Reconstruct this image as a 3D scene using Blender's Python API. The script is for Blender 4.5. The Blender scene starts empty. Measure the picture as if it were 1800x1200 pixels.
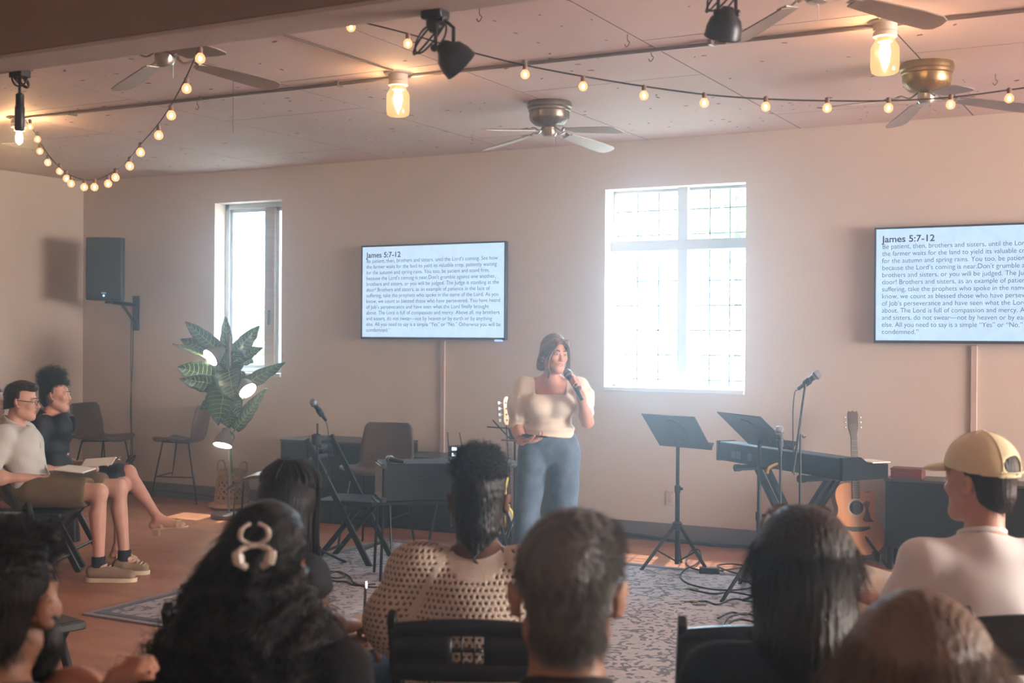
import bpy, bmesh, math, random
import numpy as np
from mathutils import Vector, Matrix, Euler

random.seed(7)
RNG = np.random.default_rng(7)
SC = bpy.context.scene
COL = SC.collection
PI = math.pi
def R(d): return math.radians(d)

# ---------------------------------------------------------------- camera
CAM_H = 1.6
HAZE = 0.026
FPX = 2194.64
YAW, PITCH, ROLL = R(28.311), R(-0.211), R(0.357)
def cam_axes():
    f = Vector((-math.sin(YAW), math.cos(YAW), 0)); r = Vector((math.cos(YAW), math.sin(YAW), 0)); u = Vector((0, 0, 1))
    f, u = f * math.cos(PITCH) + u * math.sin(PITCH), u * math.cos(PITCH) - f * math.sin(PITCH)
    r, u = r * math.cos(ROLL) + u * math.sin(ROLL), u * math.cos(ROLL) - r * math.sin(ROLL)
    return r, u, f
CR, CU, CF = cam_axes()
cam_d = bpy.data.cameras.new('camera'); cam = bpy.data.objects.new('camera', cam_d); COL.objects.link(cam)
cam_d.sensor_width = 36; cam_d.lens = FPX / 1800 * 36; cam_d.clip_start = 0.05; cam_d.clip_end = 300
cam.matrix_world = Matrix(((CR.x, CU.x, -CF.x, 0), (CR.y, CU.y, -CF.y, 0), (CR.z, CU.z, -CF.z, CAM_H), (0, 0, 0, 1)))
cam_d.dof.use_dof = True; cam_d.dof.focus_distance = 8.0; cam_d.dof.aperture_fstop = 4.0
SC.camera = cam
# ---------------------------------------------------------------- view, world, sun
SC.view_settings.view_transform = 'Standard'; SC.view_settings.look = 'None'
SC.view_settings.gamma = 1.0; SC.view_settings.use_curve_mapping = False
SC.view_settings.exposure = 1.25
w = bpy.data.worlds.new('world'); SC.world = w; w.use_nodes = True
bg = w.node_tree.nodes['Background']; bg.inputs['Color'].default_value = (0.60, 0.80, 1.0, 1); bg.inputs['Strength'].default_value = 15.5
def light(name, kind, loc, power, color, rot=None, **kw):
    d = bpy.data.lights.new(name, kind); d.energy = power; d.color = color
    for k, v in kw.items(): setattr(d, k, v)
    o = bpy.data.objects.new(name, d); o.location = loc
    if rot is not None: o.rotation_euler = rot
    COL.objects.link(o); return o
sun = light('sun', 'SUN', (-6, 14, 9), 3.5, (1.0, 0.93, 0.82), angle=R(0.6))
sun.rotation_euler = Vector((0.10, -0.47, -0.88)).to_track_quat('-Z', 'Y').to_euler()
# fill area lights, added at the unseen right and rear walls without windows
D = 9.208                       # back wall plane
RX0, RX1, RY0 = -9.972, 7.0, -3.2
CEIL = 3.165
light('fill_right', 'AREA', (RX1 - .06, 6.3, 1.85), 640, (1.0, 0.92, 0.86), (0, R(90), 0), shape='RECTANGLE', size=1.6, size_y=3.4)
light('fill_rear', 'AREA', (-3.0, RY0 + .06, 1.9), 11, (1.0, 0.86, 0.74), (R(90), 0, 0), shape='RECTANGLE', size=5.0, size_y=1.4)
WINS = [(-8.212, -7.400, 1.240, 2.865), (-4.115, -2.946, 1.200, 2.790)]
for x0, x1, z0, z1 in WINS:
    o = light('window_portal', 'AREA', ((x0 + x1) / 2, D + .27, (z0 + z1) / 2), 1, (1, 1, 1), (R(-90), 0, 0), shape='RECTANGLE', size=x1 - x0, size_y=z1 - z0)
    o.data.cycles.is_portal = True

def at(px, py, Y=None, Z=None, depth=None):
    """world point seen at a photo pixel, on a plane Y=, Z= or at a distance along the view axis"""
    d = CF + CR * ((px - 900) / FPX) - CU * ((py - 600) / FPX)
    if Y is not None: t = Y / d.y
    elif Z is not None: t = (Z - CAM_H) / d.z
    else: t = depth
    return Vector((d.x * t, d.y * t, CAM_H + d.z * t))

# ---------------------------------------------------------------- materials
MATS = {}
def mat(name, col, rough=0.6, metal=0.0, noise=0.0, nscale=8.0, stretch=(1, 1, 1), bump=0.0, bscale=60.0, bstretch=None, col2=None, emit=None, estr=0.0, spec=None, coat=0.0, trans=0.0, sheen=0.0, sss=0.0):
    if name in MATS: return MATS[name]
    m = bpy.data.materials.new(name); m.use_nodes = True; nt = m.node_tree; b = nt.nodes['Principled BSDF']
    b.inputs['Base Color'].default_value = (*col, 1); b.inputs['Roughness'].default_value = rough; b.inputs['Metallic'].default_value = metal
    if spec is not None: b.inputs['Specular IOR Level'].default_value = spec
    if coat: b.inputs['Coat Weight'].default_value = coat; b.inputs['Coat Roughness'].default_value = 0.15
    if trans: b.inputs['Transmission Weight'].default_value = trans
    if sheen: b.inputs['Sheen Weight'].default_value = sheen
    if sss:
        b.inputs['Subsurface Weight'].default_value = sss; b.inputs['Subsurface Radius'].default_value = (0.02, 0.006, 0.003); b.inputs['Subsurface Scale'].default_value = 0.5
    tc = nt.nodes.new('ShaderNodeTexCoord')
    def nz(scale, st, detail=5):
        mp = nt.nodes.new('ShaderNodeMapping'); mp.inputs['Scale'].default_value = st
        n = nt.nodes.new('ShaderNodeTexNoise'); n.inputs['Scale'].default_value = scale; n.inputs['Detail'].default_value = detail
        nt.links.new(tc.outputs['Object'], mp.inputs[0]); nt.links.new(mp.outputs[0], n.inputs['Vector']); return n
    if noise or col2:
        n = nz(nscale, stretch); cr = nt.nodes.new('ShaderNodeValToRGB')
        c2 = col2 if col2 else tuple(c * (1 - noise) for c in col)
        cr.color_ramp.elements[0].color = (*c2, 1); cr.color_ramp.elements[1].color = (*col, 1)
        cr.color_ramp.elements[0].position = 0.35; cr.color_ramp.elements[1].position = 0.65
        nt.links.new(n.outputs['Fac'], cr.inputs[0]); nt.links.new(cr.outputs[0], b.inputs['Base Color'])
    if bump:
        n = nz(bscale, bstretch or stretch); bp = nt.nodes.new('ShaderNodeBump'); bp.inputs['Strength'].default_value = bump; bp.inputs['Distance'].default_value = 0.01
        nt.links.new(n.outputs['Fac'], bp.inputs['Height']); nt.links.new(bp.outputs[0], b.inputs['Normal'])
    if emit is not None:
        b.inputs['Emission Color'].default_value = (*emit, 1); b.inputs['Emission Strength'].default_value = estr
    MATS[name] = m; return m
def glow(name, col, strength, see=0.0):
    m = bpy.data.materials.new(name); m.use_nodes = True; nt = m.node_tree; nt.nodes.clear()
    o = nt.nodes.new('ShaderNodeOutputMaterial'); e = nt.nodes.new('ShaderNodeEmission'); e.inputs[0].default_value = (*col, 1); e.inputs[1].default_value = strength
    if see:
        t = nt.nodes.new('ShaderNodeBsdfTransparent'); mx = nt.nodes.new('ShaderNodeMixShader'); mx.inputs[0].default_value = see
        nt.links.new(e.outputs[0], mx.inputs[1]); nt.links.new(t.outputs[0], mx.inputs[2]); nt.links.new(mx.outputs[0], o.inputs[0])
    else: nt.links.new(e.outputs[0], o.inputs[0])
    return m

# ---------------------------------------------------------------- objects
WM = {}
def xf(loc=(0, 0, 0), rot=(0, 0, 0), s=(1, 1, 1)):
    return Matrix.Translation(loc) @ Euler(rot).to_matrix().to_4x4() @ Matrix.Diagonal((*s, 1))
def align(a, b):
    """matrix whose z axis runs from a to b, origin a"""
    a = Vector(a); d = (Vector(b) - a)
    return Matrix.Translation(a) @ d.to_track_quat('Z', 'Y').to_matrix().to_4x4()
class MB:
    # collects shapes and links them as one mesh object
    def __init__(s): s.v = []; s.f = []; s.m = []
    def add(s, vs, fs, m=0, M=None):
        o = len(s.v)
        s.v += [tuple(M @ Vector(v)) for v in vs] if M is not None else [tuple(v) for v in vs]
        s.f += [tuple(i + o for i in f) for f in fs]; s.m += [m] * len(fs); return s
    def box(s, c, d, M=None, m=0, rot=None):
        x, y, z = d[0] / 2, d[1] / 2, d[2] / 2
        T = Matrix.Translation(c)
        if rot is not None: T = T @ Euler(rot).to_matrix().to_4x4()
        if M is not None: T = M @ T
        vs = [(i * x, j * y, k * z) for k in (-1, 1) for j in (-1, 1) for i in (-1, 1)]
        return s.add(vs, [(0, 2, 3, 1), (4, 5, 7, 6), (0, 1, 5, 4), (2, 6, 7, 3), (0, 4, 6, 2), (1, 3, 7, 5)], m, T)
    def span(s, a, b, m=0): return s.box([(a[i] + b[i]) / 2 for i in range(3)], [abs(b[i] - a[i]) for i in range(3)], m=m)
    def tube(s, pts, r, n=8, M=None, m=0, caps=True, flat=1.0):
        pts = [Vector(p) for p in pts]; k = len(pts); rs = r if hasattr(r, '__len__') else [r] * k
        t0 = (pts[1] - pts[0]).normalized(); up = Vector((0, 0, 1)) if abs(t0.z) < .9 else Vector((1, 0, 0))
        nrm = (up - t0 * up.dot(t0)).normalized(); vs = []
        for i, p in enumerate(pts):
            t = (pts[min(i + 1, k - 1)] - pts[max(i - 1, 0)])
            t = t.normalized() if t.length > 1e-9 else t0
            nrm = (nrm - t * nrm.dot(t)); nrm = nrm.normalized() if nrm.length > 1e-6 else t.orthogonal().normalized()
            bn = t.cross(nrm)
            for j in range(n):
                a = 2 * PI * j / n + PI / n; vs.append(p + nrm * (math.cos(a) * rs[i] * flat) + bn * (math.sin(a) * rs[i]))
        fs = [(i * n + j, i * n + (j + 1) % n, (i + 1) * n + (j + 1) % n, (i + 1) * n + j) for i in range(k - 1) for j in range(n)]
        if caps: fs += [tuple(range(n - 1, -1, -1)), tuple(range((k - 1) * n, k * n))]
        return s.add(vs, fs, m, M)
    def bar(s, a, b, w, t, up=(0, 0, 1), m=0):
        a, b = Vector(a), Vector(b); d = (b - a); L = d.length; d.normalize(); u = Vector(up); sd = d.cross(u).normalized(); u = sd.cross(d)
        M = Matrix(((sd.x, d.x, u.x, 0), (sd.y, d.y, u.y, 0), (sd.z, d.z, u.z, 0), (0, 0, 0, 1))); M = Matrix.Translation((a + b) / 2) @ M
        return s.box((0, 0, 0), (w, L, t), M, m)
    def lathe(s, prof, M=None, n=24, m=0, caps=True):
        vs = [(r * math.cos(2 * PI * j / n), r * math.sin(2 * PI * j / n), z) for r, z in prof for j in range(n)]
        k = len(prof); fs = [(i * n + j, i * n + (j + 1) % n, (i + 1) * n + (j + 1) % n, (i + 1) * n + j) for i in range(k - 1) for j in range(n)]
        if caps:
            if prof[0][0] > 1e-5: fs.append(tuple(range(n - 1, -1, -1)))
            if prof[-1][0] > 1e-5: fs.append(tuple(range((k - 1) * n, k * n)))
        return s.add(vs, fs, m, M)
    def ball(s, c, r, n=12, M=None, m=0):
        r = r if hasattr(r, '__len__') else (r, r, r); k = n // 2
        T = Matrix.Translation(c); T = M @ T if M is not None else T
        prof = [(max(1e-6, math.sin(PI * i / k)), -math.cos(PI * i / k)) for i in range(k + 1)]
        return s.lathe(prof, T @ Matrix.Diagonal((*r, 1)), n, m, False)
    def prism(s, outl, z0, z1, M=None, m=0):
        n = len(outl); vs = [(x, y, z0) for x, y in outl] + [(x, y, z1) for x, y in outl]
        fs = [tuple(range(n - 1, -1, -1)), tuple(range(n, 2 * n))] + [(i, (i + 1) % n, n + (i + 1) % n, n + i) for i in range(n)]
        return s.add(vs, fs, m, M)
    def grid(s, fn, nu, nv, m=0, M=None):
        vs = [fn(i / nu, j / nv) for i in range(nu + 1) for j in range(nv + 1)]
        fs = [(i * (nv + 1) + j, (i + 1) * (nv + 1) + j, (i + 1) * (nv + 1) + j + 1, i * (nv + 1) + j + 1) for i in range(nu) for j in range(nv)]
        return s.add(vs, fs, m, M)
    def build(s, name, mats, parent=None, world=False, smooth=35, bevel=0, solid=0, seg=2):
        me = bpy.data.meshes.new(name)
        vs = s.v
        if world and parent is not None:
            Mi = WM[parent.name].inverted(); vs = [tuple(Mi @ Vector(v)) for v in vs]
        me.from_pydata(vs, [], s.f)
        for mm in (mats if isinstance(mats, (list, tuple)) else [mats]): me.materials.append(mm)
        if any(s.m): me.polygons.foreach_set('material_index', s.m)
        me.update()
        if smooth:
            me.polygons.foreach_set('use_smooth', [True] * len(me.polygons)); me.set_sharp_from_angle(angle=R(smooth))
        o = bpy.data.objects.new(name, me); COL.objects.link(o)
        if solid:
            md = o.modifiers.new('solid', 'SOLIDIFY'); md.thickness = solid; md.offset = 0
        if bevel:
            md = o.modifiers.new('bevel', 'BEVEL'); md.width = bevel; md.segments = seg; md.limit_method = 'ANGLE'; md.angle_limit = R(50)
        if parent is not None: o.parent = parent; WM[o.name] = WM[parent.name]
        else: WM[o.name] = Matrix.Identity(4)
        return o
def tag(o, label=None, cat=None, group=None, kind=None):
    if label: o['label'] = label
    if cat: o['category'] = cat
    if group: o['group'] = group
    if kind: o['kind'] = kind
    return o
def thing(name, label, cat, loc=(0, 0, 0), rz=0.0, group=None):
    o = bpy.data.objects.new(name, None); o.empty_display_size = .1; COL.objects.link(o)
    o.location = loc; o.rotation_euler = (0, 0, rz)
    WM[o.name] = Matrix.Translation(loc) @ Matrix.Rotation(rz, 4, 'Z')
    return tag(o, label, cat, group)
def dup(root, loc, rz, label=None, group=None):
    def cp(o, par):
        c = o.copy(); COL.objects.link(c); c.parent = par
        for ch in list(o.children): cp(ch, c)
        return c
    kids = list(root.children); r = root.copy(); COL.objects.link(r)
    r.location = loc; r.rotation_euler = (0, 0, rz); WM[r.name] = Matrix.Translation(loc) @ Matrix.Rotation(rz, 4, 'Z')
    for k in kids: cp(k, r)
    if label: r['label'] = label
    if group: r['group'] = group
    return r
def struct(o): o['kind'] = 'structure'; return o
def spline(pts, n=8):
    pts = [Vector(p) for p in pts]; out = []
    for i in range(len(pts) - 1):
        p0, p1, p2, p3 = pts[max(i - 1, 0)], pts[i], pts[i + 1], pts[min(i + 2, len(pts) - 1)]
        for k in range(n):
            t = k / n
            out.append(0.5 * ((2 * p1) + (p2 - p0) * t + (2 * p0 - 5 * p1 + 4 * p2 - p3) * t * t + (3 * p1 - p0 - 3 * p2 + p3) * t ** 3))
    out.append(pts[-1]); return out

black_metal = mat('black_metal', (0.012, 0.013, 0.015), 0.42, 0.3)
black_plastic = mat('black_plastic', (0.010, 0.011, 0.013), 0.5)
black_wood = mat('black_wood', (0.012, 0.012, 0.014), 0.38, noise=.3, nscale=5, stretch=(1, 1, 8))
chrome = mat('chrome', (0.7, 0.7, 0.7), 0.2, 1.0)
white_paint = mat('white_paint', (0.75, 0.75, 0.73), 0.5)
paper = mat('paper', (0.78, 0.70, 0.60), 0.8, noise=.06, nscale=30)
rubber = mat('rubber', (0.02, 0.02, 0.02), 0.8)
# ---------------------------------------------------------------- room
def plaster(name, c, bump=.08):
    return mat(name, c, .85, noise=.05, nscale=1.3, bump=bump, bscale=45)
wall_m = plaster('wall_plaster', (0.66, 0.56, 0.475))
ceil_m = mat('ceiling_plywood', (0.68, 0.53, 0.49), .75, noise=.10, nscale=1.6, bump=.10, bscale=25)
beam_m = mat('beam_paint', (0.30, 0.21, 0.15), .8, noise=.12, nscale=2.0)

def floor_material():
    m = bpy.data.materials.new('stained_concrete_floor'); m.use_nodes = True; nt = m.node_tree; b = nt.nodes['Principled BSDF']; L = nt.links
    tc = nt.nodes.new('ShaderNodeTexCoord')
    mp = nt.nodes.new('ShaderNodeMapping'); mp.inputs['Scale'].default_value = (.5, 2.2, 1); mp.inputs['Rotation'].default_value = (0, 0, R(-24))
    n1 = nt.nodes.new('ShaderNodeTexNoise'); n1.inputs['Scale'].default_value = 2.2; n1.inputs['Detail'].default_value = 8; n1.inputs['Roughness'].default_value = .6
    cr = nt.nodes.new('ShaderNodeValToRGB'); e = cr.color_ramp.elements; e[0].position = .3; e[0].color = (.33, .125, .065, 1); e[1].position = .72; e[1].color = (.54, .235, .125, 1)
    L.new(tc.outputs['Object'], mp.inputs[0]); L.new(mp.outputs[0], n1.inputs['Vector']); L.new(n1.outputs['Fac'], cr.inputs[0]); L.new(cr.outputs[0], b.inputs['Base Color'])
    n2 = nt.nodes.new('ShaderNodeTexNoise'); n2.inputs['Scale'].default_value = 9; rr = nt.nodes.new('ShaderNodeMapRange'); rr.inputs['To Min'].default_value = .26; rr.inputs['To Max'].default_value = .55
    L.new(tc.outputs['Object'], n2.inputs['Vector']); L.new(n2.outputs['Fac'], rr.inputs[0]); L.new(rr.outputs[0], b.inputs['Roughness'])
    bp = nt.nodes.new('ShaderNodeBump'); bp.inputs['Strength'].default_value = .15; bp.inputs['Distance'].default_value = .01; L.new(n1.outputs['Fac'], bp.inputs['Height']); L.new(bp.outputs[0], b.inputs['Normal'])
    return m
struct(MB().span((RX0 - .3, RY0 - .3, -.1), (RX1 + .3, D + .3, 0)).build('floor', floor_material()))
WT = .28
def wall_with_holes():
    b = MB(); xs = [RX0 - .3] + [v for x0, x1, *_ in WINS for v in (x0, x1)] + [RX1 + .3]
    for i in range(0, len(xs), 2): b.span((xs[i], D, 0), (xs[i + 1], D + WT, CEIL + .1))
    for x0, x1, z0, z1 in WINS:
        b.span((x0, D, 0), (x1, D + WT, z0)); b.span((x0, D, z1), (x1, D + WT, CEIL + .1))
    return b
struct(wall_with_holes().build('wall_back', wall_m))
struct(MB().span((RX0 - .3, RY0 - .3, 0), (RX0, D, CEIL + .1)).build('wall_left', wall_m))
struct(MB().span((RX1, RY0 - .3, 0), (RX1 + .3, D, CEIL + .1)).build('wall_right', wall_m))
struct(MB().span((RX0, RY0 - .3, 0), (RX1, RY0, CEIL + .1)).build('wall_rear', wall_m))
ceiling = struct(MB().span((RX0 - .3, RY0 - .3, CEIL + .0008), (RX1 + .3, D + .3, CEIL + .1)).build('ceiling', mat('ceiling_gap', (.04, .03, .03), .9)))
# plywood sheets nailed under the joists
k = 0
for i in range(-2, 12):
    x1 = -1.31 + 1.22 * 2 - 1.22 * i + 1.22; x0 = x1 - 1.22
    x0c, x1c = max(x0, RX0), min(x1, RX1)
    if x1c - x0c < .05: continue
    y = 6.12 if i % 2 else 7.06
    ys = [y + 2.44 * j for j in range(-5, 3)]
    for j in range(len(ys) - 1):
        a, c = max(ys[j], RY0), min(ys[j + 1], D)
        if c - a < .05: continue
        g = .0045
        MB().box(((x0c + x1c) / 2, (a + c) / 2, CEIL + .006), (x1c - x0c - 2 * g, c - a - 2 * g, .012)).build('ceiling_panel', ceil_m, ceiling, smooth=0)
sp = MB()
for _ in range(420):
    x = random.uniform(-9, 0.5); y = random.uniform(4.2, 9.0); a = random.uniform(0, PI); s_ = random.uniform(.004, .016)
    sp.box((x, y, CEIL - .0022), (s_ * 2.2, s_ * .7, .002), rot=(0, 0, a))
tag(sp.build('staple_specks', mat('staple', (.16, .09, .07), .7), ceiling), kind='stuff')
# baseboards
bb = mat('baseboard_vinyl', (.16, .135, .125), .55)
struct(MB().span((RX0, D - .012, 0), (RX1, D, .145)).build('baseboard_back', bb, bevel=.004))
struct(MB().span((RX0, RY0, 0), (RX0 + .012, D, .145)).build('baseboard_left', bb, bevel=.004))
# dropped beam across the room
p0 = at(0, 108, Z=2.62); p1 = at(0, 135, Z=2.62)
BY0, BY1 = 3.18, 3.37
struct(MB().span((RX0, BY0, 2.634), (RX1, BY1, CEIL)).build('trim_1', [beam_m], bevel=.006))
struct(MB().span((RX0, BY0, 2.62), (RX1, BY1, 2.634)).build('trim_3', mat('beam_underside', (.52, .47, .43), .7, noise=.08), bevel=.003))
# roof eave over the windows outside
tag(struct(MB().span((RX0 - 1, D + WT, 3.05), (RX1 + 1, D + WT + .34, 3.17)).build('trim_2', white_paint)))
grass_m = mat('gravel_yard', (.40, .40, .34), .9, noise=.3, nscale=3)
struct(MB().span((-70, D + .35, -.62), (40, D + 60, -.6)).build('ground', grass_m))

# ---------------------------------------------------------------- windows
frame_m = mat('window_frame_paint', (.62, .64, .66), .5)
oak = mat('window_wood', (.50, .33, .20), .5, noise=.2, nscale=6, stretch=(1, 1, 6))
glass_m = bpy.data.materials.new('window_glass'); glass_m.use_nodes = True; nt = glass_m.node_tree; nt.nodes.clear()
_o = nt.nodes.new('ShaderNodeOutputMaterial'); _t = nt.nodes.new('ShaderNodeBsdfTransparent'); _g = nt.nodes.new('ShaderNodeBsdfGlossy'); _g.inputs['Roughness'].default_value = .02; _x = nt.nodes.new('ShaderNodeMixShader'); _x.inputs[0].default_value = .04
_t.inputs[0].default_value = (.96, .98, .97, 1)
nt.links.new(_t.outputs[0], _x.inputs[1]); nt.links.new(_g.outputs[0], _x.inputs[2]); nt.links.new(_x.outputs[0], _o.inputs[0])
came = mat('lead_came', (.22, .24, .25), .5, .4)
def empty_struct(name, loc):
    o = bpy.data.objects.new(name, None); COL.objects.link(o); o.location = loc; WM[o.name] = Matrix.Translation(loc); o['kind'] = 'structure'; return o
# window 1: narrow wooden casement
x0, x1, z0, z1 = WINS[0]
w1 = empty_struct('window_1', ((x0 + x1) / 2, D + .2, z0))
b = MB(); y = D + .15
for a, c in (((x0, y, z0), (x0 + .05, D + .25, z1)), ((x1 - .05, y, z0), (x1, D + .25, z1)), ((x0, y, z0), (x1, D + .25, z0 + .05)), ((x0, y, z1 - .05), (x1, D + .25, z1))): b.span(a, c)
b.build('window_frame', frame_m, w1, world=True, bevel=.004)
b = MB(); xm = x0 + .50
b.span((xm, y - .01, z0 + .05), (xm + .115, D + .22, z1 - .05)); b.build('mullion', oak, w1, world=True, bevel=.006)
for a, c, nm in ((x0 + .05, xm, 'sash'), (xm + .115, x1 - .05, 'sash')):
    s_ = MB(); t = .032
    for q in (((a, y + .02, z0 + .05), (a + t, y + .06, z1 - .05)), ((c - t, y + .02, z0 + .05), (c, y + .06, z1 - .05)), ((a, y + .02, z0 + .05), (c, y + .06, z0 + .05 + t)), ((a, y + .02, z1 - .05 - t), (c, y + .06, z1 - .05))): s_.span(*q)
    so = s_.build(nm, frame_m, w1, world=True, bevel=.003)
    MB().span((a + t, y + .035, z0 + .05 + t), (c - t, y + .041, z1 - .05 - t)).build('pane', glass_m, so, world=True)
hn = MB(); hn.span((xm + .05, y - .035, z0 + .46), (xm + .07, y - .01, z0 + .60)); hn.build('handle', mat('bronze_handle', (.12, .08, .05), .4, .6), w1, world=True, bevel=.004)
MB().span((x0 - .0, D - .02, z0 - .028), (x1, D + .15, z0 + .004)).build('window_sill', white_paint, w1, world=True, bevel=.004)
# window 2: four leaded lights
x0, x1, z0, z1 = WINS[1]
w2 = empty_struct('window_2', ((x0 + x1) / 2, D + .2, z0))
b = MB(); y = D + .12
xc = (x0 + x1) / 2 + .03; zt = at(1190, 430, Y=y).z
b.span((xc - .042, y, z0), (xc + .042, D + .24, z1)); b.build('mullion', frame_m, w2, world=True, bevel=.004)
MB().span((x0, y - .003, zt - .042), (x1, D + .236, zt + .042)).build('transom', frame_m, w2, world=True, bevel=.004)
b = MB(); t = .022
for a, c in (((x0, y + .05, z0), (x0 + t, D + .25, z1)), ((x1 - t, y + .05, z0), (x1, D + .25, z1)), ((x0, y + .05, z0), (x1, D + .25, z0 + t)), ((x0, y + .05, z1 - t), (x1, D + .25, z1))): b.span(a, c)
b.build('window_frame', frame_m, w2, world=True, bevel=.003)
for a, c in ((x0 + t, xc - .042), (xc + .042, x1 - t)):
    for lo, hi, nz_, off in ((z0 + t, zt - .042, 6, 0), (zt + .042, z1 - t, 3, 0)):
        W_ = (c - a); sash = MB(); yy = D + .19
        dx = .195; nx = max(1, round(W_ / dx))
        xs = [a + W_ * i / nx for i in range(1, nx)]
        zs = [lo + .045 + .197 * i for i in range(0, nz_) if lo + .045 + .197 * i < hi - .05]
        for X in xs: sash.span((X - .005, yy - .006, lo), (X + .005, yy + .006, hi))
        for Zz in zs: sash.span((a, yy - .006, Zz - .005), (c, yy + .006, Zz + .005))
        so = sash.build('glazing_bars', came, w2, world=True)
        ex = [a] + xs + [c]; ez = [lo] + zs + [hi]
        for i in range(len(ex) - 1):
            for j in range(len(ez) - 1):
                g = MB().span((ex[i] + .005, yy - .002, ez[j] + .005), (ex[i + 1] - .005, yy + .002, ez[j + 1] - .005)).build('pane', glass_m, so, world=True, smooth=0)
MB().span((x0, D - .02, z0 - .028), (x1, D + .15, z0 + .004)).build('window_sill', white_paint, w2, world=True, bevel=.004)
# shrubs outside
leafg = mat('shrub_leaves', (.30, .50, .16), .8, noise=.4, nscale=5)
def shrub(cx, cy, cz, r, label, n=900):
    b = MB()
    for _ in range(n):
        d = Vector((random.gauss(0, 1), random.gauss(0, 1), random.gauss(0, 1))).normalized() * r * random.uniform(.55, 1)
        d.z *= 1.3; s_ = r * .11
        M = Matrix.Translation((cx + d.x, cy + d.y, cz + d.z)) @ Euler((random.uniform(0, 6), random.uniform(0, 6), 0)).to_matrix().to_4x4()
        b.add([(-s_, 0, 0), (0, -s_ * .5, s_ * .2), (s_, 0, 0), (0, s_ * .5, s_ * .2)], [(0, 1, 2, 3)], 0, M)
    t = thing('shrub', label, 'shrub', (cx, cy, -.6))
    tag(b.build('foliage', leafg, t, world=True, smooth=0), kind='stuff')
    MB().tube([(cx, cy, -.6), (cx, cy, cz)], .05).build('trunk', mat('bark', (.10, .07, .05), .9), t, world=True)
shrub(-6.25, 12.9, .75, .85, 'green shrub outside, behind the lower left panes of the leaded window')
shrub(-5.35, 16.4, 3.6, .9, 'leafy green tree crown outside, behind the right panes of the leaded window')
shrub(-13.2, 15.2, 1.3, 1.1, 'hazy green bush outside, seen through the narrow casement window')
# ---------------------------------------------------------------- screens
TVY = D - .075
tv_frame = mat('tv_bezel', (.03, .035, .045), .35)
scr_m = bpy.data.materials.new('screen_glow'); scr_m.use_nodes = True; nt = scr_m.node_tree; nt.nodes.clear()
_o = nt.nodes.new('ShaderNodeOutputMaterial'); _e = nt.nodes.new('ShaderNodeEmission'); _e.inputs[1].default_value = .58
_tc = nt.nodes.new('ShaderNodeTexCoord'); _v = nt.nodes.new('ShaderNodeTexNoise'); _v.inputs['Scale'].default_value = 7; _v.inputs['Detail'].default_value = 8; _v.inputs['Distortion'].default_value = 1.6
_r = nt.nodes.new('ShaderNodeValToRGB'); _r.color_ramp.elements[0].position = .5; _r.color_ramp.elements[0].color = (.50, .66, .86, 1); _r.color_ramp.elements[1].position = .53; _r.color_ramp.elements[1].color = (.53, .70, .92, 1)
nt.links.new(_tc.outputs['Object'], _v.inputs['Vector']); nt.links.new(_v.outputs[0], _r.inputs[0]); nt.links.new(_r.outputs[0], _e.inputs[0]); nt.links.new(_e.outputs[0], _o.inputs[0])
ink = mat('screen_ink', (.03, .04, .06), .6)
LINES = [('James 5:7-12', 705, True), ('Be patient, then, brothers and sisters, until the Lord\u2019s coming. See how', 874, 0), ('the farmer waits for the land to yield its valuable crop, patiently waiting', 873, 0), ('for the autumn and spring rains. You too, be patient and stand firm,', 860, 0), ('because the Lord\u2019s coming is near.Don\u2019t grumble against one another,', 870.5, 0), ('brothers and sisters, or you will be judged. The Judge is standing at the', 876.5, 0), ('door! Brothers and sisters, as an example of patience in the face of', 861, 0), ('suffering, take the prophets who spoke in the name of the Lord. As you', 876, 0), ('know, we count as blessed those who have persevered. You have heard', 878.5, 0), ('of Job\u2019s perseverance and have seen what the Lord finally brought', 859.5, 0), ('about. The Lord is full of compassion and mercy. Above all, my brothers', 878, 0), ('and sisters, do not swear\u2014not by heaven or by earth or by anything', 865, 0), ('else. All you need to say is a simple \u201cYes\u201d or \u201cNo.\u201d Otherwise you will be', 880, 0), ('condemned.\u201d', 686, 0)]
tvx0, tvx1, tvz0, tvz1 = at(635, 500, Y=TVY).x, at(890, 500, Y=TVY).x, 1.573, 2.400
tvx1 = tvx0 + 1.462
tv = thing('television', 'large wall screen left of the leaded window, all of its text showing', 'television', ((tvx0 + tvx1) / 2, D, tvz0), 0, 'wall screens with scripture text')
MB().span((tvx0, TVY + .004, tvz0), (tvx1, D - .03, tvz1)).build('housing', tv_frame, tv, world=True, bevel=.008)
MB().span(((tvx0 + tvx1) / 2 - .3, D - .03, tvz0 + .2), ((tvx0 + tvx1) / 2 + .3, D - .001, tvz1 - .2)).build('wall_mount', black_metal, tv, world=True)
bz = MB(); t = .014
for a, c in (((tvx0, TVY - .004, tvz0), (tvx0 + t, TVY + .006, tvz1)), ((tvx1 - t, TVY - .004, tvz0), (tvx1, TVY + .006, tvz1)), ((tvx0, TVY - .004, tvz0), (tvx1, TVY + .006, tvz0 + t * 1.4)), ((tvx0, TVY - .004, tvz1 - t), (tvx1, TVY + .006, tvz1))): bz.span(a, c)
bz.build('bezel', tv_frame, tv, world=True, bevel=.002)
scr = MB().span((tvx0 + t, TVY, tvz0 + t), (tvx1 - t, TVY + .003, tvz1 - t)).build('screen', scr_m, tv, world=True, smooth=0)
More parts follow.
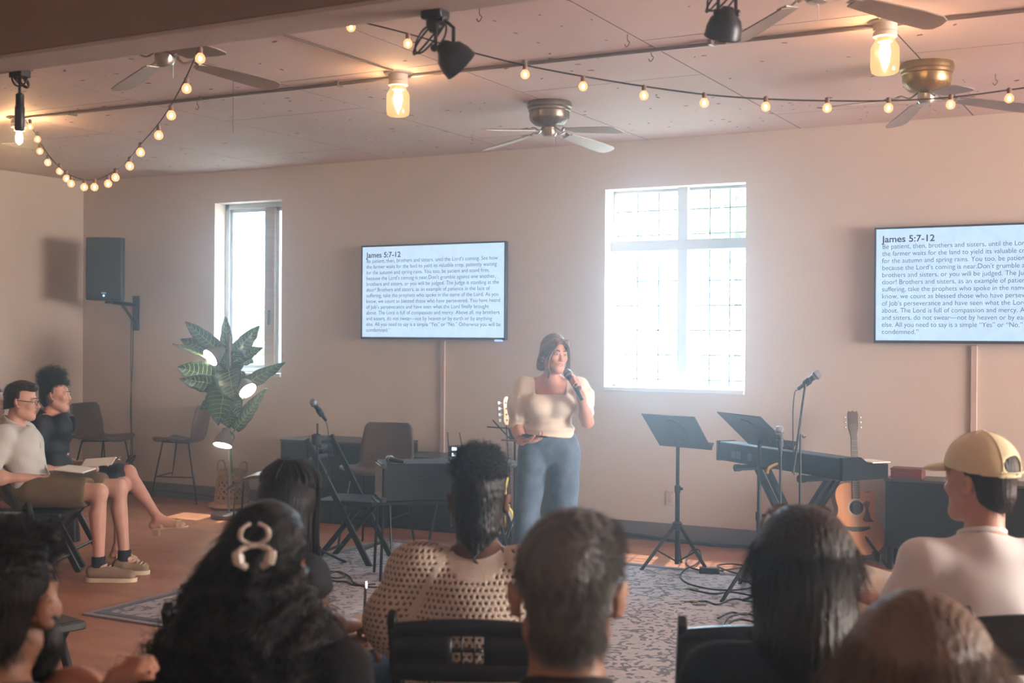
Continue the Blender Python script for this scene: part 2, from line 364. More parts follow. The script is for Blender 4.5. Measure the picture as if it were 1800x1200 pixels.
def text(body, x0, x1, z, size, parent, m, bold=False, y=None):
    c = bpy.data.curves.new('lettering', 'FONT'); c.body = body; c.size = size; c.extrude = .0003
    c.offset = .0010 if bold else -.0003
    c.materials.append(m); o = bpy.data.objects.new('lettering', c); COL.objects.link(o); o.parent = parent
    loc = WM[parent.name].inverted() @ Vector((x0, y if y is not None else TVY - .0012, z)); o.location = loc; o.rotation_euler = (R(90), 0, 0)
    if x1: FIT.append((o, x1 - x0))
    return o
FIT = []
zt0, zt1 = tvz1 - .105, tvz1 - .105 - .0
tz = at(644, 453, Y=TVY).z
zz = [at(644, 453, Y=TVY).z] + [at(644, 463.0 + 10.05 * i, Y=TVY).z for i in range(13)]
xl = at(644, 500, Y=TVY).x
for i, (s_, xr, bold) in enumerate(LINES):
    text(s_, xl, at(xr, 500, Y=TVY).x, zz[i] + (0.004 if i else 0), .066 if bold else .048, scr, ink, bold)
bpy.context.view_layer.update()
for o, wd in FIT:
    me_ = bpy.data.meshes.new_from_object(o); k_ = wd / max(o.dimensions.x, 1e-4)
    n_ = bpy.data.objects.new('text_line', me_); COL.objects.link(n_); n_.parent = o.parent; n_.location = o.location; n_.rotation_euler = o.rotation_euler; n_.scale = (k_, 1, 1)
    bpy.data.objects.remove(o)
MB().span((tvx1 - .10, TVY - .004, tvz0 - .012), (tvx1 - .03, TVY + .01, tvz0 + .004)).build('status_light', mat('blue_led', (.05, .05, .3), .4, emit=(.2, .3, 1), estr=1.2), tv, world=True)
dup(tv, Vector(tv.location) + Vector((4.478, 0, .0)), 0, 'large wall screen cut off by the right edge of the photo, above the cabinet')
race = mat('raceway', (.55, .42, .36), .6)
for i, (px, lab) in enumerate(((779, 'slim painted cable cover running down the wall under the left screen'), (1712, 'slim painted cable cover running down the wall under the right screen'))):
    X = at(px, 700, Y=D).x
    t_ = tag(MB().span((X - .022, D - .018, .145), (X + .022, D, 1.56)).build('cable_cover', race, bevel=.004), lab, 'cable cover', 'wall cable covers')
# outlet
X, Zz = at(1178, 875, Y=D).x, at(1178, 875, Y=D).z
ol = thing('wall_outlet', 'white double wall outlet left of the nearer music stand pole', 'outlet', (X, D, Zz))
MB().box((X, D - .003, Zz), (.07, .006, .115)).build('plate', mat('outlet_plate', (.62, .52, .45), .4), ol, world=True, bevel=.002)
for dz in (-.021, .021): MB().box((X, D - .008, Zz + dz), (.034, .006, .028)).build('socket', mat('outlet_face', (.50, .42, .36), .4), ol, world=True, bevel=.002)

# ---------------------------------------------------------------- wall loudspeaker
spk = thing('loudspeaker', 'black cabinet loudspeaker hung high in the left corner of the room', 'loudspeaker', (0, 0, 0))
c0 = at(190, 482, depth=12.15)
spk.location = (c0.x, c0.y, 1.93); WM[spk.name] = Matrix.Translation(spk.location) @ Matrix.Rotation(R(35), 4, 'Z'); spk.rotation_euler = (0, 0, R(35))
out = [(-.17, -.19), (.17, -.19), (.18, -.12), (.12, .19), (-.12, .19), (-.18, -.12)]
MB().prism(out, 0, .60, xf((0, 0, 0), (R(0), 0, 0))).build('cabinet', mat('speaker_shell', (.018, .019, .022), .55), spk, bevel=.012)
MB().prism([(-.155, -.197), (.155, -.197), (.165, -.186), (-.165, -.186)], .03, .585).build('grille', mat('speaker_grille', (.022, .024, .028), .7, bump=.5, bscale=400), spk, bevel=.004)
MB().box((-.0, -.2, .065), (.045, .004, .016)).build('logo_plate', mat('logo_silver', (.5, .55, .6), .4, .6), spk, bevel=.002)
MB().ball((0, -.199, .040), (.009, .004, .009)).build('status_light', mat('blue_dot', (.05, .2, .9), .4, emit=(.1, .4, 1), estr=4), spk)
bk = at(241, 550, Y=D)
br = thing('speaker_bracket', 'black steel wall bracket carrying the corner loudspeaker', 'bracket', (bk.x, D, 1.66))
b = MB(); b.span((bk.x - .035, D - .03, at(241, 581, Y=D).z), (bk.x + .035, D, at(241, 520, Y=D).z)); b.build('wall_plate', black_metal, br, world=True, bevel=.004)
arm0 = Vector((bk.x, D - .02, at(241, 540, Y=D).z + .02)); arm1 = Vector((c0.x + .05, c0.y - .0, 1.915))
MB().tube([arm0, arm1], .022, 8).build('arm', black_metal, br, world=True)
MB().tube(spline([Vector((bk.x, D - .02, at(241, 572, Y=D).z)), (arm0 * .72 + arm1 * .28) - Vector((0, 0, .10)), arm0 * .45 + arm1 * .55 - Vector((0, 0, .02))], 5), .016, 8).build('brace', black_metal, br, world=True)
MB().lathe([(.03, 0), (.03, .02), (.018, .02), (.018, .08)], Matrix.Translation((c0.x, c0.y, 1.90))).build('pole_cup', black_metal, br, world=True)
cab_m = mat('cable_black', (.015, .015, .017), .5)
def cable(pts, r, name='cable', label=None, cat='cable', m=None, group=None, n=6, sub=6):
    o = MB().tube(spline(pts, sub), r, n).build(name, m or cab_m)
    return tag(o, label, cat, group)
pp = [(231, 560), (230, 640), (231, 720), (230, 800)]
cable([at(x, y, Y=D - .025) for x, y in pp] + [at(231, 855, Y=D - .03)], .0045, 'power_cable', 'two black cables hanging down the wall from the corner loudspeaker, left one')
cable([at(x, y, Y=D - .02) for x, y in [(234, 556), (233, 640), (229, 720), (233, 790), (231, 850)]], .0045, 'power_cable', 'two black cables hanging down the wall from the corner loudspeaker, right one')
cable([at(229, 800, Y=D - .04), at(222, 812, Y=D - .05), at(230, 806, Y=D - .05), at(238, 800, Y=D - .05), at(232, 812, Y=D - .05), at(226, 806, Y=D - .04)], .007, 'cable_knot', 'tangled black cable loop tied against the wall behind the chairs', sub=5)

# ---------------------------------------------------------------- brown shell chairs
shell_m = mat('brown_leather', (.12, .066, .046), .42, noise=.25, nscale=9, bump=.06, bscale=140)
wire_m = mat('chair_wire', (.02, .018, .017), .35, .8)
def shell_chair():
    t = thing('shell_chair', 'brown leather shell chair', 'chair', (0, 0, 0), 0, 'brown shell chairs by the wall')
    prof = spline([(0, .225, .572), (0, .185, .597), (0, .05, .590), (0, -.12, .580), (0, -.19, .612), (0, -.225, .70), (0, -.25, .82), (0, -.27, .93)], 5); n = len(prof)
    def fn(u, v):
        p = prof[min(n - 1, int(round(u * (n - 1))))]; s_ = (v - .5) * 2
        back = max(0, min(1, (u - .5) / .25)); wd = .22 - .03 * max(0, u - .75) / .25
        if u < .12: wd -= .04 * (1 - u / .12) ** 2
        if u > .93: wd -= .03 * ((u - .93) / .07) ** 2
        lift = .028 * abs(s_) ** 2.5 * (1 - back); fwd = .045 * abs(s_) ** 2 * back
        return (s_ * wd, p.y + fwd, p.z + lift)
    MB().grid(fn, n - 1, 12).build('shell', shell_m, t, solid=.016, bevel=0, smooth=60)
    for sx in (-1, 1):
        MB().tube(spline([(sx * .15, .14, .58), (sx * .215, .235, .02), (sx * .215, .225, .008)], 5), .008, 8).build('leg', wire_m, t)
        MB().tube(spline([(sx * .15, -.12, .575), (sx * .215, -.235, .02), (sx * .215, -.225, .008)], 5), .008, 8).build('leg', wire_m, t)
    for sx in (-1, 1): MB().tube([(sx * .187, .195, .25), (sx * .187, -.187, .25)], .006, 6).build('stretcher', wire_m, t)
    MB().tube([(-.187, .197, .25), (.187, .197, .25)], .006, 6).build('foot_rail', wire_m, t)
    b = MB()
    b.tube([(-.15, -.12, .573), (-.15, .14, .578), (.15, .14, .578), (.15, -.12, .573), (-.15, -.12, .573)], .008, 6)
    b.build('seat_rail', wire_m, t)
    return t
ch = shell_chair()
def face(dx, dy): return math.atan2(-dx, dy)
p = at(183, 868, Z=0)
def put(o, loc, rz): o.location = loc; o.rotation_euler = (0, 0, rz); WM[o.name] = Matrix.Translation(loc) @ Matrix.Rotation(rz, 4, 'Z')
put(ch, at(180, 877, Z=0), R(-84)); ch['label'] = 'brown shell chair in the left corner, behind the seated woman in black'
dup(ch, at(322, 880, Z=0), R(108), 'brown shell chair left of the potted plant, turned to face the corner')
dup(ch, at(662, 962, Z=0), R(192), 'brown shell chair in the middle, behind the dark equipment case')
# ---------------------------------------------------------------- black folding chairs
def folding_chair(label):
    """faces +Y, seat at .45"""
    t = thing('folding_chair', label, 'chair', (0, 0, 0), 0, 'black wooden folding chairs')
    for sx in (-1, 1):
        MB().bar((sx * .20, .20, .0), (sx * .20, -.285, .875), .024, .042, (0, 1, .6)).build('front_leg', black_wood, t, bevel=.005)
        MB().bar((sx * .172, -.24, .0), (sx * .172, .13, .44), .022, .036, (0, 1, .6)).build('rear_leg', black_wood, t, bevel=.005)
    b = MB()
    def fn(u, v):
        a = (u - .5) * 2; return (a * .205, -.268 - .02 * (1 - a * a) - .012 * v,   .705 + v * .145 + .018 * (1 - a * a) * v)
    hole = [(.38, .62)]
    # top slat with a pierced hand hole: strips around the opening
    b.grid(lambda u, v: fn(u, v * .28), 16, 2); b.grid(lambda u, v: fn(u, .74 + v * .26), 16, 2)
    for q0, q1 in ((0, .40), (.60, 1)): b.grid(lambda u, v: fn(q0 + (q1 - q0) * u, .28 + .46 * v), 8, 2)
    for q in (.46, .54): b.grid(lambda u, v: fn(q - .006 + .012 * u, .28 + .46 * v), 1, 2)
    b.grid(lambda u, v: fn(.40 + .20 * u, .48 + .05 * v), 4, 1)
    b.build('back_slat', black_wood, t, solid=.018, smooth=40)
    s_ = MB(); s_.box((0, .0, .445), (.36, .38, .018)); s_.build('seat_pad', mat('chair_vinyl', (.012, .012, .014), .45), t, bevel=.008)
    f_ = MB()
    for c, d in (((-.185, .0, .435), (.024, .42, .034)), ((.185, .0, .435), (.024, .42, .034)), ((0, .205, .435), (.39, .024, .034)), ((0, -.20, .435), (.37, .024, .034))): f_.box(c, d)
    f_.build('seat_frame', black_wood, t, bevel=.006)
    MB().tube([(-.20, .13, .115), (.20, .13, .115)], .011, 8).build('stretcher', black_wood, t)
    MB().tube([(-.172, -.17, .085), (.172, -.17, .085)], .011, 8).build('stretcher', black_wood, t)
    return t
fc = folding_chair('black folding chair')

# ---------------------------------------------------------------- potted plant
leaf_m = mat('leaf_dark', (.028, .085, .055), .42, noise=.3, nscale=20, coat=.3)
vein_m = mat('leaf_vein', (.30, .40, .16), .5)
pl = at(408, 893, Z=0)
ptr = thing('potted_plant', 'tall leafy artificial plant with patterned leaves standing in a wicker basket', 'plant', tuple(pl))
PX = lambda x, y, dd=0: at(x, y, depth=10.95 + dd)
stem = [pl + Vector((0, 0, .25)), PX(404, 760), PX(402, 700), PX(398, 600), PX(394, 575)]
MB().tube(spline(stem, 6), [.014] * 25, 8).build('stem', mat('stem_green', (.05, .16, .05), .6), ptr, world=True)
def leaf(base, tip, width, cup=.25, twist=0.0, droop=.1):
    base, tip = Vector(base), Vector(tip); d = tip - base; L = d.length; d.normalize()
    side = d.cross(-CF).normalized(); nrm = side.cross(d).normalized()
    q = Matrix.Rotation(twist, 3, d); side = q @ side; nrm = q @ nrm
    def pos(u, s_):
        wv = width * math.sin(PI * min(1, u ** .8)) ** .75 * (1 + .05 * math.sin(u * 26)) if 0 < u < 1 else .002
        return base + d * (L * u) + side * (s_ * wv) - nrm * (cup * width * abs(s_) ** 1.3 * -1) + Vector((0, 0, -droop * L * u * u)) + nrm * (.006 * math.sin(u * 22 + s_ * 3))
    n, k = 18, 6
    b = MB(); b.grid(lambda u, v: pos(.14 + .86 * u, (v - .5) * 2), n, k)
    lf = b.build('leaf', leaf_m, ptr, world=True, solid=.003, smooth=80)
    v_ = MB(); v_.tube([pos(.14 + .84 * i / 8, 0) + nrm * .003 for i in range(9)], [.0045 - .0004 * i for i in range(9)], 4)
    for i in range(1, 9):
        u = .14 + .78 * i / 9
        for s_ in (-1, 1): v_.tube([pos(u, 0) + nrm * .003, pos(u + .03, s_ * .45) + nrm * .003, pos(min(u + .08, .97), s_ * .85) + nrm * .003], [.0032, .0028, .001], 4)
    v_.build('veins', vein_m, lf, world=True)
    MB().tube(spline([base - d * .01, base + d * L * .07, base + d * L * .15 + Vector((0, 0, -droop * L * .02))], 4), .006, 6).build('leaf_stalk', MATS['stem_green'], lf, world=True)
LV = [((400, 640), (397, 556), .055, 0, .1, .0), ((398, 628), (326, 565), .075, -.05, 0, .0), ((398, 632), (318, 592), .085, .05, .5, .06), ((396, 640), (303, 600), .04, -.15, .9, .05), ((402, 632), (455, 572), .075, .1, .5, .0), ((402, 640), (462, 610), .075, .1, -.6, .04),
      ((404, 690), (500, 632), .075, .05, .6, .03), ((396, 672), (312, 640), .12, -.1, .2, .06), ((396, 676), (316, 668), .085, -.2, -.3, -.04), ((398, 690), (352, 720), .07, .15, .6, .0), ((400, 640), (412, 700), .13, -.25, .1, .05), ((398, 660), (384, 745), .14, -.2, 0, .04), ((404, 655), (430, 700), .12, -.1, -.1, .05), ((404, 680), (424, 735), .085, -.1, .2, 0),
      ((404, 752), (468, 682), .06, .1, .6, .0), ((406, 764), (458, 698), .055, .02, .3, .0), ((400, 612), (420, 650), .12, .1, .2, .08), ((400, 612), (378, 655), .11, .1, -.2, .08), ((400, 620), (444, 632), .075, .2, .2, .06), ((399, 700), (404, 752), .10, -.05, 0, .02)]
for bx, tp, wd, dd, tw, dr in LV:
    leaf(PX(*bx), PX(*tp, dd), wd, .3, tw, dr)
# wicker basket
wick = mat('wicker', (.48, .26, .11), .6, noise=.35, nscale=30, bump=.3, bscale=90)
bk_ = thing('wicker_basket', 'open weave wicker basket planter on a round wooden tray', 'basket', (pl.x, pl.y, .055))
b = MB(); H_ = .30
def rr(z): return .155 - .035 * (z / H_) + .008 * math.sin(z / H_ * PI)
for z in (0, .012, .024, .036, H_ - .036, H_ - .024, H_ - .012, H_):
    b.tube([(rr(z) * math.cos(a * PI / 16), rr(z) * math.sin(a * PI / 16), z) for a in range(33)], .0075, 6, caps=False)
b.build('rim_coils', wick, bk_)
ws = MB()
for d_ in (-1, 1):
    for i in range(16):
        ws.tube([(rr(z) * math.cos(i * PI / 8 + d_ * z * 7), rr(z) * math.sin(i * PI / 8 + d_ * z * 7), z) for z in [H_ * j / 10 for j in range(11)]], .008, 5)
for i in range(16):
    for z in (.08, .15, .22):
        a = i * PI / 8 + (z / .07) * .39; ws.tube([(rr(z) * math.cos(a + q) * 1.02, rr(z) * math.sin(a + q) * 1.02, z) for q in (-.16, 0, .16)], .008, 5)
ws.build('woven_strands', wick, bk_)
MB().lathe([(.11, .01), (.112, .2), (.10, .2), (.10, .02)], None, 20).build('inner_pot', mat('pot_dark', (.10, .05, .03), .8), bk_)
for s_ in (-1, 1): MB().tube(spline([(s_ * .13, -.05, H_ - .02), (s_ * .135, -.04, H_ + .07), (s_ * .135, .04, H_ + .07), (s_ * .13, .05, H_ - .02)], 5), .009, 6).build('handle', wick, bk_)
tr = thing('wooden_tray', 'round pale wooden tray under the wicker basket', 'tray', (pl.x, pl.y, 0))
MB().lathe([(.205, .02), (.215, .026), (.215, .048), (.20, .052), (.0, .052)], None, 40).build('disc', mat('tray_wood', (.58, .34, .17), .5, noise=.2, nscale=12), tr)
for i in range(3): MB().lathe([(.02, 0), (.024, .022)], Matrix.Translation((.15 * math.cos(i * 2.1), .15 * math.sin(i * 2.1), 0)), 10).build('foot', mat('tray_wood', (.58, .34, .17)), tr)

# ---------------------------------------------------------------- three-headed floor lamp
lb = at(402, 910, Z=0); lamp_m = mat('lamp_grey', (.16, .14, .13), .38, .5)
fl = thing('floor_lamp', 'grey three headed floor lamp in front of the plant, its shades lit', 'lamp', tuple(lb))
LD = (lb - Vector((0, 0, CAM_H))).dot(CF)
MB().lathe([(.15, 0), (.155, .01), (.155, .035), (.148, .042), (.02, .044), (.016, .06)], None, 36).build('base', lamp_m, fl)
top = at(400, 590, depth=LD)
MB().tube([(0, 0, .04), (0, 0, top.z)], .0125, 12).build('pole', lamp_m, fl)
bulb_m = glow('lamp_bulb', (1.0, .86, .62), 14.0)
inner = mat('shade_inner', (.85, .80, .70), .5)
def lamp_head(px, py, dirv, size=.085, joint=None):
    c = at(px, py, depth=LD - .10); d = Vector(dirv); d = CR * d.x + CU * d.y - CF * d.z; d.normalize()
    M = align(c, c + d)
    sh = MB().lathe([(.024, -.16), (.032, -.15), (.034, -.125), (.055, -.105), (.076, -.06), (size, 0), (size - .003, 0), (.072, -.058), (.05, -.10), (.0, -.11)], M, 28, caps=False).build('lamp_shade', lamp_m, fl, world=True, smooth=50)
    MB().lathe([(size - .006, -.004), (.0, -.004)], M, 28).build('diffuser', bulb_m, sh, world=True)
    back = M @ Vector((0, 0, -.15)); pole = Vector((lb.x, lb.y, back.z))
    MB().tube([back, pole], .009, 8).build('joint_arm', lamp_m, fl, world=True)
    MB().lathe([(.02, -.02), (.02, .02)], Matrix.Translation(pole), 12).build('clamp', lamp_m, fl, world=True)
    cable_ = spline([back, back + CR * .05 - CU * .03, pole + CR * .045 - Vector((0, 0, .08)), pole - Vector((0, 0, .14))], 5)
    MB().tube(cable_, .0035, 5).build('lead', cab_m, fl, world=True)
    return M
lamp_head(369, 629, (-.62, -.55, .62))
lamp_head(436, 687, (.60, -.62, .5))
lamp_head(391, 783, (-.12, -.93, .42))

# ---------------------------------------------------------------- ceiling fans
bronze = mat('antique_bronze', (.26, .21, .17), .36, .85, noise=.3, nscale=4, stretch=(6, 6, .3)); brass = mat('brass', (.34, .24, .12), .34, .9)
nickel = mat('brushed_nickel', (.45, .42, .38), .3, .9)
blade_w = mat('blade_wood', (.30, .23, .19), .45, noise=.3, nscale=5, stretch=(1, 1, 1)); blade_l = mat('blade_light', (.55, .53, .48), .4, noise=.1, nscale=4)
def fan(loc, a0, body, blm, label, shades=None, rod=0.0):
    t = thing('ceiling_fan', label, 'ceiling fan', loc, R(a0), 'hugger ceiling fans')
    MB().lathe([(.145, 0), (.15, -.015), (.15, -.035), (.142, -.045), (.142, -.06), (.135, -.065), (.135, -.105), (.125, -.125), (.10, -.15), (.045, -.16), (.04, -.17)], None, 40).build('motor_housing', body, t)
    v = MB()
    for i in range(24):
        a = i * PI / 12; v.bar((.128 * math.cos(a), .128 * math.sin(a), -.12), (.095 * math.cos(a), .095 * math.sin(a), -.151), .006, .006, m=0)
    v.build('vent_fins', body, t)
    MB().lathe([(.04, -.165), (.052, -.172), (.052, -.21), (.04, -.228), (.0, -.232)], None, 24).build('switch_housing', nickel, t)
    for i in range(4):
        a = i * PI / 2; c, s_ = math.cos(a), math.sin(a); M = Matrix.Rotation(a, 4, 'Z')
        ir = MB().tube(spline([(.05, 0, -.165), (.10, .01, -.20), (.14, -.006, -.185), (.18, 0, -.20), (.20, 0, -.205)], 4), .010, 6, M, flat=.5)
        ir.box((.20, 0, -.203), (.07, .06, .006), M); ir.build('blade_iron', nickel, t)
        T = M @ Matrix.Translation((.18, 0, -.205)) @ Euler((R(-11), R(6.5), 0)).to_matrix().to_4x4()
        o_ = [(0, -.045), (.30, -.066), (.40, -.064), (.435, -.045), (.445, 0), (.435, .045), (.40, .064), (.30, .066), (0, .045)]
        MB().prism(o_, -.003, .003, T).build('blade', blm if not shades else shades[i], t, bevel=.001)
    MB().tube([(.03, .03, -.225), (.03, .03, -.29)], .0015, 4).build('pull_chain', nickel, t)
    return t
fan((-3.74, 7.45, CEIL), -17 , bronze, blade_l, 'bronze ceiling fan hanging in the middle, between the left screen and the window')
f2 = at(290, 104, Z=2.97)
fan((f2.x, f2.y, CEIL), -24, bronze, blade_w, 'bronze ceiling fan at upper left, partly hidden by the dropped beam')
fan((-1.30, 7.36, CEIL), 28, brass, blade_w, 'brass ceiling fan at right, above the right screen')
fan((-1.30, 4.95, CEIL), 50, bronze, blade_w, 'ceiling fan at the top edge, only two dark blade tips showing')

# ---------------------------------------------------------------- jar lights and conduit
porc = mat('porcelain', (.66, .56, .46), .4); jar_core = glow('filament', (1.0, .72, .36), 60.0)
jar_g = bpy.data.materials.new('jar_glass'); jar_g.use_nodes = True; nt = jar_g.node_tree; nt.nodes.clear()
_o = nt.nodes.new('ShaderNodeOutputMaterial'); _t = nt.nodes.new('ShaderNodeBsdfTransparent'); _e = nt.nodes.new('ShaderNodeEmission'); _e.inputs[0].default_value = (1.0, .44, .16, 1); _e.inputs[1].default_value = .85
_gl = nt.nodes.new('ShaderNodeBsdfGlossy'); _gl.inputs['Roughness'].default_value = .1; _x = nt.nodes.new('ShaderNodeMixShader'); _x.inputs[0].default_value = .5; _a = nt.nodes.new('ShaderNodeMixShader'); _a.inputs[0].default_value = .06
nt.links.new(_t.outputs[0], _x.inputs[1]); nt.links.new(_e.outputs[0], _x.inputs[2]); nt.links.new(_x.outputs[0], _a.inputs[1]); nt.links.new(_gl.outputs[0], _a.inputs[2]); nt.links.new(_a.outputs[0], _o.inputs[0])
def jar_light(px, py, label, power=40, jar=True):
    p = at(px, py, Z=CEIL); t = thing('jar_light', label, 'ceiling light', tuple(p), 0, 'glass jar ceiling lights')
    MB().lathe([(.085, 0), (.085, -.008), (.06, -.012)], None, 28).build('ceiling_plate', porc, t)
    MB().lathe([(.058, -.008), (.058, -.045), (.052, -.05), (.058, -.055), (.058, -.075), (.04, -.08), (.036, -.10)], None, 28).build('lamp_holder', porc, t)
    s_ = 1.12
    if jar: MB().lathe([(.042 * s_, -.085), (.044 * s_, -.10), (.054 * s_, -.115), (.061 * s_, -.13), (.062 * s_, -.225), (.057 * s_, -.25), (.045 * s_, -.258), (.0, -.258)], None, 28, caps=False).build('glass_jar', jar_g, t)
    MB().lathe([(.0, -.10), (.016, -.10), (.026, -.145), (.022, -.18), (.0, -.20)], None, 16).build('bulb', jar_core, t)
    l = light('jar_lamp_light', 'POINT', tuple(p + Vector((0, 0, -.15))), power, (1.0, .50, .20), shadow_soft_size=.03); 
    return t
jar_light(700, 128, 'lit glass jar ceiling light left of the black clip lamp, over the left screen')
jar_light(1556, 38, 'lit glass jar ceiling light at the upper right, nearest to the brass fan', 45)
jar_light(34, 206, 'bare bulb ceiling light at the far left, where the string lights begin', 40, False)
cond_m = mat('conduit', (.30, .26, .24), .45, .5)
t = thing('ceiling_conduit', 'thin grey metal conduit running across the ceiling past the jar lights', 'conduit', (-4, 6.3, CEIL - .03))
MB().tube([(-7.4, 6.24, CEIL - .014), (-4.13, 6.27, CEIL - .014), (-1.32, 6.31, CEIL - .014), (3.3, 6.36, CEIL - .014)], .011, 8).build('pipe', cond_m, t, world=True)
s_ = MB()
for x in (-6.9, -5.7, -4.6, -3.3, -2.2, -.4, .6): s_.box((x, 6.27, CEIL - .014), (.02, .06, .028))
s_.build('strap_clips', cond_m, t, world=True)
cable([at(440, 42, Z=CEIL - .008), at(517, 67, Z=CEIL - .008), at(600, 94, Z=CEIL - .008), at(690, 124, Z=CEIL - .01)], .006, 'flat_cable', 'thin cable along the ceiling from the beam to the middle jar light', m=mat('flat_cable', (.12, .08, .06), .6))
cable([at(1490, -30, Z=CEIL - .008), at(1517, 0, Z=CEIL - .008), at(1546, 32, Z=CEIL - .008)], .005, 'flat_cable', 'thin cable along the ceiling reaching the right jar light', m=MATS['flat_cable'])
hk = mat('hook_metal', (.25, .2, .17), .4, .7)
for px, py, lab in ((1103, 60, 'small metal ceiling hook above the string lights, nearer the top edge'), (1145, 87, 'small metal ceiling hook by the conduit in the middle'), (843, 14, 'small white ceiling hook just behind the beam, right of the clip lamp'), (347, 176, 'small metal ceiling hook above the left swag of string lights'), (1750, 130, 'small metal ceiling hook right of the brass fan')):
    q = at(px, py, Z=CEIL); sc_ = .06
    tag(MB().tube(spline([q, q + Vector((0, 0, -.03)), q + Vector((.012, 0, -.045)), q + Vector((-.004, .0, -.065)), q + Vector((-.016, 0, -.05))], 4), .0028, 5).build('ceiling_hook', hk), lab, 'hook', 'hooks in the ceiling')
q = at(410, 118, Z=CEIL)
tag(MB().tube([q, q + Vector((0, 0, -.38))], .0016, 4).build('pull_cord', hk), 'thin cord hanging straight down beside the upper left fan', 'cord')

# ---------------------------------------------------------------- string lights
gl_b = glow('globe_glow', (1.0, .40, .17), 1.05, .4); core_b = glow('globe_core', (1.0, .60, .28), 14.0)
sock_m = mat('bulb_socket', (.20, .11, .07), .5)
def string_lights(label, pts, wire, dep, rad):
    w_ = [at(x, y, depth=dep(i / (len(wire) - 1))) for i, (x, y) in enumerate(wire)]
    t = thing('string_lights', label, 'string lights', tuple(w_[0]), 0, 'globe string lights')
    MB().tube(spline(w_, 6), .0032, 5).build('cord', cab_m, t, world=True)
    for x, y in pts:
        # bulb hangs below the cord: use the cord's depth at that pixel column/row
        j = min(range(len(wire)), key=lambda i: (wire[i][0] - x) ** 2 + (wire[i][1] - y) ** 2); d_ = dep(j / (len(wire) - 1))
        c = at(x, y, depth=d_); r_ = rad
        up = c + Vector((0, 0, r_ * 2.3))
        bl = MB().lathe([(.0, -r_), (r_ * .5, -r_ * .87), (r_ * .87, -r_ * .5), (r_, 0), (r_ * .87, r_ * .5), (r_ * .5, r_ * .9), (r_ * .4, r_ * 1.1)], Matrix.Translation(c), 14, caps=False).build('bulb', gl_b, t, world=True)
        MB().ball(c, (r_ * .34, r_ * .34, r_ * .55), 8).build('filament', core_b, bl, world=True)
        MB().lathe([(r_ * .42, r_ * 1.0), (r_ * .5, r_ * 1.1), (r_ * .5, r_ * 2.1), (r_ * .2, r_ * 2.3)], Matrix.Translation(c), 10).build('socket', sock_m, bl, world=True)
    return t
A_ = [(53, 223), (66, 245), (70, 266), (84, 286), (105, 301), (117, 314), (125, 323), (148, 329), (166, 329), (190, 323), (203, 312), (228, 292), (247, 268), (279, 238), (301, 203), (328, 156), (352, 103)]
wA = [(46, 214), (58, 228), (72, 252), (85, 272), (103, 292), (124, 308), (150, 316), (175, 314), (205, 298), (226, 280), (247, 254), (275, 222), (300, 186), (326, 138), (350, 84), (358, 62)]
string_lights('swag of warm globe string lights dipping in the left corner of the ceiling', A_, wA, lambda t: 8.8 - 3.5 * min(1, t * 1.05), .0225)
B_ = [(617, 48), (717, 77), (923, 131), (1025, 152), (1132, 168), (1238, 181), (1346, 188), (1454, 190), (1562, 190), (1671, 184), (1774, 173)]
wB = [(560, 20), (617, 34), (720, 60), (830, 92), (925, 115), (1030, 135), (1135, 152), (1240, 166), (1346, 174), (1454, 177), (1562, 177), (1668, 171), (1774, 158), (1900, 140)]
string_lights('long string of warm globe lights crossing the ceiling to the right', B_, wB, lambda t: 4.9, .0185)

# ---------------------------------------------------------------- clip spot lamps on the beam
spot_m = mat('spot_black', (.022, .022, .025), .4, .3)
def spot(px, py, depth, aim, base, size, label):
    c = at(px, py, depth=depth); d = CR * aim[0] + CU * aim[1] - CF * aim[2]; d.normalize(); M = align(c, c + d); bp = at(*base, depth=depth)
    t = thing('spot_lamp', label, 'spot lamp', tuple(bp), 0, 'black spot lamps')
    k_ = size
    MB().lathe([(.0, -1.35 * k_), (.28 * k_, -1.32 * k_), (.42 * k_, -1.15 * k_), (.50 * k_, -.98 * k_), (.84 * k_, -.66 * k_), (.98 * k_, -.2 * k_), (1.0 * k_, .25 * k_), (1.04 * k_, .3 * k_), (1.0 * k_, .36 * k_), (.94 * k_, .3 * k_), (.86 * k_, -.15 * k_), (.5 * k_, -.6 * k_), (0, -.7 * k_)], M, 32, caps=False).build('lamp_shade', spot_m, t, world=True, smooth=50)
    nk = M @ Vector((0, 0, -1.0 * k_)); b = MB(); sd = CR * .48 * k_
    for s_ in (-1, 1): b.tube([nk + sd * s_, nk + sd * s_ * 1.0 + Vector((0, 0, k_ * 1.1)), nk + Vector((0, 0, k_ * 1.5))], .006, 6); b.ball(nk + sd * s_ * 1.15, .013, 8)
    b.build('yoke', spot_m, t, world=True)
    j = nk + Vector((0, 0, k_ * 1.5)); MB().tube([j, bp], .013, 8).build('stem', spot_m, t, world=True)
    return t, bp
def fix_spot(px, py, depth, aim, base, size, label, plate=True):
    t, bp = spot(px, py, depth, aim, base, size, label)
    b = MB(); b.box(tuple(bp + Vector((0, 0, .02))), (.075, .06, .05)); b.ball(bp - Vector((0, 0, .02)), .03, 10); b.build('clamp', spot_m, t, world=True, bevel=.006)
    cs = [bp + Vector((-.02 - .05 * math.sin(a * .9), .02 * math.cos(a), -.06 + .05 * math.cos(a * 1.1))) for a in [i * .8 for i in range(18)]]
    MB().tube(spline(cs, 4), .0035, 5).build('coiled_lead', cab_m, t, world=True)
    return t
dS = at(765, 32, Z=2.60); dd = (dS - Vector((0, 0, CAM_H))).dot(CF)
fix_spot(804, 108, dd, (.62, -.60, -.30), (765, 32), .058, 'black spot lamp clamped under the beam, aimed down to the right')
fix_spot(1272, 55, 4.1, (-.10, -.85, -.45), (1280, -40), .060, 'black spot lamp at the top edge, right of the middle, aimed down')
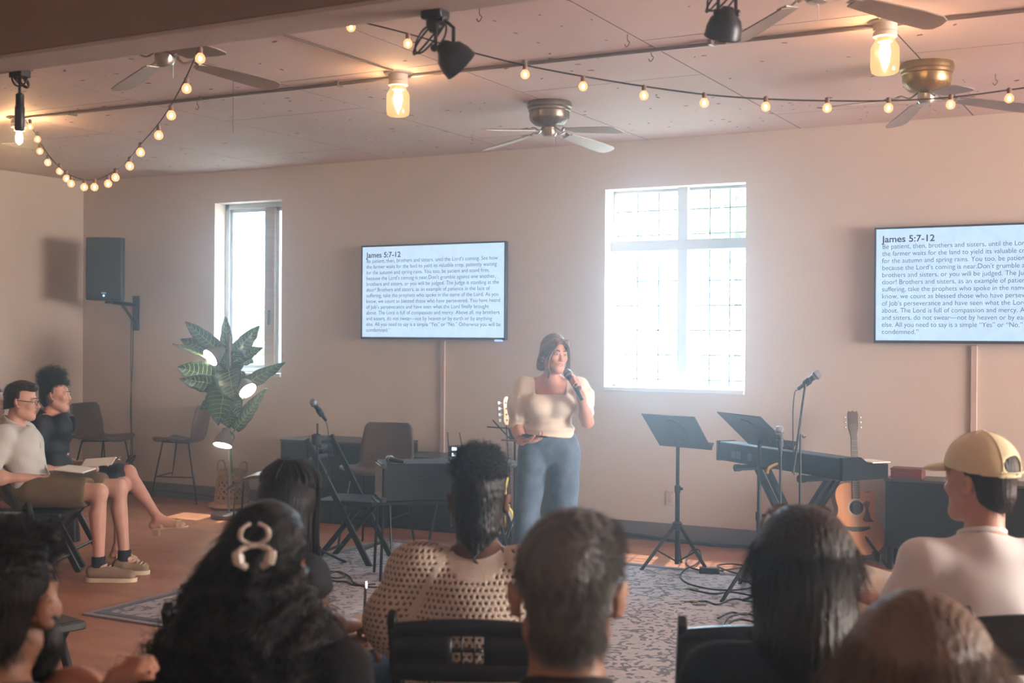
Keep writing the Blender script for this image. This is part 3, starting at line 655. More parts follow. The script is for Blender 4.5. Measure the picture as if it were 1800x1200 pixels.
# mic-like pendant spot at the left
hb = at(35, 130, Z=2.615); t = thing('pendant_spot', 'slim black hanging lamp under the beam at the far left, before the jar light', 'pendant lamp', tuple(hb)); dp = (hb - Vector((0, 0, CAM_H))).dot(CF)
P_ = lambda x, y: at(x, y, depth=dp)
MB().tube([P_(35, 128), P_(35, 168)], .006, 8).build('stem', spot_m, t, world=True)
q0, q1 = P_(35, 162), P_(35, 230); L_ = (q0 - q1).length
MB().lathe([(.004, 0), (.016, -.01), (.016, -L_ * .35), (.019, -L_ * .4), (.019, -L_ * .95), (.014, -L_)], Matrix.Translation(q0), 16).build('barrel', spot_m, t, world=True)
cs = [hb + Vector((.03 * math.sin(i * 1.1), .02 * math.cos(i), -.025 + .028 * math.cos(i * 1.3))) for i in range(16)]
MB().tube(spline(cs, 4), .0035, 5).build('coiled_lead', cab_m, t, world=True)
MB().box(tuple(hb), (.07, .05, .03)).build('clamp', spot_m, t, world=True, bevel=.004)
# ---------------------------------------------------------------- rug
def rug_material():
    m = bpy.data.materials.new('distressed_rug'); m.use_nodes = True; nt = m.node_tree; b = nt.nodes['Principled BSDF']; L = nt.links
    b.inputs['Roughness'].default_value = .95; b.inputs['Specular IOR Level'].default_value = .15
    tc = nt.nodes.new('ShaderNodeTexCoord')
    def N(t, **k):
        n = nt.nodes.new(t)
        for a, v in k.items(): n.inputs[a].default_value = v
        return n
    mp = N('ShaderNodeMapping', Scale=(1, 1, 1)); L.new(tc.outputs['Object'], mp.inputs[0])
    vo = N('ShaderNodeTexVoronoi', Scale=7.5); vo.feature = 'F1'; vo.distance = 'CHEBYCHEV'; L.new(mp.outputs[0], vo.inputs['Vector'])
    v2 = N('ShaderNodeTexVoronoi', Scale=13.0); v2.distance = 'MANHATTAN'; L.new(mp.outputs[0], v2.inputs['Vector'])
    wv = N('ShaderNodeTexWave', Scale=2.1, Distortion=6.0, Detail=3.0); wv.inputs['Detail Scale'].default_value = 2.5; L.new(mp.outputs[0], wv.inputs['Vector'])
    ns = N('ShaderNodeTexNoise', Scale=26.0, Detail=6.0); L.new(mp.outputs[0], ns.inputs['Vector'])
    nl = N('ShaderNodeTexNoise', Scale=1.3, Detail=4.0); L.new(mp.outputs[0], nl.inputs['Vector'])
    def M(op, a, c, **k):
        n = nt.nodes.new('ShaderNodeMath'); n.operation = op
        for i, x in enumerate((a, c)):
            if hasattr(x, 'links') or hasattr(x, 'is_linked'): L.new(x, n.inputs[i])
            else: n.inputs[i].default_value = x
        return n.outputs[0]
    s1 = M('MULTIPLY', vo.outputs['Distance'], 2.6); s2 = M('MULTIPLY', v2.outputs['Distance'], 1.3)
    s3 = M('ADD', s1, s2); s4 = M('MULTIPLY', wv.outputs['Fac'], .5); s5 = M('ADD', s3, s4)
    s6 = M('ADD', s5, M('MULTIPLY', ns.outputs['Fac'], 2.2)); s7 = M('ADD', s6, M('MULTIPLY', nl.outputs['Fac'], .7))
    fr = M('FRACT', M('MULTIPLY', s7, .62), 0.0)
    cr = nt.nodes.new('ShaderNodeValToRGB'); L.new(fr, cr.inputs[0]); e = cr.color_ramp.elements
    e[0].position = 0; e[0].color = (.50, .46, .46, 1); e[1].position = 1; e[1].color = (.46, .42, .42, 1)
    for p_, c in ((.50, (.48, .44, .44, 1)), (.56, (.165, .17, .20, 1)), (.80, (.20, .20, .225, 1)), (.86, (.44, .40, .40, 1))):
        q = e.new(p_); q.color = c
    L.new(cr.outputs[0], b.inputs['Base Color'])
    bp = N('ShaderNodeBump', Strength=.5, Distance=.004); L.new(ns.outputs['Fac'], bp.inputs['Height']); L.new(bp.outputs[0], b.inputs['Normal'])
    return m
RUX0, RUX1, RUY0, RUY1 = -5.52, -1.20, 5.10, 8.16
rug = thing('area_rug', 'large grey and cream distressed patterned rug under the speaker and music stands', 'rug', ((RUX0 + RUX1) / 2, (RUY0 + RUY1) / 2, 0))
rug_m = rug_material()
MB().span((RUX0 + .1, RUY0 + .1, 0), (RUX1 - .1, RUY1 - .1, .011)).build('field', rug_m, rug, world=True)
bd = MB(); t_ = .055
for a, c in (((RUX0 + .045, RUY0 + .045, 0), (RUX0 + .1, RUY1 - .045, .012)), ((RUX1 - .1, RUY0 + .045, 0), (RUX1 - .045, RUY1 - .045, .012)), ((RUX0 + .1, RUY0 + .045, 0), (RUX1 - .1, RUY0 + .1, .012)), ((RUX0 + .1, RUY1 - .1, 0), (RUX1 - .1, RUY1 - .045, .012))): bd.span(a, c)
bd.build('border_band', mat('rug_border', (.17, .17, .20), .95, noise=.35, nscale=30), rug, world=True)
bd = MB()
for a, c in (((RUX0, RUY0, 0), (RUX0 + .045, RUY1, .010)), ((RUX1 - .045, RUY0, 0), (RUX1, RUY1, .010)), ((RUX0 + .045, RUY0, 0), (RUX1 - .045, RUY0 + .045, .010)), ((RUX0 + .045, RUY1 - .045, 0), (RUX1 - .045, RUY1, .010))): bd.span(a, c)
bd.build('bound_edge', mat('rug_edge', (.36, .33, .34), .95, noise=.3, nscale=40), rug, world=True)

# ---------------------------------------------------------------- music stands
desk_m = mat('desk_metal', (.035, .038, .042), .5, .4)
desk_d = mat('desk_plate', (.022, .024, .028), .5, .4)
def music_stand(label, base, corners, hub_z, collar_z, yaw, legr=.30):
    t = thing('music_stand', label, 'music stand', (base.x, base.y, 0), 0, 'black orchestral music stands')
    TL, TR, BR, BL = corners; c = (TL + TR + BR + BL) / 4; n = (TR - TL).cross(BL - TL).normalized()
    if n.dot(Vector((0, 0, CAM_H)) - c) < 0: n = -n      # towards the camera: the back of the desk
    def q(u, v, o=0): return TL.lerp(TR, u).lerp(BL.lerp(BR, u), v) + n * o
    b = MB(); b.add([q(0, 0), q(1, 0), q(1, 1), q(0, 1)], [(0, 1, 2, 3)]); b.build('desk', desk_m, t, world=True, solid=.004, smooth=0)
    e = MB(); e.tube([q(0, 0), q(1, 0), q(1, 1), q(0, 1), q(0, 0)], .004, 5); e.build('rolled_edge', desk_m, t, world=True)
    l = MB(); l.add([q(-.0, 1), q(1.0, 1), q(1.0, 1, -.055), q(-.0, 1, -.055)], [(0, 1, 2, 3)]); l.build('ledge', desk_m, t, world=True, solid=.004, smooth=0)
    pl_ = MB(); m_ = 18
    pl_.add([q(.5 + .20 * math.cos(a * 2 * PI / m_), .52 + .40 * math.sin(a * 2 * PI / m_), .006) for a in range(m_)], [tuple(range(m_))]); pl_.build('back_plate', desk_d, t, world=True, solid=.006, smooth=0)
    j = q(.5, .72, .02); tp = Vector((base.x, base.y, j.z - .015))
    MB().tube([tp, j], .016, 10).build('tilt_joint', black_metal, t, world=True)
    MB().tube([(0, 0, collar_z), (0, 0, tp.z)], .0125, 12).build('upper_tube', black_metal, t)
    MB().tube([(0, 0, .04), (0, 0, collar_z)], .0165, 12).build('lower_tube', black_metal, t)
    k = MB(); k.lathe([(.0165, collar_z - .03), (.021, collar_z - .03), (.021, collar_z + .02), (.013, collar_z + .02)], None, 14); k.ball((.03, 0, collar_z), .012, 8); k.build('height_collar', black_plastic, t)
    MB().lathe([(.018, hub_z - .02), (.03, hub_z - .015), (.034, hub_z + .03), (.02, hub_z + .04)], None, 14).build('leg_hub', black_plastic, t)
    for i in range(3):
        a = yaw + i * 2 * PI / 3; c_, s_ = math.cos(a), math.sin(a)
        lg = MB().bar((.028 * c_, .028 * s_, hub_z), (legr * c_, legr * s_, .012), .022, .010, (-s_, c_, 0)).build('leg', black_metal, t)
        MB().tube([(.01 * c_, .01 * s_, .06), (legr * .55 * c_, legr * .55 * s_, hub_z * .47)], .006, 6).build('leg_strut', black_metal, lg)
        MB().ball((legr * c_, legr * s_, .013), .013, 8).build('foot_tip', rubber, lg)
    return t
s1 = at(1190, 1001, Z=0)
d1 = (s1 - Vector((0, 0, CAM_H))).dot(CF)
f1 = at(1131, 1004, Z=0); a1 = math.atan2(f1.y - s1.y, f1.x - s1.x)
music_stand('black music stand standing alone on the rug edge under the leaded window', s1, [at(1128, 727, depth=d1 - .18), at(1221, 733, depth=d1 - .40), at(1251, 790, depth=d1 - .18), at(1160, 782, depth=d1 + .05)], at(1190, 926, depth=d1).z, at(1190, 858, depth=d1).z, a1, .265)
s2 = at(1333, 1048, Z=0); d2 = (s2 - Vector((0, 0, CAM_H))).dot(CF)
f2_ = at(1240, 1066, Z=0); a2 = math.atan2(f2_.y - s2.y, f2_.x - s2.x)
music_stand('black music stand right in front of the keyboard', s2, [at(1261, 724, depth=d2 - .1), at(1337, 733, depth=d2 - .34), at(1395, 790, depth=d2 - .05), at(1316, 779, depth=d2 + .2)], .30, at(1333, 905, depth=d2).z, a2, .34)

# ---------------------------------------------------------------- microphones
mic_body = mat('mic_body', (.02, .022, .025), .4, .2); mic_grille = mat('mic_grille', (.32, .33, .34), .35, .8, bump=.6, bscale=700)
def mic_geo(parent, tail, head, world=True):
    tail, head = Vector(tail), Vector(head); L_ = (head - tail).length; M = align(tail, head)
    MB().lathe([(.0, 0), (.010, .002), (.011, .01), (.012, .03), (.0175, L_ - .055), (.018, L_ - .05), (.0, L_ - .05)], M, 18).build('handle', mic_body, parent, world=world)
    MB().lathe([(.018, L_ - .052), (.0255, L_ - .045), (.0265, L_ - .036), (.0258, L_ - .02), (.019, L_ - .004), (.008, L_), (.0, L_)], M, 18).build('grille', mic_grille, parent, world=world)
    MB().lathe([(.0262, L_ - .042), (.0275, L_ - .039), (.0275, L_ - .033), (.0262, L_ - .030)], M, 18, caps=False).build('grille_band', mat('mic_band', (.12, .12, .13), .3, .7), parent, world=world)
def mic_stand(label, base, top, yaw, legr=.27, boom=None, round_base=False, seg=None):
    t = thing('microphone_stand', label, 'microphone stand', (base.x, base.y, 0), 0, 'microphone stands')
    MB().tube([(0, 0, .03), (0, 0, top.z * .58)], .011, 10).build('lower_tube', black_metal, t)
    MB().tube([(0, 0, top.z * .56), (top.x - base.x, top.y - base.y, top.z)], .0075, 10).build('upper_tube', black_metal, t)
    k = MB(); k.lathe([(.012, -.03), (.019, -.028), (.019, .028), (.009, .03)], Matrix.Translation((0, 0, top.z * .57)), 12); k.ball((.028, -.01, top.z * .57), .012, 8); k.build('clutch', black_plastic, t)
    for i in range(3):
        a = yaw + i * 2 * PI / 3; c_, s_ = math.cos(a), math.sin(a)
        lg = MB().tube([(.02 * c_, .02 * s_, .13), (legr * c_, legr * s_, .014)], .009, 8).build('leg', black_metal, t)
        MB().tube([(legr * .93 * c_, legr * .93 * s_, .022), (legr * 1.03 * c_, legr * 1.03 * s_, .010)], .0125, 8).build('rubber_foot', rubber, lg)
    MB().lathe([(.014, .10), (.026, .105), (.026, .15), (.014, .16)], None, 12).build('leg_hub', black_plastic, t)
    if boom:
        a_, b_ = boom; MB().tube([a_, b_], .0075, 10).build('boom_arm', mat('boom_steel', (.05, .05, .055), .25, .8), t, world=True)
    return t
def mic(label, tail, head, group='stage microphones'):
    t = thing('microphone', label, 'microphone', tuple(tail), 0, group); mic_geo(t, tail, head)
    M = align(tail, head); L_ = (Vector(head) - Vector(tail)).length
    MB().lathe([(.016, L_ * .28), (.021, L_ * .30), (.022, L_ * .52), (.018, L_ * .54)], M, 14).build('mic_clip', black_plastic, t, world=True)
    return t
# left stand
bL = at(558, 1000, Z=0); dL = (bL - Vector((0, 0, CAM_H))).dot(CF)
tL = at(558, 744, depth=dL)
mic_stand('black microphone stand at left, behind the woman with braids', bL, tL, R(-40), .26)
b = at(556, 772, depth=dL)
MB().lathe([(.02, -.04), (.034, -.035), (.034, .03), (.02, .04)], Matrix.Translation(b), 12).build('stand_grip', black_plastic, bpy.data.objects['microphone_stand'], world=True)
mic('microphone tilted up to the left on the left stand', at(573, 739, depth=dL + .05), at(548, 703, depth=dL - .10))
cable([at(573, 741, depth=dL), at(577, 760, depth=dL), at(577, 800, depth=dL), at(575, 850, depth=dL + .05)], .0035, 'microphone_cable', 'thin black cable hanging from the left microphone')
# centre mic before the keyboard
dC = 7.45; bC = at(1373, 1000, depth=dC)
tC = at(1372, 800, depth=dC); bC = Vector((tC.x, tC.y, 0))
mic_stand('short microphone stand directly in front of the keyboard', bC, tC, R(60), .22)
mic('microphone pointing straight up before the keyboard', at(1372, 800, depth=dC), at(1370, 748, depth=dC))
# boom stand
dB = 7.3; tB = at(1407, 762, depth=dB); bB = Vector((tB.x, tB.y, 0))
mst = mic_stand('tall microphone stand with a steel boom arm in front of the keyboard', bB, tB, R(20), .26, boom=(at(1394, 832, depth=dB - .03), at(1416, 674, depth=dB - .03)))
mic('microphone on the tall boom stand, tilted up to the right', at(1402, 684, depth=dB), at(1443, 653, depth=dB - .05))
cable([at(1402, 685, depth=dB), at(1397, 690, depth=dB + .01), at(1394, 720, depth=dB + .01), at(1394, 770, depth=dB + .01), at(1396, 835, depth=dB)], .0035, 'microphone_cable', 'thin black cable looping down from the tall boom microphone')
MB().ball(at(1413, 766, depth=dB - .03), .014, 8).build('clutch_knob', chrome, mst, world=True)

# ---------------------------------------------------------------- keyboard
kA = at(1260, 775, Z=.90); kB = at(1482, 806.5, Z=.90)
u = (kB - kA); u.z = 0; KL = u.length; u.normalize(); v = Vector((-u.y, u.x, 0))     # v: away from the camera
kc = (kA + kB) / 2 + v * .165
kb = thing('keyboard', 'long black stage keyboard seen from behind, standing on a crossed stand', 'keyboard', (kc.x, kc.y, .775), math.atan2(u.y, u.x))
kbm = mat('keyboard_shell', (.018, .02, .024), .7)
h = KL / 2
MB().prism([(-.165, 0), (.165, .0), (.165, .06), (.02, .075), (-.03, .125), (-.165, .125)], -h + .03, h - .03, Matrix(((0, 0, 1, 0), (1, 0, 0, 0), (0, 1, 0, 0), (0, 0, 0, 1)))).build('case', kbm, kb, bevel=.006)
for s_ in (-1, 1): MB().prism([(-.170, -.004), (.17, -.004), (.17, .085), (.02, .095), (-.03, .13), (-.170, .13)], s_ * (h - .03), s_ * h, Matrix(((0, 0, 1, 0), (1, 0, 0, 0), (0, 1, 0, 0), (0, 0, 0, 1)))).build('end_cheek', mat('cheek_black', (.006, .007, .008), .85, spec=.2), kb, bevel=.004)
kw = MB(); kk = MB(); nk = 52; kwid = (2 * h - .12) / nk
white_key = mat('white_key', (.75, .74, .72), .3); black_key = mat('black_key', (.02, .02, .02), .3)
for i in range(nk):
    x = -h + .06 + kwid * (i + .5)
    MB().box((x, .095, .078), (kwid * .93, .138, .016)).build('white_key', white_key, kb, smooth=0)
    if i % 7 not in (2, 6) and i < nk - 1: MB().box((x + kwid / 2, .065, .091), (kwid * .5, .09, .018)).build('black_key', black_key, kb, smooth=0)
pt = MB()
for x in (-.46, -.40, -.27): pt.box((x, -.169, .05), (.04, .006, .045))
pt.build('rear_sockets', mat('socket_grey', (.10, .11, .12), .4, .4), kb)
pp_ = tag(MB().box((kB.x + v.x * .25 - u.x * .05, kB.y + v.y * .25 - u.y * .05, .875), (.18, .13, .006), rot=(0, 0, math.atan2(u.y, u.x))).build('paper_sheet', paper), 'cream paper sheet lying on the right end of the keyboard', 'paper')
ks = thing('keyboard_stand', 'black double crossed stand under the keyboard', 'keyboard stand', (kc.x, kc.y, 0), math.atan2(u.y, u.x))
for s_ in (-1, 1):
    for yo in (-.035, .035):
        MB().bar((s_ * .34, yo + s_ * .02, .74), (-s_ * .30, yo + s_ * .02, .03), .028, .045, (0, 1, 0)).build('cross_leg', black_metal, ks, bevel=.004)
    MB().tube([(s_ * .34, -.21, .752), (s_ * .34, .19, .752)], .020, 10).build('support_arm', black_metal, ks)
    MB().tube([(s_ * .30, -.22, .02), (s_ * .30, .22, .02)], .018, 10).build('foot_bar', black_metal, ks)
    MB().tube([(s_ * .34, -.235, .752), (s_ * .34, -.195, .752)], .024, 10).build('end_cap', rubber, ks)
MB().lathe([(.05, -.08), (.06, -.075), (.06, .075), (.05, .08)], xf((.02, 0, .385), (R(90), 0, 0)), 20).build('pivot_disc', black_plastic, ks)
cable([at(1366, 815, depth=7.7), at(1352, 822, depth=7.6), at(1349, 832, depth=7.6)], .009, 'cable_tie', 'short yellow strap on the cables below the keyboard', m=mat('yellow_tape', (.75, .42, .05), .5))

# ---------------------------------------------------------------- acoustic guitar
spruce = mat('spruce_top', (.62, .27, .085), .32, noise=.12, nscale=4, stretch=(14, 1, 1), coat=.5); sapele = mat('guitar_side', (.16, .06, .03), .35, coat=.4)
ebony = mat('fretboard', (.035, .022, .018), .4); fret_m = mat('fret_metal', (.5, .48, .42), .3, .9); tuner_m = mat('tuner_metal', (.35, .33, .30), .3, .9)
def guitar_outline(sc=1.0, cut=True):
    L_ = [(0, 0), (.10, .006), (.17, .045), (.203, .12), (.195, .19), (.16, .25), (.135, .295), (.132, .335), (.145, .39), (.148, .43)]
    Rr = [(-.148, .44), (-.135, .475), (-.10, .505), (-.045, .512), (0, .512)]
    left = [(-x, y) for x, y in L_[1:]] + Rr[1:]
    right = [(x, y) for x, y in L_] + ([(.142, .450), (.118, .452), (.085, .438), (.055, .445), (.032, .475), (.030, .512)] if cut else [(.135, .475), (.10, .505), (.045, .512)])
    out = right + [(0, .512)] + left[::-1]
    p_ = spline([(x * sc, y * sc, 0) for x, y in out] + [(0, 0, 0)], 3)[:-1]
    return [(q.x, q.y) for q in p_]
def build_guitar(base, label, lean, rz, roll):
    g = thing('acoustic_guitar', label, 'guitar', tuple(base), rz)
    T = Euler((R(90) - lean, roll, 0)).to_matrix().to_4x4()     # local x right, y up the body, z towards viewer (-Y)
    o_ = guitar_outline()
    MB().prism(o_, -.10, 0, T).build('back_and_sides', sapele, g, smooth=50)
    MB().prism([(x * .99, .003 + y * .99) for x, y in o_], 0, .004, T).build('soundboard', spruce, g, smooth=0)
    MB().lathe([(.066, .0042), (.066, .0058), (.050, .0058), (.050, .0042)], T @ Matrix.Translation((0, .335, 0)), 36, caps=False).build('rosette', mat('rosette', (.50, .40, .26), .4), g)
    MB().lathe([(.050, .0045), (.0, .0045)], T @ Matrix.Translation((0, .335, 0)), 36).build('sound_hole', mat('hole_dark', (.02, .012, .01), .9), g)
    MB().prism([(.045, .36), (.075, .385), (.10, .37), (.085, .33), (.10, .26), (.125, .235), (.06, .235), (.042, .25), (.062, .29), (.068, .33)], .0042, .006, T).build('pickguard', mat('pickguard', (.12, .035, .02), .3), g)
    MB().prism([(-.09, .205), (-.05, .20), (.05, .20), (.09, .205), (.092, .185), (.03, .168), (-.03, .168), (-.092, .185)], .004, .014, T).build('bridge', ebony, g, bevel=.002)
    nk_ = MB().prism([(-.027, .40), (.027, .40), (.022, .845), (-.022, .845)], .004, .014, T).build('fingerboard', ebony, g)
    fr = MB()
    for i in range(1, 21):
        y = .175 + .65 * 2 ** (-i / 12) + .018
        if y > .40: fr.box((0, y, .0148), (.046, .0016, .0016), T)
    fr.build('frets', fret_m, nk_)
    MB().tube([(0, .46, -.012), (0, .845, -.006)], .021, 10, T, flat=.8).build('neck', sapele, g)
    hs = MB().prism([(-.022, .845), (.022, .845), (.036, .90), (.038, 1.0), (.030, 1.022), (.015, 1.015), (0, 1.026), (-.015, 1.015), (-.030, 1.022), (-.038, 1.0), (-.036, .90)], -.012, .004, T).build('headstock', mat('headstock', (.06, .03, .02), .3), g, bevel=.002)
    for s_ in (-1, 1):
        for i in range(3):
            q = MB(); y = .905 + i * .036; q.tube([(s_ * .034, y, -.004), (s_ * .052, y, -.004)], .003, 6, T); q.ball((s_ * .056, y, -.004), (.007, .009, .005), 8, T); q.build('tuner', tuner_m, hs)
    st = MB()
    for i in range(6):
        x = (i - 2.5) / 5; st.tube([(x * .052, .188, .012), (x * .036, .845, .0165), (x * .05, .93, .006)], .0007, 4, T)
    st.build('strings', fret_m, g)
    return g
gb = at(1508, 976, depth=8.82); gface = face(-(-gb.x), -(-gb.y))
fdir = Vector((-gb.x, -gb.y, 0)).normalized()      # to camera
g_rz = math.atan2(fdir.x, -fdir.y) + R(18)
build_guitar(gb, 'orange acoustic guitar with a cutaway leaning on its stand beside the right cabinet', R(8), g_rz, R(0))
gs = thing('guitar_stand', 'small black stand holding the acoustic guitar', 'guitar stand', (gb.x, gb.y, 0), g_rz)
for s_ in (-1, 1):
    MB().tube([(0, .10, .30), (s_ * .17, -.12, .012)], .011, 8).build('leg', black_metal, gs)
    MB().tube(spline([(s_ * .10, -.02, .10), (s_ * .11, -.08, gb.z - .02), (s_ * .11, -.13, gb.z - .015), (s_ * .11, -.14, gb.z + .035)], 4), .010, 8).build('yoke', rubber, gs)
MB().tube([(0, .10, .30), (0, .22, .012)], .011, 8).build('leg', black_metal, gs); MB().tube([(0, .10, .28), (0, .15, .44)], .010, 8).build('back_prop', black_metal, gs)

# ---------------------------------------------------------------- bass guitar
maple = mat('maple', (.70, .47, .25), .35, coat=.3); bass_body = mat('bass_black', (.015, .015, .017), .25, coat=.6)
bb_ = at(906, 958, depth=9.35); bz_ = bb_.z
ba = thing('bass_guitar', 'black electric bass with a maple headstock standing behind the speaker', 'guitar', tuple(bb_), 0)
fd = Vector((-bb_.x, -bb_.y, 0)).normalized(); ba.rotation_euler[2] = math.atan2(fd.x, -fd.y) + R(50); WM[ba.name] = Matrix.Translation(bb_) @ Matrix.Rotation(ba.rotation_euler[2], 4, 'Z')
hd = at(889, 700, depth=9.45); loc_h = WM[ba.name].inverted() @ hd; ydir = loc_h.normalized(); zdir = Vector((0, -1, 0)); zdir = (zdir - ydir * zdir.dot(ydir)).normalized(); xdir = ydir.cross(zdir)
T = Matrix(((xdir.x, ydir.x, zdir.x, 0), (xdir.y, ydir.y, zdir.y, 0), (xdir.z, ydir.z, zdir.z, 0), (0, 0, 0, 1))); BL_ = loc_h.length
bo = spline([(0, 0, 0), (.10, .0, 0), (.165, .06, 0), (.15, .15, 0), (.12, .23, 0), (.135, .32, 0), (.14, .40, 0), (.10, .385, 0), (.05, .33, 0), (-.04, .33, 0), (-.10, .42, 0), (-.135, .47, 0), (-.14, .38, 0), (-.12, .26, 0), (-.15, .17, 0), (-.17, .07, 0), (-.09, .0, 0), (0, 0, 0)], 4)[:-1]
MB().prism([(q.x, q.y) for q in bo], -.04, 0, T).build('body', bass_body, ba, smooth=45, bevel=.004)
MB().prism([(.02, .30), (.09, .29), (.10, .20), (.06, .10), (.0, .12), (-.06, .24), (-.05, .31)], .0, .003, T).build('pickguard', mat('bass_guard', (.55, .52, .46), .4), ba)
nk_ = MB().prism([(-.031, .26), (.031, .26), (.021, BL_ - .20), (-.021, BL_ - .20)], .002, .012, T).build('fingerboard', mat('rosewood', (.12, .06, .04), .5), ba)
fr = MB()
for i in range(1, 21):
    y = .08 + (BL_ - .28) * (1 - 0) * 2 ** (-i / 12) * 1.0
    if .27 < y < BL_ - .2: fr.box((0, y, .0128), (.05, .002, .002), T)
fr.build('frets', fret_m, nk_)
MB().tube([(0, .30, -.008), (0, BL_ - .2, -.004)], .022, 10, T, flat=.8).build('neck', maple, ba)
ho = spline([(-.022, BL_ - .205, 0), (.022, BL_ - .205, 0), (.040, BL_ - .16, 0), (.030, BL_ - .10, 0), (.034, BL_ - .03, 0), (.020, BL_ + .012, 0), (-.012, BL_ + .01, 0), (-.034, BL_ - .02, 0), (-.036, BL_ - .10, 0), (-.042, BL_ - .17, 0), (-.022, BL_ - .205, 0)], 3)[:-1]
hs = MB().prism([(q.x, q.y) for q in ho], -.012, .004, T).build('headstock', maple, ba, bevel=.002)
for i in range(4):
    q = MB(); y = BL_ - .165 + i * .044; q.tube([(-.034, y, -.006), (-.065, y, -.006)], .004, 6, T); q.box((-.078, y, -.006), (.026, .022, .006), T); q.lathe([(.007, .002), (.007, .016), (0, .016)], T @ Matrix.Translation((-.008, y, 0)), 10); q.build('tuner', tuner_m, hs)
st = MB()
for i in range(4): st.tube([((i - 1.5) * .018, .10, .012), ((i - 1.5) * .011, BL_ - .2, .016)], .0011, 4, T)
st.build('strings', fret_m, ba)
sy = mat('yellow_strap', (.80, .62, .10), .7)
stp = spline([at(893, 838, depth=9.15), at(889, 862, depth=9.12), at(892, 885, depth=9.1), at(902, 905, depth=9.1), at(899, 925, depth=9.1), at(886, 942, depth=9.12)], 6)
b = MB(); b.tube(stp, .020, 4, flat=.12); b.build('strap', sy, ba, world=True, smooth=60)
bs = thing('guitar_stand', 'low black stand holding the bass behind the speaker', 'guitar stand', (bb_.x, bb_.y, 0), ba.rotation_euler[2])
for s_ in (-1, 1):
    MB().tube([(0, .08, .32), (s_ * .18, -.14, .012)], .010, 8).build('leg', black_metal, bs)
    MB().tube([(s_ * .07, .0, .10), (s_ * .08, -.10, max(.03, bz_ - .02))], .010, 8).build('yoke', rubber, bs)
MB().tube([(0, .08, .32), (0, .22, .012)], .010, 8).build('leg', black_metal, bs)

# small wire music stand behind the bass
dW = 9.0; PW = lambda x, y, d_=0: at(x, y, depth=dW + d_)
cw = PW(905, 762); wm = thing('wire_music_stand', 'small folding wire music stand beside the bass neck', 'music stand', (cw.x, cw.y, 0))
b = MB()
for a, c in (((856, 750), (900, 753)), ((866, 738), (897, 771)), ((900, 753), (917, 742)), ((881, 772), (919, 776))): b.tube([PW(*a), PW(*c)], .0055, 6)
b.build('folding_arms', black_metal, wm, world=True)
MB().add([PW(893, 754), PW(921, 752), PW(922, 771), PW(896, 772)], [(0, 1, 2, 3)]).build('desk_plate', desk_d, wm, world=True, solid=.004, smooth=0)
MB().bar(PW(881, 773, -.02), PW(925, 775, -.02), .03, .012).build('ledge', mat('ledge_brown', (.14, .07, .05), .5), wm, world=True)
MB().tube([PW(905, 772), (cw.x, cw.y, .25)], .008, 8).build('pole', black_metal, wm, world=True)
for i in range(3): MB().tube([(0, 0, .3), (.22 * math.cos(i * 2.09 + .5), .22 * math.sin(i * 2.09 + .5), .01)], .007, 6).build('leg', black_metal, wm)

# ---------------------------------------------------------------- cabinets
cabm = mat('cabinet_black', (.008, .0085, .010), .5, noise=.25, nscale=3)
cabt = mat('cabinet_top', (.06, .055, .052), .4)
def cabinet(label, x0, x1, y0, y1, z0, z1, doors, legs=.0):
    t = thing('cabinet', label, 'cabinet', ((x0 + x1) / 2, (y0 + y1) / 2, 0))
    MB().span((x0, y0 + .02, z0), (x1, y1, z1 - .02)).build('carcass', cabm, t, world=True, bevel=.003)
    MB().span((x0 - .004, y0 - .004, z1 - .02), (x1 + .004, y1, z1)).build('top_board', cabt, t, world=True, bevel=.003)
    w_ = (x1 - x0) / doors
    for i in range(doors):
        dr = MB().span((x0 + w_ * i + .004, y0, z0 + .005), (x0 + w_ * (i + 1) - .004, y0 + .018, z1 - .026)).build('door', cabm, t, world=True, bevel=.003)
        MB().box((x0 + w_ * (i + (.92 if i % 2 == 0 else .08)), y0 - .008, (z0 + z1) / 2), (.012, .014, .12)).build('handle', black_metal, dr, world=True, bevel=.003)
    if legs:
        for x in (x0 + .03, x1 - .03):
            for y in (y0 + .04, y1 - .04): MB().span((x - .014, y - .014, 0), (x + .014, y + .014, z0)).build('leg', black_metal, t, world=True)
    return t
cabinet('tall end of the black low cabinets behind the left microphone', -6.93, -5.85, 8.62, 9.15, .0, .70, 2)
cabinet('lower black cabinet by the wall carrying the wireless receiver', -5.82, -4.45, 8.70, 9.15, .0, .605, 2)
fy = 8.86; cl = at(1555, 840, Y=fy)
cabinet('long black cabinet on legs at right, behind the man in the cap', cl.x, cl.x + 2.0, fy, 9.16, .15, cl.z, 3, 1)
rx = at(1568, 830, Y=8.95)
rb = thing('keepsake_box', 'small dark red wooden box on the left end of the right cabinet', 'box', (rx.x + .1, 8.97, cl.z))
MB().span((rx.x, 8.90, cl.z), (rx.x + .21, 9.04, cl.z + .052)).build('box_body', mat('red_wood', (.16, .035, .03), .4), rb, world=True, bevel=.003)
MB().span((rx.x - .003, 8.897, cl.z + .054), (rx.x + .213, 9.043, cl.z + .070)).build('lid', mat('red_wood', (.16, .035, .03)), rb, world=True, bevel=.003)
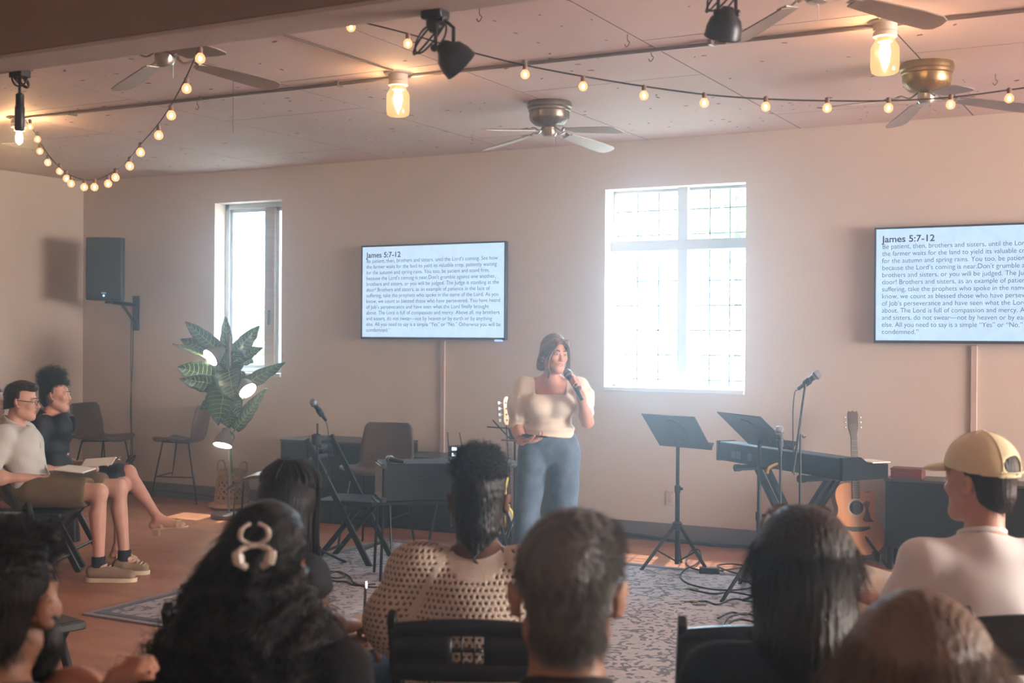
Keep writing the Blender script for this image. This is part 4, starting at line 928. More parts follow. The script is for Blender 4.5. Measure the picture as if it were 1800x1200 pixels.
# wireless receiver
rp = at(803, 800, Y=8.80); rz_ = .605
rc = thing('wireless_receiver', 'wireless microphone receiver with two lit displays and antennas on the low cabinet', 'receiver', (rp.x, 8.85, rz_))
for i in range(2):
    z = rz_ + .005 + i * .047
    bx = MB().span((rp.x - .085, 8.80, z), (rp.x + .115, 8.94, z + .042)).build('receiver_unit', black_plastic, rc, world=True, bevel=.003)
    MB().span((rp.x - .045, 8.796, z + .008), (rp.x - .0, 8.80, z + .034)).build('display', mat('lcd', (.5, .7, .8), .3, emit=(.65, .85, 1), estr=1.6), bx, world=True)
for dx, ex in ((-.08, -.085), (.05, .03)): MB().tube([(rp.x + dx, 8.80, rz_ + .09), (rp.x + ex, 8.79, rz_ + .21)], .0045, 6).build('antenna', black_plastic, rc, world=True)
# round table
tc_ = at(822, 812, Z=.735)
rt = thing('round_table', 'small round dark table on thin splayed legs behind the seated woman in cream', 'table', (tc_.x, tc_.y, 0))
MB().lathe([(.0, .712), (.34, .712), (.355, .718), (.355, .731), (.345, .737), (.0, .737)], None, 48).build('tabletop', mat('table_dark', (.03, .03, .033), .3), rt)
for i in range(4):
    a = i * PI / 2 + .5; MB().tube([(.16 * math.cos(a), .16 * math.sin(a), .71), (.30 * math.cos(a), .30 * math.sin(a), .0)], [.013, .009], 8).build('leg', black_metal, rt)
q = at(797, 811, Z=.74)
tag(MB().box((q.x, q.y, .75), (.17, .24, .025), rot=(0, 0, .4)).build('book', mat('book_brown', (.045, .03, .028), .5), bevel=.004), 'dark closed book lying on the small round table', 'book')
# equipment case
dE = 8.15; e0 = at(660, 846, depth=dE); eb = at(660, 880, depth=dE).z; et = at(660, 814, depth=dE).z
uu = (at(790, 846, depth=dE - .02) - e0); uu.z = 0; EW = .50; uu.normalize(); vv = Vector((-uu.y, uu.x, 0))
ec = e0 + uu * EW / 2 + vv * .17; erz = math.atan2(uu.y, uu.x) + R(16)
cs_ = thing('equipment_case', 'black equipment case with a pale metal end, on a low bench', 'case', (ec.x, ec.y, eb), erz)
hh = et - eb
MB().box((0, 0, hh / 2), (EW, .34, hh)).build('shell', black_plastic, cs_, bevel=.01)
ep = MB().box((-EW / 2 - .004, 0, hh / 2), (.008, .30, hh - .03)).build('end_panel', mat('panel_metal', (.38, .31, .28), .35, .5), cs_, bevel=.002)
for sx in (-1, 1):
    for sy in (-1, 1):
        for z in (.012, hh - .012): MB().box((sx * (EW / 2 - .008), sy * .162, z), (.034, .03, .034)).build('corner_guard', mat('corner_steel', (.10, .10, .11), .35, .8), cs_, bevel=.004)
MB().tube(spline([(-.06, -.172, hh * .6), (-.05, -.19, hh * .62), (.05, -.19, hh * .62), (.06, -.172, hh * .6)], 3), .006, 6).build('handle', rubber, cs_)
bn = thing('low_bench', 'low black bench under the equipment case', 'bench', (ec.x, ec.y, 0), erz)
MB().box((.03, 0, eb - .012), (.62, .34, .022)).build('bench_top', black_wood, bn, bevel=.003)
for sx in (-1, 1):
    for sy in (-1, 1): MB().tube([(.03 + sx * .27, sy * .14, eb - .024), (.03 + sx * .29, sy * .16, .0)], .010, 8).build('leg', black_metal, bn)
wmx = thing('wireless_microphone', 'silver and black wireless microphone lying on the equipment case', 'microphone', tuple(at(695, 806, Z=et + .02)))
mic_geo(wmx, at(712, 812, Z=et + .024), at(681, 806, Z=et + .028))
# mute grey saddle stool left of the braids
sp_ = at(452, 838, depth=8.9); stl = thing('saddle_stool', 'dark curved stool seat on thin wire legs, left of the woman with braids', 'stool', (sp_.x, sp_.y, 0), YAW)
MB().grid(lambda a, c: ((a - .5) * .34, (c - .5) * .34, sp_.z + .05 * ((a - .5) * 2) + .035 * math.sin((a - .15) * 6) * .5), 14, 6).build('seat', shell_m, stl, solid=.018, smooth=70)
for sx in (-1, 1):
    for sy in (-1, 1): MB().tube([(sx * .12, sy * .12, sp_.z - .01 + sx * .01), (sx * .16, sy * .16, 0)], .007, 6).build('leg', wire_m, stl)

# ---------------------------------------------------------------- cables and boxes on the floor
fz = .016
def F(x, y, z=fz): return at(x, y, Z=z)
pbk = F(1247, 1002, .03); pbx = thing('power_brick', 'black power supply brick on the rug right of the lone music stand', 'power supply', (pbk.x, pbk.y, .011), R(20))
MB().box((0, 0, .02), (.135, .065, .038)).build('case', black_plastic, pbx, bevel=.006)
MB().tube([(.067, 0, .02), (.095, 0, .015)], .006, 8).build('strain_relief', rubber, pbx)
floor_cables = [
 ('black cable looping from the music stand foot to the power brick', [(1232, 1002), (1212, 996), (1206, 985), (1215, 968), (1228, 966), (1232, 980), (1222, 992), (1205, 1000), (1196, 1012), (1204, 1022), (1225, 1030), (1260, 1036), (1300, 1036), (1330, 1030)]),
 ('black cable coiled right of the power brick', [(1262, 1003), (1285, 1000), (1305, 998), (1318, 1003), (1300, 1008), (1272, 1000), (1262, 993), (1290, 991), (1325, 998), (1345, 1005)]),
 ('thin black cable with a connector crossing the rug', [(1209, 1034), (1225, 1038), (1255, 1043), (1285, 1040), (1320, 1046)]),
 ('black cable bunch beside the tripod foot, upper strand', [(1215, 1058), (1240, 1056), (1262, 1062), (1290, 1052), (1325, 1058)]),
 ('black cable bunch beside the tripod foot, lower strand', [(1262, 1086), (1285, 1076), (1310, 1080), (1330, 1072), (1345, 1084)]),
 ('looped black cable by the folding chair at the lower right', [(1270, 1100), (1282, 1084), (1312, 1078), (1335, 1088), (1330, 1104), (1300, 1108), (1280, 1098), (1300, 1088), (1340, 1096)]),
 ('thick black cable on the rug right of the left microphone stand', [(575, 1004), (600, 1006), (615, 1014), (622, 1024), (645, 1031), (680, 1031), (720, 1026)]),
 ('black cable curled under the left microphone stand', [(573, 1012), (590, 1016), (606, 1012), (596, 1004), (576, 1010), (585, 1020), (608, 1022), (624, 1028), (660, 1026)]),
]
for lab, pts in floor_cables: cable([F(x, y) for x, y in pts], .0062, 'cable', lab)
for px, py, lab in ((1213, 1035, 'small cable plug on the rug, nearest the power brick'), (1212, 1057, 'brass tipped cable plug lying on the rug'), (1226, 1062, 'short metal plug lying beside the brass tipped plug')):
    q = F(px, py); tag(MB().tube([q, q + Vector((.05, .012, 0))], .010, 8).tube([q, q - Vector((.03, .006, 0))], .005, 6).build('cable_plug', mat('plug_brass', (.35, .24, .12), .35, .8) if py == 1057 else tuner_m), lab, 'plug')
q = [at(1075, 936, Y=D - .03), at(1120, 940, Y=D - .03), at(1180, 949, Y=D - .03), at(1250, 957, Y=D - .03), at(1335, 962, Y=D - .03), at(1460, 972, Y=D - .03)]
cable(q, .014, 'cable_bundle', 'thick black cable bundle running along the baseboard under the window')
cable([at(x, y, Y=D - .04) for x, y in [(250, 850), (263, 860), (300, 863), (345, 868), (376, 873)]], .006, 'cable', 'black cable on the floor along the wall behind the plant')
q = F(640, 905)
# bag
bg_ = at(122, 948, Z=0); bag = thing('handbag', 'black leather bag on the floor under the seated pair', 'bag', (bg_.x, bg_.y, 0), R(-30))
MB().grid(lambda a, c: ((.17 - .03 * c) * math.cos(2 * PI * a) * (1 + .12 * abs(math.cos(2 * PI * a)) ** 4 * 0), (.075 - .04 * c * c) * math.sin(2 * PI * a), .22 * c + .004), 28, 8).build('body', mat('bag_leather', (.012, .012, .013), .3, bump=.2, bscale=120), bag, smooth=70)
MB().box((0, 0, .226), (.26, .03, .012)).build('zip_top', mat('bag_leather', (.012, .012, .013)), bag, bevel=.005)
for s_ in (-1, 1): MB().tube(spline([(-.09, s_ * .03, .20), (-.08, s_ * .03, .30), (.08, s_ * .03, .30), (.09, s_ * .03, .20)], 5), .006, 6).build('handle', MATS['bag_leather'], bag)
# ---------------------------------------------------------------- people: bodies grown as one surface from a distance field
V3 = lambda *a: np.array(a, dtype=np.float64)
def nrm(v): v = np.asarray(v, float); return v / max(np.linalg.norm(v), 1e-9)
def rotm(yaw=0, pitch=0, roll=0):
    return np.array((Matrix.Rotation(yaw, 3, 'Z') @ Matrix.Rotation(pitch, 3, 'X') @ Matrix.Rotation(roll, 3, 'Y')))
class SDF:
    def __init__(s, lo, hi, h):
        s.h = h; s.lo = np.array(lo, float); n = np.ceil((np.array(hi) - s.lo) / h).astype(int) + 1; s.n = n
        s.ax = [(s.lo[i] + h * np.arange(n[i])).astype(np.float32) for i in range(3)]; s.d = np.full(n, .4, np.float32)
    def _sl(s, lo, hi):
        a = np.clip(np.floor((np.array(lo) - s.lo) / s.h).astype(int), 0, s.n); b = np.clip(np.ceil((np.array(hi) - s.lo) / s.h).astype(int) + 1, 0, s.n)
        sl = tuple(slice(a[i], b[i]) for i in range(3))
        return sl, s.ax[0][sl[0]][:, None, None], s.ax[1][sl[1]][None, :, None], s.ax[2][sl[2]][None, None, :]
    def _mix(s, sl, d, k, mode):
        o = s.d[sl]
        if o.size == 0: return
        if mode == 'add':
            h = np.clip(.5 + .5 * (o - d) / k, 0, 1); s.d[sl] = o * (1 - h) + d * h - k * h * (1 - h)
        elif mode == 'sub':
            h = np.clip(.5 - .5 * (o + d) / k, 0, 1); s.d[sl] = o * (1 - h) + (-d) * h + k * h * (1 - h)
    def cap(s, a, b, ra, rb, k=.02, side=None, ratio=1.0, mode='add'):
        a, b = np.asarray(a, float), np.asarray(b, float); m = max(ra, rb) * max(1, ratio) + k + .02
        sl, X, Y, Z = s._sl(np.minimum(a, b) - m, np.maximum(a, b) + m)
        P = [X - a[0], Y - a[1], Z - a[2]]; ab = b - a; L2 = max(ab @ ab, 1e-9)
        t = np.clip((P[0] * ab[0] + P[1] * ab[1] + P[2] * ab[2]) / L2, 0, 1)
        Q = [P[i] - t * ab[i] for i in range(3)]
        d2 = Q[0] ** 2 + Q[1] ** 2 + Q[2] ** 2
        if side is not None:
            u = nrm(side); q = Q[0] * u[0] + Q[1] * u[1] + Q[2] * u[2]; d2 = d2 - q * q * (1 - 1 / ratio ** 2)
        s._mix(sl, (np.sqrt(np.maximum(d2, 0)) - (ra + (rb - ra) * t)).astype(np.float32), k, mode); return s
    def ell(s, c, r, Rm=None, k=.02, mode='add'):
        c = np.asarray(c, float); m = max(r) + k + .02; sl, X, Y, Z = s._sl(c - m, c + m)
        P = [X - c[0], Y - c[1], Z - c[2]]
        if Rm is not None: P = [P[0] * Rm[0][i] + P[1] * Rm[1][i] + P[2] * Rm[2][i] for i in range(3)]
        k0 = np.sqrt((P[0] / r[0]) ** 2 + (P[1] / r[1]) ** 2 + (P[2] / r[2]) ** 2); k1 = np.sqrt((P[0] / r[0] ** 2) ** 2 + (P[1] / r[1] ** 2) ** 2 + (P[2] / r[2] ** 2) ** 2)
        s._mix(sl, (k0 * (k0 - 1) / np.maximum(k1, 1e-6)).astype(np.float32), k, mode); return s
    def rbox(s, c, hf, Rm=None, r=.01, k=.01, mode='add'):
        c = np.asarray(c, float); m = float(np.linalg.norm(hf)) + r + k + .01; sl, X, Y, Z = s._sl(c - m, c + m)
        P = [X - c[0], Y - c[1], Z - c[2]]
        if Rm is not None: P = [P[0] * Rm[0][i] + P[1] * Rm[1][i] + P[2] * Rm[2][i] for i in range(3)]
        q = [np.abs(P[i]) - hf[i] for i in range(3)]
        o = np.sqrt(np.maximum(q[0], 0) ** 2 + np.maximum(q[1], 0) ** 2 + np.maximum(q[2], 0) ** 2) + np.minimum(np.maximum(np.maximum(q[0], q[1]), q[2]), 0) - r
        s._mix(sl, o.astype(np.float32), k, mode); return s
    def plane(s, p, n, lim=None):
        n = nrm(n); p = np.asarray(p, float); X, Y, Z = s.ax[0][:, None, None], s.ax[1][None, :, None], s.ax[2][None, None, :]
        s.d = np.maximum(s.d, (X - p[0]) * n[0] + (Y - p[1]) * n[1] + (Z - p[2]) * n[2]).astype(np.float32); return s
    def disp(s, fn):
        X, Y, Z = s.ax[0][:, None, None], s.ax[1][None, :, None], s.ax[2][None, None, :]
        s.d = (s.d + fn(X, Y, Z)).astype(np.float32); return s
    def wrinkle(s, amp=.004, f=22, seed=0):
        def fn(X, Y, Z):
            a = np.sin(f * (X + .6 * np.sin(3.1 * Z + seed)) + 2.2 * np.sin(7 * Y + seed * 2)); b = np.sin(f * .8 * (Z * .8 + .5 * Y) + 2.5 * np.sin(9 * X + seed))
            return amp * (a * b * .6 + .4 * np.sin(f * 1.7 * (.5 * X + Z) + 3 * np.sin(5 * Y + 4 * X)))
        return s.disp(fn)
    def mesh(s):
        d = s.d; d[0] = d[-1] = .1; d[:, 0] = d[:, -1] = .1; d[:, :, 0] = d[:, :, -1] = .1
        ins = d < 0; c = [ins[i:i - 1 or None, j:j - 1 or None, k:k - 1 or None] for i in (0, 1) for j in (0, 1) for k in (0, 1)]
        n_in = sum(x.astype(np.int8) for x in c); act = (n_in > 0) & (n_in < 8); ijk = np.argwhere(act); N = len(ijk)
        idm = np.full(act.shape, -1, np.int32); idm[act] = np.arange(N)
        S = np.zeros((N, 3)); C = np.zeros(N)
        cor = [(i, j, k) for i in (0, 1) for j in (0, 1) for k in (0, 1)]
        val = {q: d[ijk[:, 0] + q[0], ijk[:, 1] + q[1], ijk[:, 2] + q[2]].astype(np.float64) for q in cor}
        for a in cor:
            for ax in range(3):
                if a[ax]: continue
                b = list(a); b[ax] = 1; b = tuple(b); da, db = val[a], val[b]; m = (da < 0) != (db < 0); t = np.where(m, da / np.where(m, da - db, 1), 0)
                for q in range(3): S[:, q] += np.where(m, a[q] + (t if q == ax else 0), 0)
                C += m
        V = s.lo + s.h * (ijk + S / np.maximum(C, 1)[:, None]); faces = []
        for ax in range(3):
            sl0 = [slice(None)] * 3; sl1 = [slice(None)] * 3; sl0[ax] = slice(0, -1); sl1[ax] = slice(1, None)
            A, B = ins[tuple(sl0)], ins[tuple(sl1)]; e = np.argwhere(A != B); o1, o2 = [q for q in range(3) if q != ax]
            e = e[(e[:, o1] > 0) & (e[:, o2] > 0)]; flip = A[e[:, 0], e[:, 1], e[:, 2]]
            def cell(p1, p2):
                q = e.copy(); q[:, o1] -= p1; q[:, o2] -= p2; return idm[q[:, 0], q[:, 1], q[:, 2]]
            Q = np.stack([cell(0, 0), cell(1, 0), cell(1, 1), cell(0, 1)], 1)
            if ax == 1: flip = ~flip
            Q[flip] = Q[flip][:, ::-1]; faces.append(Q[:, ::-1])
        return V, np.concatenate(faces)
def np_obj(name, V, Fc, mats, parent, zone=None, smooth=True):
    me = bpy.data.meshes.new(name); me.vertices.add(len(V)); me.vertices.foreach_set('co', np.asarray(V, np.float32).ravel())
    k = Fc.shape[1]; me.loops.add(Fc.size); me.loops.foreach_set('vertex_index', Fc.astype(np.int32).ravel())
    me.polygons.add(len(Fc)); me.polygons.foreach_set('loop_start', np.arange(0, Fc.size, k, dtype=np.int32))
    for m in (mats if isinstance(mats, (list, tuple)) else [mats]): me.materials.append(m)
    if zone is not None: me.polygons.foreach_set('material_index', zone(V[Fc].mean(1)).astype(np.int32))
    if smooth: me.polygons.foreach_set('use_smooth', np.ones(len(Fc), bool))
    me.update(calc_edges=True); me.validate(); o = bpy.data.objects.new(name, me); COL.objects.link(o)
    if parent is not None: o.parent = parent; WM[o.name] = WM[parent.name]
    return o
def normals(V, Fc):
    n = np.cross(V[Fc[:, 2]] - V[Fc[:, 0]], V[Fc[:, 3]] - V[Fc[:, 1]]); N = np.zeros_like(V)
    for i in range(4): np.add.at(N, Fc[:, i], n)
    return N / np.maximum(np.linalg.norm(N, axis=1)[:, None], 1e-12)
def strands(name, V, N, n, length, flow, curl, rad, m, parent, steps=8, coil=0.0, seed=1, keep=None, lift=.3):
    g = np.random.default_rng(seed); idx = np.arange(len(V))
    if keep is not None: idx = idx[keep(V)]
    idx = g.choice(idx, n); p = V[idx] - N[idx] * .004; L = length * g.uniform(.6, 1.15, n); pts = [p]
    ph = g.uniform(0, 6.28, n); fr = g.uniform(.8, 1.2, n)
    t = flow(p) + N[idx] * lift + g.normal(0, .12, (n, 3)); t /= np.linalg.norm(t, axis=1)[:, None]
    for i in range(steps):
        f = flow(p); f = f - N[idx] * np.minimum(0, (f * N[idx]).sum(1))[:, None] * .8
        t = t * .6 + f * .35 + g.normal(0, curl, (n, 3)); t /= np.linalg.norm(t, axis=1)[:, None]; p = p + t * (L / steps)[:, None]; pts.append(p)
    P = np.stack(pts, 1)                                     # n, steps+1, 3
    up = np.tile([0.3, 0.2, 1.0], (n, 1)); T = P[:, -1] - P[:, 0]; T /= np.linalg.norm(T, axis=1)[:, None]
    A = np.cross(T, up); A /= np.maximum(np.linalg.norm(A, axis=1)[:, None], 1e-6); B = np.cross(T, A)
    if coil:
        k_ = np.arange(steps + 1)[None, :] * 1.15 * fr[:, None] + ph[:, None]; w_ = np.minimum(1, np.arange(steps + 1) / 2)[None, :]
        P = P + coil * (np.cos(k_) * w_)[..., None] * A[:, None] + coil * (np.sin(k_) * w_)[..., None] * B[:, None]
    rr_ = rad * np.linspace(1, .35, steps + 1); ring = []
    for j in range(3):
        a = 2.094 * j; ring.append(P + (rr_[None, :, None]) * (math.cos(a) * A[:, None] + math.sin(a) * B[:, None]))
    W = np.stack(ring, 2).reshape(-1, 3); base = (np.arange(n) * (steps + 1) * 3)[:, None, None]; st = (np.arange(steps) * 3)[None, :, None]; j = np.arange(3)[None, None, :]; j2 = (j + 1) % 3
    Q = np.stack([base + st + j, base + st + j2, base + st + 3 + j2, base + st + 3 + j], -1).reshape(-1, 4)
    return np_obj(name, W, Q, m, parent)

SKIN = {}
def skin(name, c): 
    return mat('skin_' + name, c, .5, noise=.10, nscale=25, sss=.12, spec=.35)
sk_light = skin('light', (.60, .33, .24)); sk_pink = skin('pink', (.62, .32, .23)); sk_dark = skin('dark', (.11, .048, .028)); sk_tan = skin('tan', (.46, .23, .15)); sk_mid = skin('olive', (.32, .16, .10))
lip_m = mat('lips', (.42, .12, .10), .4); eye_m = mat('eye_white', (.75, .72, .70), .25); iris_m = mat('iris', (.05, .03, .02), .2)
def hair_mat(name, c, r=.45): return mat('hair_' + name, c, r, noise=.22, nscale=30, stretch=(1, 1, .12), bump=.5, bscale=160, bstretch=(1, 1, .06), spec=.35)
h_black = hair_mat('black', (.010, .009, .010)); h_dark = hair_mat('dark_brown', (.022, .013, .009)); h_brown = hair_mat('brown', (.07, .04, .025)); h_blond = hair_mat('ash_blond', (.24, .165, .11)); h_gray = hair_mat('grey', (.12, .113, .105)); h_light = hair_mat('light_brown', (.17, .11, .07))

def head(F, c, Rm, sc=1.0, male=True, ears=True):
    q = lambda x, y, z: c + Rm @ (V3(x, y, z) * sc)
    r = lambda *a: tuple(x * sc for x in a)
    F.ell(q(0, -.012, .035), r(.074, .094, .086), Rm, .02); F.ell(q(0, .028, -.035), r(.060, .064, .080), Rm, .03)
    F.cap(q(-.012, .066, -.098), q(.012, .066, -.098), .019 * sc, .019 * sc, .03)
    for s_ in (-1, 1):
        F.cap(q(s_ * .05, .005, -.062), q(s_ * .018, .066, -.098), .017 * sc, .016 * sc, .03)
        F.ell(q(s_ * .040, .066, -.022), r(.022, .018, .020), Rm, .02)           # cheekbones
        F.ell(q(s_ * .031, .098, .004), r(.017, .016, .012), Rm, .012, 'sub')    # eye sockets
        F.ell(q(s_ * .031, .076, .004), r(.0145, .0135, .0125), Rm, .006)
        F.cap(q(s_ * .012, .091 - (0 if male else .004), .021), q(s_ * .045, .078 - (0 if male else .003), .022), .0075 * sc, .006 * sc, .014)
    nf = 1.0 if male else .0
    F.cap(q(0, .088, .006), q(0, .106 + .006 * nf, -.028), (.0055 + .001 * nf) * sc, (.0088 + .0017 * nf) * sc, .012)
    for s_ in (-1, 1): F.ell(q(s_ * (.0095 + .0015 * nf), .098, -.032), r(.0075, .009, .0065), Rm, .008)
    F.cap(q(-.019, .084, -.060), q(.019, .084, -.060), .0058 * sc, .0058 * sc, .008); F.cap(q(0, .091, -.0585), q(0, .089, -.067), .0062 * sc, .0065 * sc, .008)
    F.cap(q(-.015, .083, -.069), q(.015, .083, -.069), .0062 * sc, .0062 * sc, .008)
    if ears:
        for s_ in (-1, 1):
            Re = Rm @ rotm(s_ * R(-38), 0, s_ * R(10))
            F.ell(q(s_ * .086, -.012, -.006), r(.0075, .021, .033), Re, .008); F.ell(q(s_ * .092, -.004, -.003), r(.0045, .011, .021), Re, .004, 'sub'); F.ell(q(s_ * .078, .004, -.033), r(.006, .010, .010), Re, .006)
    return q
def neck(F, c, Rm, nb, sc=1.0, r=.052):
    F.cap(nb + V3(0, 0, -.02), c + Rm @ V3(0, -.022, -.055) * sc, r * 1.08 * sc, r * sc, .035)
def hand(F, w, d, n, sg, curl, thumb=35, sc=1.0, spread=1.0):
    """w wrist, d towards the fingers, n out of the palm, sg = +1/-1 picks the thumb side (along n x d)"""
    d = nrm(d); n = nrm(np.asarray(n) - d * (np.asarray(n) @ d)); s_ = np.cross(n, d) * sg; M = np.stack([s_, d, n], 1)
    F.ell(w + d * .048 * sc, (.038 * sc, .050 * sc, .015 * sc), M, .012); F.ell(w + d * .030 * sc + s_ * .020 * sc + n * .006, (.016 * sc, .028 * sc, .013 * sc), M, .012)
    for i, (o, L_, r_) in enumerate(((.030, .070, .0088), (.010, .078, .009), (-.010, .072, .0086), (-.029, .057, .0076))):
        p = w + (d * .086 + s_ * o) * sc - d * abs(o) * .25; a = 0; k = curl[i] if hasattr(curl, '__len__') else curl
        F.cap(p - d * .03 * sc, p, r_ * sc, r_ * sc, .008)
        for f_, kk in ((.45, .7), (.30, 1.1), (.25, .8)):
            a += R(k * kk); dd = nrm(d * math.cos(a) + n * math.sin(a) + s_ * o * spread * 2.0 * max(0, 1 - k / 60)); e = p + dd * L_ * f_ * sc; F.cap(p, e, r_ * sc, r_ * .93 * sc, .004); p = e; r_ *= .94
    p = w + (d * .022 + s_ * .026 + n * .004) * sc; a = R(thumb)
    for L_, r_, e_ in ((.040, .0125, 0), (.031, .0105, .35), (.025, .0092, .6)):
        dd = nrm(d * math.cos(a) * .95 + s_ * math.sin(a) + n * e_ * .9); e = p + dd * L_ * sc; F.cap(p, e, r_ * sc, r_ * .94 * sc, .008); p = e; a *= .75
def no_ear(c, k=1.0):
    return lambda P: (np.abs(P[:, 0] - c[0]) < .060 * k) | (P[:, 2] > c[2] + .045 * k)
def limb_arm(F, sh, el, wr, k=1.0):
    F.cap(sh, el, .050 * k, .040 * k, .03); F.cap(el, wr, .040 * k, .026 * k, .02); F.ell(el + (wr - el) * .28, (.040 * k, .040 * k, .052 * k), None, .03)
def limb_leg(F, hp, kn, an, k=1.0, calf=(0, -1, 0)):
    F.cap(hp, kn, .086 * k, .056 * k, .03); F.cap(kn, an, .052 * k, .035 * k, .03); c = kn + (an - kn) * .30 + nrm(calf) * .018; F.cap(c, kn + (an - kn) * .52 + nrm(calf) * .010, .045 * k, .036 * k, .03)
def foot(F, an, toe, k=1.0):
    dr = nrm(toe - an); hl = an - V3(dr[0], dr[1], 0) * .035 + V3(0, 0, -.045); F.cap(hl, an, .032 * k, .034 * k, .02); F.cap(hl, toe, .028 * k, .020 * k, .02, np.cross(dr, (0, 0, 1)), 1.5); F.cap(an, toe, .034 * k, .017 * k, .03, np.cross(dr, (0, 0, 1)), 1.3)
def torso(F, pv, ch, nb, shl, shr, k=1.0, w=1.42, dep=1.0):
    ax = nrm(shr - shl); F.cap(pv, ch, .108 * k * dep, .112 * k * dep, .03, ax, w); F.ell(pv + V3(0, -.01, -.01), (.165 * k, .12 * k, .105 * k), None, .04)
    F.cap(ch, nb + V3(0, 0, -.07), .108 * k * dep, .070 * k, .04, ax, w * 1.05); F.cap(shl, shr, .052 * k, .052 * k, .04)
    for s_ in (shl, shr): F.cap(nb + V3(0, -.005, .0), s_ + V3(0, -.005, .005), .042 * k, .045 * k, .05)
def bounds(pts, m): P = np.array(pts); return P.min(0) - m, P.max(0) + m
def eyes(q, Rm, parent, look=(0, 1, 0), sc=1.0):
    for s_ in (-1, 1):
        c = q(s_ * .031, .079, .0035); T = Matrix.Translation(c) @ Matrix([list(r_) for r_ in Rm]).to_4x4()
        e = MB().ball((0, 0, 0), .0122 * sc, 14, T).build('eye', eye_m, parent); MB().lathe([(.0062 * sc, 0), (.0, .0012)], T @ Matrix.Translation((0, .0116 * sc, 0)) @ Euler((R(-90), 0, 0)).to_matrix().to_4x4(), 14).build('iris', iris_m, e)
def brows(q, m, parent, sc=1.0):
    for s_ in (-1, 1): MB().tube(spline([Vector(q(s_ * .014, .097, .024)), Vector(q(s_ * .030, .0965, .030)), Vector(q(s_ * .048, .082, .024))], 4), [.0030] * 5 + [.0026, .002, .0014, .001], 6).build('eyebrow', m, parent)
def lipzone(q, Rm, base=None):
    c1 = q(0, .088, -.064); 
    def z(P):
        L_ = (P - c1) @ Rm; m = ((L_[:, 0] / .023) ** 2 + (L_[:, 2] / .0105) ** 2 < 1) & (np.abs(L_[:, 1]) < .02); return m.astype(int)
    return z
def person(label, loc, rz, group=None): return thing('person', label, 'person', (loc[0], loc[1], 0), rz, group)
def to_local(t, p): return np.array(WM[t.name].inverted() @ Vector(p))
def short_hair(F, c, Rm, sc=1.0, th=.010, nape=-.062, fr=.058, crown=.0):
    q = lambda x, y, z: c + Rm @ (V3(x, y, z) * sc); g = th
    F.ell(q(0, -.014, .040 + crown), ((.072 + g) * sc, (.096 + g) * sc, (.087 + g + crown) * sc), Rm, .01); F.ell(q(0, -.046, -.030), ((.050 + g) * sc, (.062 + g * .6) * sc, .066 * sc), Rm, .02)
    F.rbox(q(0, .125, -.075), (.09 * sc, .10 * sc, (.075 + fr) * sc), Rm, .02, .015, 'sub')          # face
    for s_ in (-1, 1): F.rbox(q(s_ * .085, .035, -.07), (.03 * sc, .045 * sc, .07 * sc), Rm, .015, .012, 'sub')
    for s_ in (-1, 1): F.ell(q(s_ * .094, -.006, -.010), (.022 * sc, .032 * sc, .042 * sc), Rm, .008, 'sub')
    n = Rm @ V3(0, .25, -1); F.plane(q(0, -.06, nape), n); return q

